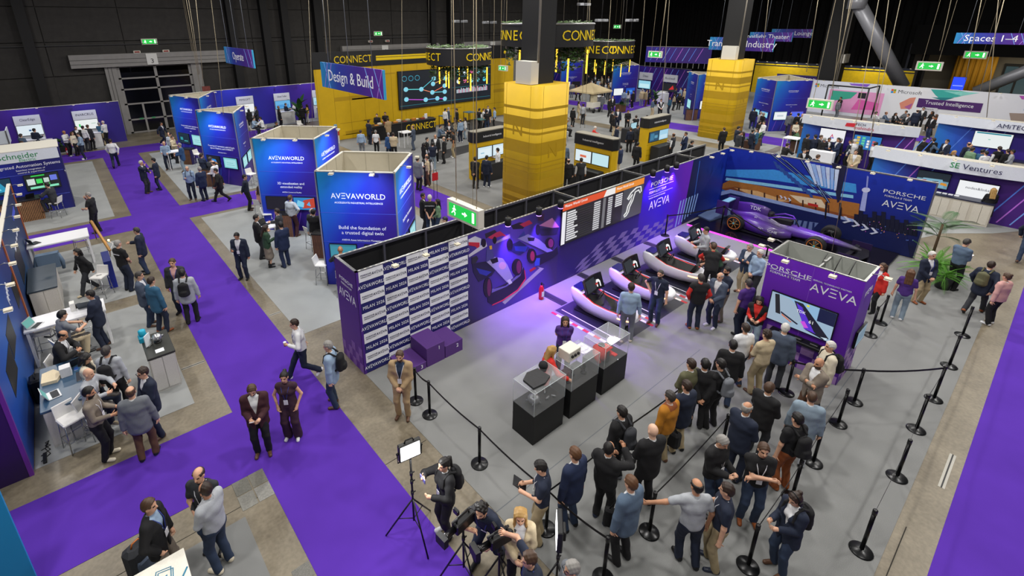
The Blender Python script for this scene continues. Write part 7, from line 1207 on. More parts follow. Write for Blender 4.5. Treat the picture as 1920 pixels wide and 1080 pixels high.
exit_sign('exit_sign', 'large green illuminated exit box hung by cables over the display wall', (7.0, 8.9, 4.02), (0, -1, 0), 1.22, .46, .18, ((-.28, 11), (.36, 11))); exit_sign('exit_sign', 'green illuminated exit box hung before the glass studio', (30, 8.47, 4.4), (0, -1, 0), 1.15, .5, .16, ((-.3, 10), (.3, 10)))
for px, py, X, w_, lab in ((942, 128, 21.5, .75, 'small green exit box hung before the yellow wall'), (1068, 102, 40, 1.1, 'small green exit box over the distant purple partition') if 0 else (1228, 102, 40, 1.3, 'small green exit box over the distant purple partition'), (1742, 124, 45, 1.35, 'green exit box hung before the side hall opening'), (1829, 103, 62, 1.5, 'green exit box inside the side hall opening'), (375, 176, 9.5, .8, 'small green exit box on a post beside the triangular towers'), (1157, 50, 60, 1.2, 'dim green exit box high on the back wall')): p = onX(px, py, X); exit_sign('exit_sign', lab, p, (0, -1, 0), w_, w_*.42, .12, ((-.3, 9), (.3, 9)))
# loose rigging cables
CAB = M('a2967c', .6); ncb = 0
for px0, px1, y1, d in ((391, 419, 215, 22), (342, 372, 140, 30), (347, 374, 140, 30), (363, 381, 160, 28), (577, 586, 238, 22), (602, 612, 100, 24), (611, 620, 112, 24), (753, 753, 255, 24), (846, 846, 260, 22), (888, 886, 430, 12), (927, 925, 120, 30), (1105, 1088, 240, 26), (1108, 1096, 240, 28), (1148, 1135, 150, 34), (1212, 1199, 120, 40), (1255, 1235, 105, 44), (1258, 1240, 200, 40), (1445, 1428, 110, 52), (1540, 1512, 135, 50), (1588, 1560, 180, 36), (1602, 1567, 150, 52), (1671, 1633, 260, 34), (1697, 1620, 315, 30), (1792, 1762, 95, 55), (1848, 1810, 150, 52), (1893, 1838, 170, 50), (1876, 1850, 220, 34), (1655, 1560, 470, 16)):
    a, b = at_d(px0, -40, d), at_d(px1, y1, d); MB().tube([a, (a+b)/2+Vector((.02*d/20, .0, 0)), b], .007*max(1, d/16), 4).build('rigging_cable', CAB, label='pale rigging cable hanging '+next(w for q, w in ((376, 'behind the Operate sign'), (400, 'near the gate-side exit box'), (450, 'before the triangular tower'), (600, 'beside the yellow wall end'), (640, 'behind the Design and Build sign'), (800, 'before the coffee bar'), (870, 'before the lettered ring'), (900, 'at the large exit box'), (1000, 'before the end of the yellow wall'), (1110, 'before the parasol'), (1220, 'by the distant lettered ring'), (1300, 'before the distant purple banner'), (1480, 'behind the Spotlight sign'), (1600, 'beside the black steel column'), (1680, 'before the night backdrop'), (1780, 'beside the thick steel strut'), (3000, 'before the side hall')) if px1 < q), cat='cable', group='hanging rigging cables')
# floodlight clusters high on the back wall
for px, py in ((863, 40), (918, 42), (1128, 38), (1185, 38), (1095, 8)): p = at_d(px, py, 46); t = thing('floodlight', 'small twin floodlight hanging high before the back wall', 'floodlight', p, group='twin floodlights before the back wall'); MB().tube([(0, 0, -1.4), (0, 0, 15-p.z)], .05, 5).build('pole', BLK, t); [MB().bbox(s*.45-.25, -.2, -.1, s*.45+.25, .2, .1, .03).build('lamp_head', M('8a8c90', .4), t) for s in (-1, 1)]
# parasol and cart
p = G(1105, 207); t = thing('parasol', 'beige square parasol over the refreshment cart', 'parasol', (p.x, p.y, .006)); MB().tube([(0, 0, 0), (0, 0, 2.6)], .04, 8).build('pole', M('5a4632', .6), t); MB().add([(-1.5, -1.5, 2.0), (1.5, -1.5, 2.0), (1.5, 1.5, 2.0), (-1.5, 1.5, 2.0), (0, 0, 2.75), (-1.5, -1.5, 1.85), (1.5, -1.5, 1.85), (1.5, 1.5, 1.85), (-1.5, 1.5, 1.85)], [(0, 1, 4), (1, 2, 4), (2, 3, 4), (3, 0, 4), (5, 6, 1, 0), (6, 7, 2, 1), (7, 8, 3, 2), (8, 5, 0, 3)]).build('canopy', M('cdbb92', .85), t)
t = thing('refreshment_cart', 'cream refreshment cart with display box under the parasol', 'cart', (p.x-.6, p.y-.9, .006)); MB().bbox(-.6, -.4, .5, .6, .4, 1.0, .01).build('cart_body', CREAM, t); MB().bbox(-.3, -.2, 1.0, .3, .2, 1.7, .02).build('display_box', M('d8ceb0', .6), t); [MB().lathe([(.22, -.03), (.22, .03)], 14).build('wheel', BLK, t) for _ in range(2)]
for ch, s in zip([c for c in t.children if c.name.startswith('wheel')], (-1, 1)): ch.rotation_euler = (PI/2, 0, 0); ch.location = (.45*s, -.42, .22)
# stools, tables and dark reception desk in the middle ground
item('reception_desk', 'dark reception desk with monitor in the coffee area', 'desk', 31.5, 20.2, .006, 33.0, 21.0, 1.05, M('26262a', .6), b=.02)
tv('monitor_screen', 'desk monitor with pale screen on the dark reception desk', (31.9, 20.3, 1.3), UX, UZ, .75, .45, 'a8d4e4', [])
for k, (px, py, lab) in enumerate(((1240, 190, 'tall white high table on the purple walkway'), (1120, 200, 'white high table beside the parasol'), (1660, 262, 'white lounge table where men lean together'), (1780, 262, 'white high table before the black-lettered booth'), (1640, 300, 'white high table behind the night backdrop'), (1480, 288, 'cream low table where a man in black sits'))): high_square(px, py, lab, .45)
for k, (px, py, rz, lab) in enumerate(((1332, 222, 30, 'white stool by the slatted pod behind the second yellow pillar'), (1310, 218, 10, 'white stool beside the red bag'), (1455, 240, 20, 'white stool before the cyber security tower'), (1625, 310, 10, 'white stool behind the top rail of the night backdrop'), (1700, 285, 80, 'white stool beside the seated man in blue'), (1760, 292, 40, 'white stool before the black-lettered booth counter'), (100, 288, 0, 'white chair by the purple partition'), (565, 250, 0, 'white stool by the yellow wall corner'))): stool(px, py, rz, lab)
slat_pod(1294, 225, 'slatted demo counter beside the distant stools', 1.0); slat_pod(1488, 257, 'slatted demo counter before the cyber security tower', 1.0)
p = G(1318, 226); item('red_bag', 'small red bag on the floor by the distant stools', 'bag', p.x-.25, p.y-.2, .006, p.x+.25, p.y+.2, .4, M('b01f2a', .6), b=.06)
t = thing('sign_stand', 'red warning sign on a thin double-legged stand', 'sign', (*G(817, 372)[:2], .006)); [MB().tube([(x, 0, 0), (x, 0, 1.25)], .012, 5).build('leg', BLK, t) for x in (-.1, .1)]; MB().box(-.17, -.02, .95, .17, .02, 1.35).build('sign_board', M('c02028', .4), t); MB().tube([(-.1, 0, 1.35), (-.05, 0, 1.5), (.05, 0, 1.5), (.1, 0, 1.35)], .015, 5).build('handle', BLK, t)
t = thing('water_cooler', 'water cooler with blue bottle at the end of the yellow wall', 'water cooler', (*G(632, 269)[:2], .006)); MB().bbox(-.16, -.16, 0, .16, .16, 1.0, .02).build('cabinet', M('d8d8d8', .5), t); MB().lathe([(.05, 1.0), (.13, 1.08), (.13, 1.35), (.1, 1.42)], 12).build('bottle', M('6a9ab8', .15, alpha=.7), t); MB().box(-.17, -.18, .62, .17, -.16, .92).build('front_plate', M('b02030', .5), t)
t = thing('queue_panel', 'red-lettered tall sign post beside the triangular tower', 'sign', (*G(400, 240)[:2], .006)); MB().box(-.3, -.05, 2.2, .3, .05, 3.5).build('sign_board', M('7a3a34', .5, noise=.3, scale=12), t); MB().box(-.25, -.04, 0, .25, .04, 2.2).build('banner', M('14161c', .6), t)
# ---------------------------------------------------------------- the people
DIR = dict(F=220, B=40, R=130, L=310, FR=175, FL=265, BR=85, BL=355)
def place(px, py, mode, face, pose, fem, h, z=.006):
    s = h/1.78
    if mode == 'f': p = G(px, py); return (p.x, p.y)
    J = skeleton(pose, fem); hd = J['head']; p = G(px, py, hd[2]*s+z); a = -math.radians(face); return (p.x-s*(hd[0]*math.cos(a)-hd[1]*math.sin(a)), p.y-s*(hd[0]*math.sin(a)+hd[1]*math.cos(a)))
LYW, LYB = 'e4e4ea', '2f3f9a'
def P_(px, py, mode, face, pose, top, bot, label, **k):
    f = DIR[face] if isinstance(face, str) else face; k.setdefault('h', 1.66 if k.get('fem') else 1.78)
    return person(place(px, py, mode, f, pose, k.get('fem', False), k['h']), f, pose, tuple(top.split()), bot, label, **k)
hp = {}
# near corner and aisle
P_(280, 948, 'h', 120, 'pockets', 'jacket black', 'taupe', 'man in black blazer and pale blue shirt behind the sketch table', shirt='skyblue', hc='m', shoe='brown', lany=LYB)
P_(372, 890, 'h', 'F', 'clasp', 'tee charcoal', 'denim', 'balding man in charcoal T-shirt with white lanyard facing the grey-shirted man', hair='fringe', hc='b', lany=LYW)
P_(422, 1062, 'f', 325, 'clasp', 'shirt lightgrey', 'denim', 'balding man in pale grey shirt and jeans talking beside the sketch table', hair='recede', hc='b', shoe='cream', skin='m', h=1.82)
p, J = P_(495, 848, 'f', 200, 'phone', 'jacket maroon', 'black', 'bearded man in maroon blazer looking at a phone on the purple carpet', hc='m', shoe='brown', beard=True); hp['maroon'] = (p, J)
P_(551, 818, 'f', 215, 'pockets', 'sleeveless plum', 'plum', 'woman in sleeveless plum top and wide trousers on the purple carpet', fem=True, hair='bun', hc='k', lany=LYB, legk='wide', shoe='white', h=1.7)
p, J = P_(573, 708, 'f', 285, 'walkcup', 'shirt white', 'navy', 'man in white shirt striding across the purple carpet with a cup', hc='b', shoe='white', lany=LYB); hp['cup'] = (p, J)
P_(630, 760, 'f', 310, 'easy', 'jacket skyblue', 'denim', 'grey-haired man in light blue blazer walking with a rucksack', hc='g', shoe='brown', pack=('black', 'black rucksack on the back of the man in a light blue blazer'))
P_(757, 780, 'f', 225, 'clasp', 'jacket tan', 'tan', 'man in tan suit with hands clasped beside the podium', shirt='denim', hc='m', shoe='brown', beard=True, lany=LYW)
# office booth
P_(203, 858, 'f', 110, 'talk2', 'shirt taupe', 'black', 'bearded man in grey-brown shirt gesturing at the office booth', hc='k', shoe='cream', beard=True, lany=LYW, skin='m'); P_(280, 858, 'f', 15, 'easy', 'jacket grey', 'brown', 'man in crumpled grey blazer and brown trousers seen from behind at the office booth', hair='fringe', hc='m', sole='white'); P_(302, 815, 'f', 255, 'clasp', 'jacket navy', 'navy', 'man in navy suit and glasses leaning to talk at the office booth', hc='b', shoe='brown'); P_(232, 772, 'f', 30, 'stand', 'shirt lightgrey', 'black', 'man in pale shirt with a black rucksack standing at the office booth', hc='x', pack=('black', 'black rucksack on the man in a pale shirt at the office booth'))
P_(166, 700, 'h', 120, 'sit', 'shirt lightgrey', 'navy', 'bald man in grey shirt perched on a stool at the grey desk', hair='bald', lany=LYW, shoe='beige'); P_(162, 672, 'h', 110, 'phone1', 'jacket cream', 'navy', 'woman with dark hair in cream cardigan behind the bald man at the desk', fem=True, hair='bob', hc='k', shirt='black'); P_(118, 628, 'h', 110, 'sitphone', 'jacket black', 'navy', 'balding man in black jacket seated with bowed head at the office booth', hair='fringe', hc='k', skin='m', lany=LYW); P_(117, 590, 'h', 70, 'sit', 'tee grey', 'beige', 'dark-haired man in grey T-shirt seated at the white high table', hc='k'); P_(200, 650, 'f', 290, 'clasp', 'jacket navy', 'navy', 'young dark-haired man in navy jacket standing at the high table end', hc='k', skin='m', shirt='skyblue', shoe='brown')
P_(172, 548, 'f', 250, 'stride', 'hoodie black', 'charcoal', 'woman in black jacket with dark hair moving through the booth', fem=True, hair='bob', hc='k', lany=LYW, shoe='beige'); P_(243, 545, 'f', 60, 'clasp', 'tee black', 'navy', 'shaven man in black T-shirt with lettered back by the easel', hair='buzz', hc='g', h=1.85); P_(277, 512, 'f', 290, 'talk', 'jacket navy', 'denim', 'grey-haired man in navy jacket facing the man in black T-shirt', hc='x', shirt='skyblue'); P_(345, 585, 'f', 210, 'stand', 'jacket charcoal', 'navy', 'man in charcoal suit and pink shirt at the carpet edge', hc='m', shirt='pink', lany=LYB, h=1.85); P_(362, 605, 'f', 20, 'easy', 'jacket lightgrey', 'black', 'dark-haired man in pale grey jacket with rucksack beside the aisle', hc='k', pack=('black', 'black rucksack on the man in a pale grey jacket')); P_(306, 622, 'f', 65, 'easy', 'jacket teal', 'navy', 'man in bright blue blazer seen from behind at the booth corner', hc='b', shoe='rust'); P_(283, 610, 'f', 110, 'talk2', 'jacket slate', 'denim', 'man in slate blazer and jeans turned to the aisle', hc='x', shoe='brown')
P_(186, 436, 'f', 300, 'drink', 'tee black', 'black', 'bald man in black T-shirt drinking while crossing the carpet', hair='buzz', hc='g', sole='white', h=1.84); P_(88, 347, 'h', 300, 'sit', 'jacket charcoal', 'charcoal', 'man in grey suit typing at the slatted counter', hc='k', shoe='brown')
# upper aisle
P_(219, 314, 'f', 12, 'walk', 'shirt white', 'navy', 'man in white shirt walking away along the purple aisle', hc='b', h=1.84); P_(277, 362, 'f', 125, 'drink', 'jacket navy', 'charcoal', 'white-haired man in navy jacket drinking on the purple aisle', hc='w', shoe='brown'); P_(301, 356, 'f', 290, 'talk', 'jacket navy', 'navy', 'dark-haired man in navy suit gesturing to the white-haired man', hc='k'); P_(318, 318, 'f', 200, 'talk2', 'shirt skyblue', 'navy', 'bald man in pale blue shirt at the square high table', hair='bald', shoe='brown'); P_(348, 322, 'f', 285, 'talk2', 'jacket blue', 'paledenim', 'man in bright blue blazer and pale jeans at the square high table', hc='g', shoe='brown'); P_(328, 298, 'f', 60, 'stand', 'shirt beige', 'charcoal', 'man in beige shirt facing the gate-side tower', hc='b')
P_(363, 374, 'f', 200, 'phone1', 'shirt skyblue', 'navy', 'bald man in blue shirt with grey rucksack on the tower carpet', hair='fringe', hc='g', shoe='brown', pack=('slate', 'grey rucksack on the bald man in a blue shirt')); P_(386, 376, 'f', 340, 'talk', 'jacket royal', 'navy', 'grey-haired man in royal blue blazer patting the rucksack wearer', hc='g'); P_(418, 378, 'f', 285, 'walk', 'jacket black', 'black', 'man in black suit striding before the corner post tower', hc='k'); P_(388, 348, 'f', 60, 'clasp', 'shirt navy', 'black', 'broad man in navy shirt facing the device screens', hc='b', h=1.85); P_(411, 362, 'f', 320, 'talk2', 'shirt white', 'brown', 'bald man in white shirt before the corner post tower', hair='fringe', hc='m'); P_(404, 354, 'f', 60, 'clasp', 'vest charcoal', 'navy', 'man in charcoal waistcoat facing the tower screens', hc='x', shirt='skyblue'); P_(468, 394, 'f', 110, 'behind', 'shirt navy', 'black', 'man in navy shirt with hands behind his back on the cross aisle', hc='k', shoe='brown'); P_(487, 352, 'h', 60, 'sit', 'shirt pink', 'black', 'woman in pink blouse seated on a stool by the tower', fem=True, hair='long', hc='m')
P_(459, 522, 'f', 215, 'phone1', 'jacket navy', 'navy', 'dark-haired man in navy suit standing alone on the grey carpet', hc='k', lany=LYW, skin='m'); P_(507, 500, 'f', 100, 'phone1', 'hoodie green', 'taupe', 'woman in dark green jumper and grey skirt near the laptop table', fem=True, hair='long', hc='b', legk='skirt', shoek='boot'); P_(538, 500, 'f', 350, 'talk', 'jacket royal', 'royal', 'man in vivid navy suit seen from behind beside the woman in green', hc='k', shoe='navy'); P_(491, 484, 'f', 110, 'talk2', 'jacket black', 'charcoal', 'dark-haired man in black suit at the laptop table', hc='k'); P_(531, 470, 'f', 300, 'talk', 'jacket charcoal', 'navy', 'man in charcoal jacket across the laptop table', hc='b'); P_(553, 443, 'f', 60, 'hip', 'shirt lightgrey', 'maroon', 'man in pale striped shirt and maroon trousers facing the extended reality tower', hc='m', shoe='brown', h=1.84); P_(596, 472, 'f', 35, 'hip', 'vest black', 'taupe', 'man in black waistcoat and blue shirt near the tower screens', hc='k', shirt='skyblue'); P_(585, 396, 'h', 80, 'sit', 'jacket charcoal', 'black', 'bald man seated between the two square towers', hair='fringe', hc='g'); P_(638, 468, 'h', 30, 'sit', 'jacket charcoal', 'charcoal', 'bald man in grey suit seated behind the sponsor-tile wall', hair='bald', skin='t')
P_(795, 436, 'f', 130, 'talk', 'jacket black', 'black', 'man in black suit and white shirt behind the display wall', hc='k', skin='m'); P_(808, 442, 'f', 40, 'behind', 'tee black', 'denim', 'white-haired man in lettered black T-shirt with hands behind his back', hc='w', h=1.82); P_(820, 378, 'h', 300, 'clasp', 'shirt sage', 'denim', 'woman with long black hair in pale green top behind the wall', fem=True, hair='long', hc='k'); P_(834, 412, 'h', 300, 'sit', 'shirt white', 'black', 'dark-haired person in white seated behind the display wall', hc='k')
P_(785, 357, 'f', 75, 'stand', 'jacket grey', 'black', 'man in mid-grey suit jacket beside the red sign stand', hc='x', h=1.85); P_(803, 349, 'f', 290, 'talk', 'shirt beige', 'brown', 'woman in patterned blouse and brown trousers by the red sign stand', fem=True, hair='bun', hc='b', shoe='white', h=1.7); P_(800, 293, 'h', 220, 'talk', 'vest charcoal', 'charcoal', 'bald man in waistcoat near the red sign stand', hair='bald')
P_(891, 354, 'f', 60, 'behind', 'jacket black', 'black', 'man in black suit with hands behind facing the twin-screen kiosk', hc='k'); P_(912, 351, 'f', 70, 'easy', 'jacket navy', 'navy', 'man in navy suit and white trainers facing the twin-screen kiosk', hc='k', shoe='white'); P_(933, 334, 'f', 330, 'talk', 'shirt white', 'denim', 'man in white shirt and jeans half behind the first yellow pillar', hc='k', shoe='white')
# simulator stand
P_(1172, 640, 'f', 55, 'easy', 'shirt skyblue', 'grey', 'man in pale blue shirt and grey trousers watching the first simulator', hc='b', shoe='cream', h=1.84); P_(1226, 606, 'f', 262, 'hip', 'tee navy', 'denim', 'bald bearded man in navy polo and jeans with white lanyard between simulators', hair='buzz', hc='x', beard=True, shoe='brown', lany=LYW); P_(1060, 602, 'h', 225, 'behind', 'tee purple', 'navy', 'woman with long brown hair in purple T-shirt behind the showcases', fem=True, hair='long', hc='b', lany=LYB, h=1.7); P_(1036, 657, 'h', 120, 'reach', 'jacket red', 'paledenim', 'woman with long fair hair in red jacket reaching over the showcases', fem=True, hair='long', hc='y', shirt='black')
P_(1299, 616, 'f', 45, 'pockets', 'vest black', 'navy', 'man in red-sleeved black team jacket watching the simulators', hc='x', shirt='red', shoe='rust'); P_(1325, 552, 'f', 60, 'lean', 'vest black', 'black', 'shaven man in red-sleeved team jacket leaning over the third simulator', hair='buzz', hc='m', shirt='red', skin='m'); P_(1312, 512, 'f', 310, 'talk2', 'shirt lightgrey', 'charcoal', 'man in pale grey shirt standing beside the third simulator', hc='k', lany=LYW); P_(1340, 545, 'f', 330, 'lean', 'tee green', 'black', 'man in dark green T-shirt helping at the third simulator', hc='k'); P_(1347, 600, 'f', 300, 'clasp', 'tee navy', 'taupe', 'dark-bearded man in navy polo behind the bald man in slate', hc='k', beard=True, skin='m', shoe='brown'); P_(1334, 612, 'f', 280, 'clasp', 'jacket slate', 'navy', 'bald man in slate blazer with white trainers watching the simulators', hair='fringe', hc='g', shoe='white'); P_(1390, 549, 'f', 290, 'crossed', 'jacket denim', 'beige', 'grey-haired man in blue blazer and beige trousers watching the stage', hc='g', shoe='brown'); P_(1408, 562, 'f', 295, 'clasp', 'shirt skyblue', 'charcoal', 'white-haired man in pale blue shirt beside the blue blazer at the stage', hc='w'); P_(1385, 628, 'f', 20, 'talk', 'tee purple', 'navy', 'man in purple T-shirt beside the purple tower', hc='x'); P_(1404, 656, 'f', 255, 'phone', 'vest black', 'paledenim', 'woman with long black hair in red-sleeved jacket by the purple tower', fem=True, hair='long', hc='k', shirt='red', h=1.7); P_(1655, 500, 'h', 300, 'stand', 'jacket red', 'black', 'woman with long brown hair in red jacket behind the purple tower', fem=True, hair='long', hc='m')
# queue
Q = P_
Q(1376, 724, 'f', 30, 'stand', 'tee white', 'denim', 'bearded man in white T-shirt near the purple tower in the queue', hc='b', beard=True, shoe='brown'); Q(1414, 738, 'f', 25, 'clasp', 'shirt beige', 'khaki', 'man in patterned beige shirt and khaki trousers in the queue', hair='curly', hc='b', shoe='brown'); Q(1446, 724, 'f', 80, 'stand', 'jacket slate', 'charcoal', 'white-haired man in slate suit facing the purple tower screen', hc='w'); Q(1330, 800, 'f', 12, 'crossed', 'shirt black', 'black', 'dark-haired man in black shirt with a grey sling bag in the queue', hc='k', pack=('grey', 'grey sling rucksack on the man in a black shirt')); Q(1352, 760, 'f', 60, 'stand', 'jacket black', 'denim', 'man in black jacket and jeans next to the white T-shirt in the queue', hc='k'); Q(1277, 800, 'f', 15, 'clasp', 'jacket olive', 'black', 'man in grey-green suit jacket in the queue', hc='b', shirt='white'); Q(1301, 800, 'f', 55, 'behind', 'jacket black', 'black', 'dark-haired man in black jacket with hands behind his back in the queue', hc='k', skin='m'); Q(1268, 846, 'f', 15, 'stand', 'jacket navy', 'khaki', 'man in dark navy jacket behind the mustard jacket in the queue', hc='b'); p, J = Q(1238, 868, 'f', 5, 'stand', 'hoodie mustard', 'khaki', 'man in mustard jacket with patterned hood holding a black bag', hc='x', trim='rust', shoe='brown'); hp['bagm'] = (p, J)
Q(1205, 946, 'f', 22, 'clasp', 'jacket black', 'black', 'bald man in black suit seen from behind in the queue', hair='bald', skin='p', h=1.86); Q(1152, 900, 'f', 5, 'stand', 'hoodie black', 'black', 'dark-haired man in black with a large black rucksack in the queue', hc='k', pack=('charcoal', 'large black rucksack on the dark-haired man in black'), shoe='grey'); p, J = Q(1126, 975, 'f', 85, 'photo', 'hoodie black', 'black', 'man in black sweatshirt photographing with his phone', hair='recede', hc='k', skin='m', sole='white', shoe='navy', lany=LYW); hp['photo'] = (p, J)
Q(1068, 990, 'f', 0, 'stand', 'jacket royal', 'denim', 'sandy-haired man in dark blue suit seen from behind in the queue', hair='short', hc='r', shoe='black', h=1.82); Q(1165, 1052, 'f', 5, 'stand', 'jacket steel', 'black', 'fair-haired man in blue-grey blazer holding a black bag', hc='r', h=1.84); p, J = Q(1012, 1012, 'f', 320, 'phone', 'tee navy', 'khaki', 'dark-haired man in navy T-shirt and khaki trousers with a tablet', hc='k', shoe='black', lany=LYW); hp['tablet'] = (p, J)
p, J = Q(1322, 955, 'f', 190, 'phone', 'hoodie black', 'denim', 'grey-haired man in black jumper with white lanyard showing his phone', hc='g', lany=LYW); hp['show'] = (p, J)
Q(1282, 1058, 'f', 40, 'postlean', 'tee lightgrey', 'navy', 'balding man in pale grey T-shirt resting a hand on a barrier post', hair='fringe', hc='k', skin='m', sole='white'); Q(1334, 1060, 'f', 330, 'talk', 'tee navy', 'khaki', 'man in navy T-shirt and khaki trousers pointing at the phone', hc='b', shoe='navy', sole='white', lany=LYW); Q(1398, 975, 'f', 235, 'crossed', 'tee black', 'denim', 'man in black T-shirt and jeans with arms folded in the queue', hc='m', shoe='rust', lany=LYW); Q(1370, 895, 'f', 105, 'clasp', 'jacket navy', 'navy', 'balding grey man in navy suit turned sideways in the queue', hair='fringe', hc='g', skin='m', h=1.82); Q(1412, 850, 'f', 100, 'clasp', 'jacket black', 'charcoal', 'man in black jacket beside the balding man in navy suit', hc='m', beard=True); Q(1462, 915, 'f', 25, 'stand', 'tee black', 'rust', 'man in black T-shirt and rust trousers with a black rucksack', hc='k', pack=('black', 'black rucksack on the man in rust trousers'), shoe='rust'); Q(1488, 870, 'f', 70, 'stand', 'jacket paledenim', 'lightgrey', 'bald man in pale blue jacket in the queue', hair='buzz', hc='m'); Q(1505, 797, 'f', 300, 'crossed', 'jacket taupe', 'brown', 'bald bearded man in brown jacket with folded arms in the queue', hair='bald', hc='m', beard=True, skin='m', shoe='brown'); Q(1527, 762, 'f', 320, 'stand', 'hoodie cream', 'navy', 'grey-haired man in pale jacket with a black rucksack by the purple tower', hc='w', pack=('black', 'black rucksack on the grey-haired man by the purple tower')); Q(1458, 1068, 'f', 300, 'phone', 'jacket navy', 'denim', 'woman in navy blazer with headphones and rucksack near the barrier posts', fem=True, hair='bun', hc='b', pack=('black', 'black rucksack on the woman with headphones'), shoe='brown', h=1.7)
# concrete side
Q(1717, 566, 'f', 215, 'clasp', 'jacket navy', 'khaki', 'white-haired man in navy blazer and khaki trousers before the fern', hc='w', lany=LYB, shoe='rust'); p, J = Q(1779, 542, 'f', 115, 'phone', 'shirt steel', 'black', 'man in blue shirt looking at a phone beside the fern', hc='x', h=1.84); hp['blue'] = (p, J)
Q(1822, 587, 'f', 105, 'walk', 'jacket navy', 'charcoal', 'man in navy jacket walking with an olive rucksack', hc='b', shoe='rust', pack=('olive', 'olive rucksack on the walking man in navy')); Q(1854, 608, 'f', 30, 'easy', 'hoodie pink', 'black', 'person in pink puffy top and black trousers on the concrete strip', fem=True, hair='bun', hc='m', shoe='white', h=1.68); Q(1680, 598, 'f', 80, 'stand', 'tee purple', 'paledenim', 'woman with long brown hair in purple top and pale jeans', fem=True, hair='long', hc='r', shoe='white'); Q(1840, 422, 'f', 70, 'talk2', 'dress black', None, 'woman with blonde hair in black dress at the cream cupboards', fem=True, hair='long', hc='y', shoek='heel', h=1.7); Q(1916, 488, 'f', 270, 'walk', 'hoodie navy', 'denim', 'person in navy top walking in past the cream cupboards', hc='b', shoe='brown')
# film crew
p, J = P_(838, 1000, 'f', 275, 'photo', 'hoodie black', 'black', 'woman in black with ponytail filming on her phone', fem=True, hair='pony', hc='k', shoe='white', lany=LYB, h=1.72, pack=('black', 'black rucksack on the woman filming with her phone')); hp['film'] = (p, J)
p, J = P_(902, 957, 'h', 245, 'operate', 'tee navy', 'navy', 'curly-haired bearded cameraman in navy T-shirt bent over his camera', hair='curly', hc='k', beard=True, lany=LYB, h=1.82); hp['cam1'] = (p, J)
P_(976, 968, 'h', 225, 'clasp', 'jacket beige', 'black', 'woman with long blonde hair in beige jacket behind the cameras', fem=True, hair='long', hc='y', shirt='white', h=1.7); p, J = P_(992, 1048, 'h', 300, 'raise1', 'tee navy', 'navy', 'brown-haired camera operator in navy T-shirt with raised arm', hc='m', lany=LYB); hp['cam2'] = (p, J); P_(1072, 1066, 'h', 300, 'stand', 'hoodie grey', 'black', 'grey-haired man in glasses behind the black light panel', hc='g')
# ---------------------------------------------------------------- people farther off: (head x, head y, heading, pose, top, bottom, hair, hair colour, place phrase)
def far(rows, where, mode='h', xmax=99, ymax=99, ymin=-99):
    for r in rows:
        px, py, f, pose, top, bot, hair, hc = (list(r)+[['short', 'k'], ['k']][len(r)-6 if len(r) < 8 else 1])[:8]; fem = hair in ('long', 'bob', 'bun', 'pony'); kind, col = top.split()
        kn = dict(jacket='jacket', shirt='shirt', tee='T-shirt', vest='waistcoat', hoodie='jumper', coat='coat', dress='dress', sleeveless='top')[kind]
        hn = {'fringe': 'balding', 'bald': 'bald', 'buzz': 'shaven', 'long': 'long-haired', 'bob': 'bob-haired', 'bun': 'bun-haired', 'pony': 'ponytailed'}.get(hair, {'k': 'dark-haired', 'b': 'brown-haired', 'g': 'grey-haired', 'w': 'white-haired', 'm': 'brown-haired', 'y': 'fair-haired', 'x': 'dark-haired', 'r': 'auburn-haired'}[hc])
        pn = {'sit': 'seated', 'sitlow': 'seated', 'sitphone': 'seated', 'walk': 'walking', 'drink': 'drinking'}.get(pose, 'standing')
        lab = ('%s person in %s %s and %s, %s %s' % (hn, col, kn, bot+(' skirt' if fem and bot == 'taupe' else ' trousers'), pn, where)); ff = DIR[f] if isinstance(f, str) else f; h = 1.66 if fem else random.uniform(1.72, 1.84)
        pose = dict(hip='stand', talk2='clasp', crossed='clasp', photo='talk', reach='talk', legcross='stand', easy='stand', lean='clasp', walk='stand' if fem else 'walk', phone='clasp').get(pose, pose)
        q = place(px, py, mode, ff, pose, fem, h); q = (min(q[0], xmax), max(ymin, min(q[1], ymax)))
        person(q, ff, pose, (kind, col), bot, lab, hair=hair, hc=hc, fem=fem, h=h, group='visitors '+where, skin=random.choice('llmpt'), shoe=random.choice(['black', 'brown', 'black', 'white']), seat='white bar stool under a seated visitor '+where)
random.seed(21)
far([(39, 254, 'B', 'clasp', 'shirt steel', 'black', 'short', 'x'), (64, 244, 'B', 'talk', 'jacket navy', 'beige'), (41, 268, 'R', 'sit', 'shirt beige', 'black', 'long', 'm'), (65, 268, 'L', 'sit', 'hoodie black', 'black', 'long', 'k'), (60, 273, 'F', 'sit', 'shirt cream', 'black', 'bob', 'y'), (120, 248, 'R', 'talk', 'shirt white', 'black', 'fringe', 'y'), (135, 250, 'R', 'stand', 'shirt cream', 'black', 'long', 'm'), (142, 240, 'FR', 'stand', 'jacket black', 'black'), (147, 252, 'FL', 'clasp', 'shirt skyblue', 'navy'), (155, 239, 'B', 'hip', 'shirt white', 'charcoal', 'short', 'k'), (164, 237, 'B', 'stand', 'jacket charcoal', 'black', 'short', 'm'), (184, 230, 'B', 'clasp', 'tee teal', 'khaki', 'short', 'g'), (191, 227, 'L', 'talk2', 'shirt white', 'black', 'fringe', 'w')], 'by the purple partition kiosks', ymax=44.9)
far([(302, 232, 'R', 'walk', 'jacket navy', 'navy', 'short', 'k'), (317, 252, 'F', 'stand', 'shirt lightgrey', 'black', 'fringe', 'm'), (323, 258, 'R', 'talk', 'shirt beige', 'charcoal', 'short', 'b')], 'beside the triangular towers')
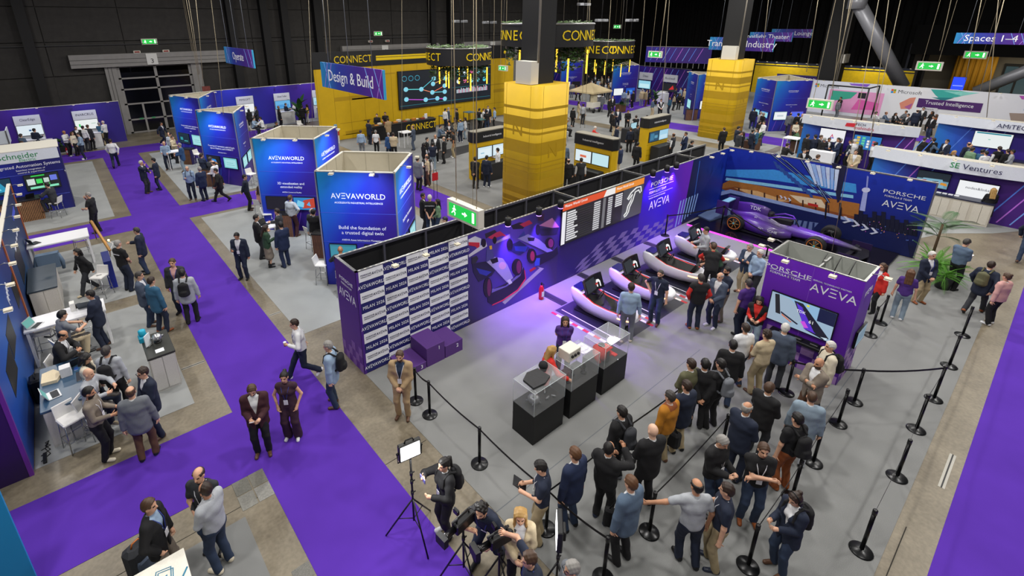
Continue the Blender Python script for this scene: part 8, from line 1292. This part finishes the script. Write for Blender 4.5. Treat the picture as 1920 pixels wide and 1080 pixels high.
far([(466, 207, 'BL', 'talk', 'jacket black', 'black', 'long', 'k'), (479, 202, 'FL', 'clasp', 'jacket charcoal', 'black', 'short', 'b'), (476, 223, 'R', 'sit', 'shirt skyblue', 'navy'), (488, 222, 'L', 'sit', 'shirt white', 'charcoal'), (523, 206, 'BR', 'stand', 'jacket black', 'black', 'long', 'k'), (522, 201, 'R', 'stand', 'shirt white', 'black', 'fringe', 'm'), (530, 194, 'BR', 'talk', 'jacket navy', 'navy', 'short', 'm'), (545, 193, 'L', 'talk', 'shirt white', 'grey', 'short', 'b'), (558, 196, 'R', 'stand', 'jacket black', 'black', 'short', 'g'), (566, 200, 'B', 'talk', 'jacket black', 'black', 'short', 'k'), (575, 198, 'L', 'stand', 'shirt yellow', 'white', 'long', 'b'), (518, 231, 'R', 'sit', 'hoodie black', 'black', 'short', 'k')], 'by the blue partition plants', ymax=44.9)
far([(676, 247, 'B', 'stand', 'shirt skyblue', 'grey', 'short', 'b'), (691, 228, 'BR', 'clasp', 'jacket navy', 'navy'), (727, 224, 'BL', 'lean', 'jacket tan', 'black', 'short', 'b'), (704, 247, 'B', 'easy', 'tee white', 'black', 'bun', 'g'), (728, 252, 'BL', 'stand', 'jacket blue', 'navy', 'short', 'g'), (737, 252, 'B', 'clasp', 'hoodie beige', 'black', 'short', 'b'), (774, 238, 'L', 'clasp', 'jacket slate', 'slate', 'fringe', 'b')], 'before the coffee bar', ymax=32.7)
far([(710, 217, 'F', 'talk2', 'shirt black', 'black'), (722, 213, 'F', 'talk2', 'tee black', 'black', 'short', 'b')], 'serving behind the coffee bar', ymin=34.4)
far([(835, 206, 'BR', 'stand', 'shirt white', 'navy'), (841, 204, 'R', 'stand', 'jacket slate', 'navy', 'short', 'g'), (856, 206, 'L', 'clasp', 'hoodie black', 'black'), (872, 223, 'L', 'stand', 'shirt white', 'paledenim', 'long', 'b'), (863, 226, 'BL', 'hip', 'shirt skyblue', 'navy', 'fringe', 'm'), (842, 233, 'F', 'sit', 'jacket charcoal', 'black', 'bald'), (826, 237, 'R', 'sit', 'shirt steel', 'black'), (853, 226, 'L', 'stand', 'shirt beige', 'black', 'long', 'm'), (850, 248, 'L', 'talk', 'tee black', 'khaki', 'short', 'k'), (832, 260, 'L', 'stand', 'jacket black', 'black', 'fringe', 'g'), (816, 256, 'F', 'stand', 'jacket charcoal', 'black', 'fringe', 'm'), (801, 261, 'R', 'talk', 'jacket black', 'black'), (795, 271, 'BR', 'talk2', 'vest black', 'black', 'long', 'k'), (811, 270, 'B', 'crossed', 'vest navy', 'paledenim', 'short', 'k'), (899, 206, 'BR', 'stand', 'vest black', 'black'), (913, 209, 'B', 'stand', 'tee black', 'denim'), (915, 201, 'F', 'stand', 'jacket navy', 'black'), (927, 204, 'L', 'stand', 'shirt skyblue', 'black'), (907, 206, 'R', 'talk', 'shirt white', 'black', 'short', 'b')], 'in the coffee area', ymax=34.7)
far([(1073, 156, 'B', 'stand', 'jacket grey', 'grey'), (1081, 162, 'R', 'stand', 'jacket brown', 'black', 'long', 'r'), (1089, 162, 'L', 'stand', 'jacket black', 'black', 'short', 'y'), (1060, 165, 'R', 'stand', 'jacket black', 'black'), (1086, 192, 'R', 'phone', 'jacket beige', 'beige', 'long', 'b'), (1075, 204, 'BR', 'stand', 'hoodie black', 'black', 'pony', 'k'), (1094, 197, 'BR', 'stand', 'shirt lightgrey', 'charcoal', 'short', 'b'), (1129, 178, 'B', 'stand', 'jacket grey', 'grey'), (1143, 186, 'R', 'clasp', 'shirt black', 'black'), (1149, 182, 'F', 'stand', 'jacket black', 'black', 'short', 'b')]+[(1104+i*6.2, 142+(i*7 % 13), ['L', 'R', 'F', 'B'][i % 4], ['stand', 'talk', 'clasp', 'phone'][i % 4], ['jacket navy', 'shirt white', 'jacket charcoal', 'shirt skyblue', 'hoodie beige', 'jacket black'][i % 6], ['black', 'navy', 'charcoal'][i % 3], ['short', 'long', 'fringe', 'short'][i % 4], 'kbmg'[i % 4]) for i in range(8)]+[(1108+i*5.6, 153+(i*5 % 11), ['R', 'L', 'B', 'F'][i % 4], ['talk', 'stand', 'easy'][i % 3], ['shirt white', 'jacket grey', 'shirt beige', 'jacket navy', 'tee black'][i % 5], ['charcoal', 'black', 'denim'][i % 3], ['short', 'short', 'long', 'bald'][i % 4], 'xkyb'[i % 4]) for i in range(7)], 'around the parasol')
far([(1171, 171, 'BR', 'stand', 'shirt skyblue', 'grey'), (1178, 172, 'B', 'stand', 'shirt white', 'sage', 'long', 'b'), (1188, 172, 'BL', 'stand', 'jacket black', 'black'), (1205, 169, 'B', 'stand', 'jacket beige', 'paledenim', 'short', 'g'), (1213, 170, 'R', 'stand', 'jacket khaki', 'brown', 'short', 'b'), (1219, 169, 'L', 'stand', 'jacket black', 'black', 'long', 'k'), (1207, 148, 'B', 'stand', 'shirt black', 'black'), (1219, 150, 'L', 'talk', 'jacket navy', 'navy'), (1239, 152, 'R', 'stand', 'jacket black', 'black'), (1246, 155, 'R', 'talk', 'shirt white', 'grey', 'long', 'm'), (1257, 153, 'L', 'stand', 'jacket charcoal', 'charcoal'), (1268, 167, 'R', 'talk', 'jacket navy', 'black'), (1277, 166, 'L', 'talk', 'shirt skyblue', 'navy'), (1284, 168, 'L', 'stand', 'shirt beige', 'black', 'fringe', 'g'), (1265, 178, 'R', 'phone', 'shirt beige', 'charcoal', 'long', 'b'), (1275, 177, 'F', 'clasp', 'hoodie black', 'black', 'long', 'k'), (1225, 187, 'R', 'talk', 'shirt steel', 'beige', 'short', 'k'), (1240, 188, 'F', 'clasp', 'vest black', 'black', 'short', 'x'), (1257, 184, 'L', 'clasp', 'shirt teal', 'navy', 'short', 'k'), (1321, 203, 'L', 'stand', 'jacket black', 'beige', 'fringe', 'b')], 'on the distant purple walkway')
far([(1148, 210, 'R', 'stand', 'jacket black', 'black'), (1152, 218, 'R', 'stand', 'hoodie black', 'beige', 'long', 'b'), (1159, 206, 'F', 'talk', 'jacket navy', 'navy', 'short', 'b'), (1178, 209, 'F', 'talk2', 'shirt black', 'black', 'short', 'k'), (1193, 219, 'B', 'talk', 'vest black', 'black', 'short', 'b'), (1213, 219, 'L', 'stand', 'tee white', 'navy', 'short', 'k'), (1158, 238, 'R', 'stand', 'jacket navy', 'black', 'short', 'k'), (1183, 242, 'B', 'stand', 'shirt navy', 'black', 'short', 'm'), (1196, 237, 'R', 'talk', 'jacket charcoal', 'charcoal', 'short', 'k'), (1064, 226, 'R', 'sit', 'shirt grey', 'black', 'short', 'g'), (1116, 240, 'R', 'sit', 'shirt red', 'black', 'short', 'w'), (1156, 264, 'B', 'stand', 'jacket charcoal', 'black', 'fringe', 'm'), (1151, 272, 'BR', 'stand', 'jacket blue', 'navy', 'short', 'g'), (1163, 276, 'BL', 'stand', 'jacket royal', 'beige', 'short', 'k'), (1196, 270, 'BR', 'stand', 'jacket black', 'black', 'short', 'k'), (1083, 283, 'R', 'talk', 'shirt skyblue', 'navy', 'short', 'x'), (1102, 288, 'R', 'talk', 'tee green', 'khaki', 'short', 'k'), (1090, 300, 'B', 'stand', 'vest charcoal', 'charcoal', 'short', 'b'), (1059, 272, 'B', 'stand', 'shirt steel', 'black', 'short', 'k'), (1066, 302, 'B', 'stand', 'jacket black', 'black', 'fringe', 'b'), (1263, 253, 'BL', 'talk', 'vest charcoal', 'black', 'fringe', 'b'), (1286, 251, 'L', 'talk2', 'jacket royal', 'royal', 'short', 'b'), (1298, 267, 'R', 'sit', 'hoodie black', 'black', 'short', 'k')], 'around the yellow kiosks')
far([(1358, 242, 'B', 'photo', 'jacket black', 'black', 'buzz', 'm'), (1385, 240, 'R', 'stand', 'jacket navy', 'navy', 'short', 'k'), (1388, 249, 'R', 'stand', 'jacket charcoal', 'black', 'short', 'k'), (1393, 250, 'L', 'clasp', 'jacket black', 'black', 'long', 'b'), (1412, 246, 'R', 'clasp', 'jacket navy', 'navy', 'short', 'k'), (1419, 244, 'L', 'clasp', 'jacket teal', 'navy', 'short', 'b'), (1425, 229, 'R', 'stand', 'jacket black', 'black', 'short', 'k'), (1433, 230, 'L', 'talk2', 'shirt white', 'denim', 'short', 'k'), (1415, 205, 'BR', 'reach', 'jacket navy', 'denim', 'short', 'k'), (1427, 212, 'R', 'clasp', 'hoodie lightgrey', 'brown', 'short', 'g'), (1432, 214, 'R', 'stand', 'jacket black', 'black', 'short', 'g'), (1483, 214, 'BR', 'stand', 'jacket grey', 'charcoal', 'fringe', 'b'), (1497, 215, 'B', 'stand', 'jacket black', 'black', 'short', 'k'), (1505, 216, 'L', 'stand', 'jacket charcoal', 'black', 'fringe', 'y'), (1494, 230, 'F', 'phone', 'shirt cream', 'black', 'bob', 'k'), (1477, 272, 'R', 'sit', 'hoodie black', 'black', 'short', 'b')], 'near the cyber security tower')
far([(1515, 255, 'R', 'stand', 'jacket black', 'black'), (1529, 256, 'B', 'stand', 'jacket navy', 'navy'), (1540, 257, 'FR', 'clasp', 'jacket charcoal', 'black', 'short', 'm'), (1546, 262, 'B', 'stand', 'jacket black', 'black', 'short', 'g'), (1555, 262, 'F', 'talk', 'jacket navy', 'navy', 'short', 'k'), (1572, 262, 'L', 'clasp', 'jacket royal', 'royal', 'short', 'k'), (1584, 260, 'R', 'stand', 'jacket black', 'charcoal', 'short', 'g'), (1599, 264, 'BL', 'clasp', 'jacket navy', 'black', 'short', 'k'), (1608, 262, 'B', 'stand', 'shirt white', 'black', 'short', 'w'), (1605, 285, 'FL', 'clasp', 'jacket beige', 'beige', 'short', 'b'), (1613, 275, 'B', 'stand', 'jacket black', 'black', 'long', 'k'), (1647, 268, 'R', 'talk2', 'shirt white', 'black', 'short', 'b'), (1655, 273, 'BL', 'stand', 'jacket charcoal', 'charcoal', 'short', 'b'), (1509, 283, 'F', 'sit', 'jacket black', 'black', 'short', 'k'), (1534, 294, 'R', 'sit', 'jacket navy', 'black', 'short', 'm')], 'before the red-logo booth', xmax=35.9)
far([(1643, 212, 'R', 'sitlow', 'shirt white', 'navy', 'short', 'k'), (1662, 212, 'FR', 'sitlow', 'shirt steel', 'denim', 'fringe', 'm'), (1680, 214, 'F', 'sitlow', 'jacket black', 'black', 'long', 'b'), (1699, 210, 'L', 'sitlow', 'shirt grey', 'black', 'short', 'b'), (1703, 216, 'L', 'sitlow', 'jacket charcoal', 'charcoal', 'short', 'b'), (1721, 208, 'BR', 'talk', 'jacket navy', 'navy', 'fringe', 'b'), (1732, 204, 'FL', 'stand', 'jacket charcoal', 'black', 'short', 'k'), (1748, 211, 'L', 'talk', 'shirt black', 'black', 'long', 'b'), (1751, 220, 'L', 'legcross', 'jacket black', 'denim', 'short', 'k'), (1756, 217, 'BL', 'stand', 'shirt rust', 'black', 'long', 'm'), (1574, 189, 'R', 'stand', 'shirt grey', 'grey', 'short', 'k'), (1786, 124, 'L', 'phone', 'jacket black', 'charcoal', 'short', 'k')], 'in the pale lounge', xmax=56.4)
far([(1739, 258, 'R', 'stand', 'jacket black', 'black', 'short', 'x'), (1760, 256, 'B', 'stand', 'jacket black', 'black', 'short', 'b'), (1767, 253, 'R', 'sit', 'jacket steel', 'denim', 'short', 'b'), (1794, 252, 'L', 'stand', 'jacket navy', 'black', 'short', 'b'), (1829, 260, 'B', 'stand', 'jacket navy', 'navy', 'fringe', 'b'), (1836, 259, 'BL', 'stand', 'jacket slate', 'slate', 'bald'), (1824, 280, 'R', 'stand', 'hoodie sage', 'black', 'short', 'b'), (1843, 284, 'R', 'stand', 'shirt teal', 'black', 'short', 'k'), (1849, 287, 'B', 'stand', 'shirt white', 'charcoal', 'short', 'k'), (1880, 272, 'B', 'talk', 'vest black', 'black', 'short', 'b'), (1906, 275, 'BL', 'crossed', 'shirt lightgrey', 'black', 'short', 'k'), (1904, 266, 'B', 'stand', 'jacket black', 'black', 'short', 'b'), (1867, 302, 'R', 'sit', 'jacket navy', 'black', 'short', 'b'), (1790, 286, 'F', 'sit', 'jacket black', 'black', 'long', 'y'), (1765, 288, 'R', 'sit', 'hoodie black', 'black', 'short', 'k'), (1778, 292, 'L', 'sit', 'hoodie brown', 'black', 'long', 'b')], 'before the black-lettered booth', xmax=39.9)
def lounge_chair():
    t = thing('lounge_chair', 'pale tub chair under a seated visitor in the pale lounge', 'chair', group='tub chairs in the pale lounge'); MB().bbox(-.3, -.3, .36, .3, .28, .44, .03).build('seat', M('8a8c90', .7), t); MB().prism([(-.34, -.34), (.34, -.34), (.34, .1), (.29, .1), (.29, -.28), (-.29, -.28), (-.29, .1), (-.34, .1)], .36, .78).build('tub_back', M('9a9ca0', .7), t)
    for a in (-1, 1):
        for b in (-1, 1): MB().tube([(a*.22, b*.2, .37), (a*.27, b*.25, 0)], .015, 5).build('leg', BLK, t)
    return t
lc = None
for ps, loc, f, lab in SEATS:
    a = -math.radians(f)
    if ps == 'sitlow':
        if lc is None: o = lc = lounge_chair()
        else: o = copy_tree(lc)
        o.location = (loc[0], loc[1], .006); o.rotation_euler = (0, 0, a)
    else: stool(0, 0, math.degrees(a)+180, lab, xy=(loc[0]+.04*math.sin(a), loc[1]-.04*math.cos(a)))
# ---------------------------------------------------------------- things in hands and the film crew's gear
def held(name, label, cat, key, i, size, mat, d=(0, 0, 0), tilt=.6):
    p, J = hp[key]; o = MB().bbox(-size[0]/2, -size[1]/2, -size[2]/2, size[0]/2, size[1]/2, size[2]/2, min(size)*.2).build(name, mat, label=label, cat=cat); o.location = hand_at(p, J, i, d); o.rotation_euler = (tilt, 0, p.rotation_euler.z)
PHM = M('17181c', .2); held('phone', 'white-cased phone held by the man in the maroon blazer', 'phone', 'maroon', 0, (.08, .15, .012), M('d8d8dc', .3)); held('phone', 'dark phone held up by the man in black sweatshirt', 'phone', 'photo', 0, (.16, .012, .08), PHM, tilt=0); held('tablet', 'dark tablet held by the man in khaki trousers', 'tablet', 'tablet', 0, (.2, .26, .012), PHM); held('phone', 'dark phone held by the grey-haired man in black jumper', 'phone', 'show', 0, (.08, .15, .012), PHM); held('phone', 'dark phone held by the man in blue shirt', 'phone', 'blue', 0, (.08, .15, .012), PHM); held('phone', 'purple-cased phone held by the woman filming', 'phone', 'film', 0, (.16, .012, .08), M('6a6ab0', .3), tilt=0)
p, J = hp['cup']; c = hand_at(p, J, 1); t = thing('paper_cup', 'small tan paper cup held by the striding man', 'cup', c); MB().lathe([(.028, -.05), (.038, .05)], 12).build('cup_body', M('c9a46a', .6), t); MB().lathe([(.040, .05), (.036, .062)], 12).build('cup_lid', LW, t)
p, J = hp['bagm']; c = hand_at(p, J, 0); t = thing('shoulder_bag', 'black soft bag hanging from the hand of the man in mustard jacket', 'bag', (c.x, c.y, c.z-.42)); MB().bbox(-.1, -.2, 0, .1, .2, .32, .04).build('bag_body', cloth('black'), t); MB().tube([(0, -.14, .31), (0, -.06, .42), (0, .06, .42), (0, .14, .31)], .012, 6).build('strap', BLK, t)
c = G(1150, 1010, .0); t = thing('tote_bag', 'black tote bag held by the man in the blue-grey blazer', 'bag', (c.x, c.y, .30), .5); MB().bbox(-.06, -.2, 0, .06, .2, .36, .03).build('bag_body', cloth('black'), t); MB().tube([(0, -.12, .35), (0, -.05, .52), (0, .05, .52), (0, .12, .35)], .012, 6).build('handle', BLK, t)
p = G(1216, 300); t = thing('briefcase', 'black briefcase of the man in black suit by the rail', 'briefcase', (p.x-.4, p.y, .35)); MB().bbox(-.2, -.06, 0, .2, .06, .3, .02).build('case_body', cloth('black'), t); MB().tube([(-.06, 0, .3), (-.04, 0, .36), (.04, 0, .36), (.06, 0, .3)], .012, 6).build('handle', BLK, t)
def tripod(loc, H, r, lab, name='light_stand', n=3, a0=.4):
    t = thing(name, lab, 'tripod', (loc[0], loc[1], .006)); MB().tube([(0, 0, .35), (0, 0, H)], .018, 8).build('mast', BLK, t)
    for k in range(n): a = a0+k*2*PI/n; MB().tube([(0, 0, .85 if H > 1.5 else .9), (r*math.cos(a), r*math.sin(a), 0.01)], .014, 6).build('leg', BLK, t); MB().tube([(0, 0, .4), (r*.55*math.cos(a), r*.55*math.sin(a), .4)], .008, 5).build('brace', BLK, t)
    for z in (.95, 1.2, 1.38):
        if z < H: MB().lathe([(.028, 0), (.028, .07)], 8, z=z).build('collar', M('1d1d20', .4), t); MB().tube([(0, 0, z+.03), (.06, 0, z+.03)], .012, 5).build('knob', BLK, t)
    return t
c = G(778, 1003); tripod(c, 1.72, .5, 'black three-legged stand carrying the glowing light panel on the purple carpet')
t = thing('video_light', 'glowing white rectangular video light panel on a stand', 'video light', (c.x, c.y, 1.73), math.radians(-10)); MB().bbox(-.19, -.02, .02, .19, .06, .34, .012).build('housing', M('22221f', .4), t); MB().box(-.165, -.026, .045, .165, -.02, .315).build('diffuser', M('ffffff', .3, emit=7.), t); MB().tube([(-.08, .02, .34), (-.06, .02, .39), (.06, .02, .39), (.08, .02, .34)], .012, 6).build('handle', BLK, t); [MB().tube([(s*.19, .02, .18), (s*.225, .02, .18)], .02, 8).build('tilt_knob', BLK, t) for s in (-1, 1)]; MB().tube([(-.21, .02, .18), (-.21, .02, .0), (.21, .02, .0), (.21, .02, .18)], .010, 6).build('yoke', BLK, t); area('panel_glow', (c.x-.02, c.y-.08, 1.91), (.3, .25), 25, (1, 1, 1), (c.x-1, c.y-2.5, .8))
def video_camera(loc, rz, lab):
    t = thing('video_camera', lab, 'camera', loc, rz); MB().bbox(-.07, -.2, 0, .07, .18, .17, .015).build('camera_body', M('141416', .4), t); MB().bbox(-.06, -.36, .02, .06, -.2, .15, .01).build('battery', M('26262a', .4), t); l = MB(); l.lathe([(.05, 0), (.05, .14), (.06, .15), (.06, .2)], 14); o = l.build('lens', M('0e0e10', .2), t); o.rotation_euler = (-PI/2, 0, 0); o.location = (0, .18, .085); MB().box(-.095, .38, .01, .095, .46, .17).build('matte_box', BLK, t); MB().tube([(0, -.12, .17), (0, -.1, .25), (0, .1, .25), (0, .14, .17)], .014, 6).build('top_handle', BLK, t); MB().bbox(.09, -.02, .12, .2, .03, .2, .008).build('viewfinder', M('1c1c20', .3), t); MB().tube([(0, -.15, .23), (0, .22, .23)], .018, 8).build('microphone', M('2a2a2c', .6), t)
    for k, h in enumerate(('e0d020', 'd03a8a', 'e07a20')): MB().box(.071, -.15+k*.09, .06, .075, -.1+k*.09, .09).build('coloured_tab', M(h, .5), t)
c = G(870, 1092); tripod(c, 1.25, .45, 'sturdy black camera tripod of the curly-haired cameraman', 'camera_tripod'); video_camera((c.x, c.y, 1.262), math.radians(95), 'black video camera on the tripod of the curly-haired cameraman')
c = G(935, 1120); tripod(c, 1.2, .45, 'camera tripod of the operator with raised arm', 'camera_tripod'); video_camera((c.x, c.y, 1.212), math.radians(80), 'black video camera of the operator with raised arm')
c = G(1040, 1130); tripod(c, 1.35, .4, 'light stand of the turned black panel beside the queue'); t = thing('video_light', 'black-backed video light panel turned from view by the queue', 'video light', (c.x, c.y, 1.36), .75); MB().bbox(-.2, -.03, 0, .2, .05, .38, .012).build('housing', M('161618', .4), t); MB().box(-.18, .05, .02, .18, .056, .36).build('diffuser', M('ffffff', .3, emit=5.), t); MB().bbox(-.09, -.08, .1, .09, -.03, .26, .01).build('battery', BLK, t)
flush_text()
print('people', NPEOPLE, 'tris', sum(len(p.vertices)-2 for m in D.meshes for p in m.polygons) if 0 else sum(len(m.loops)-2*len(m.polygons) for m in D.meshes), 'time', round(time.time()-T0, 1))
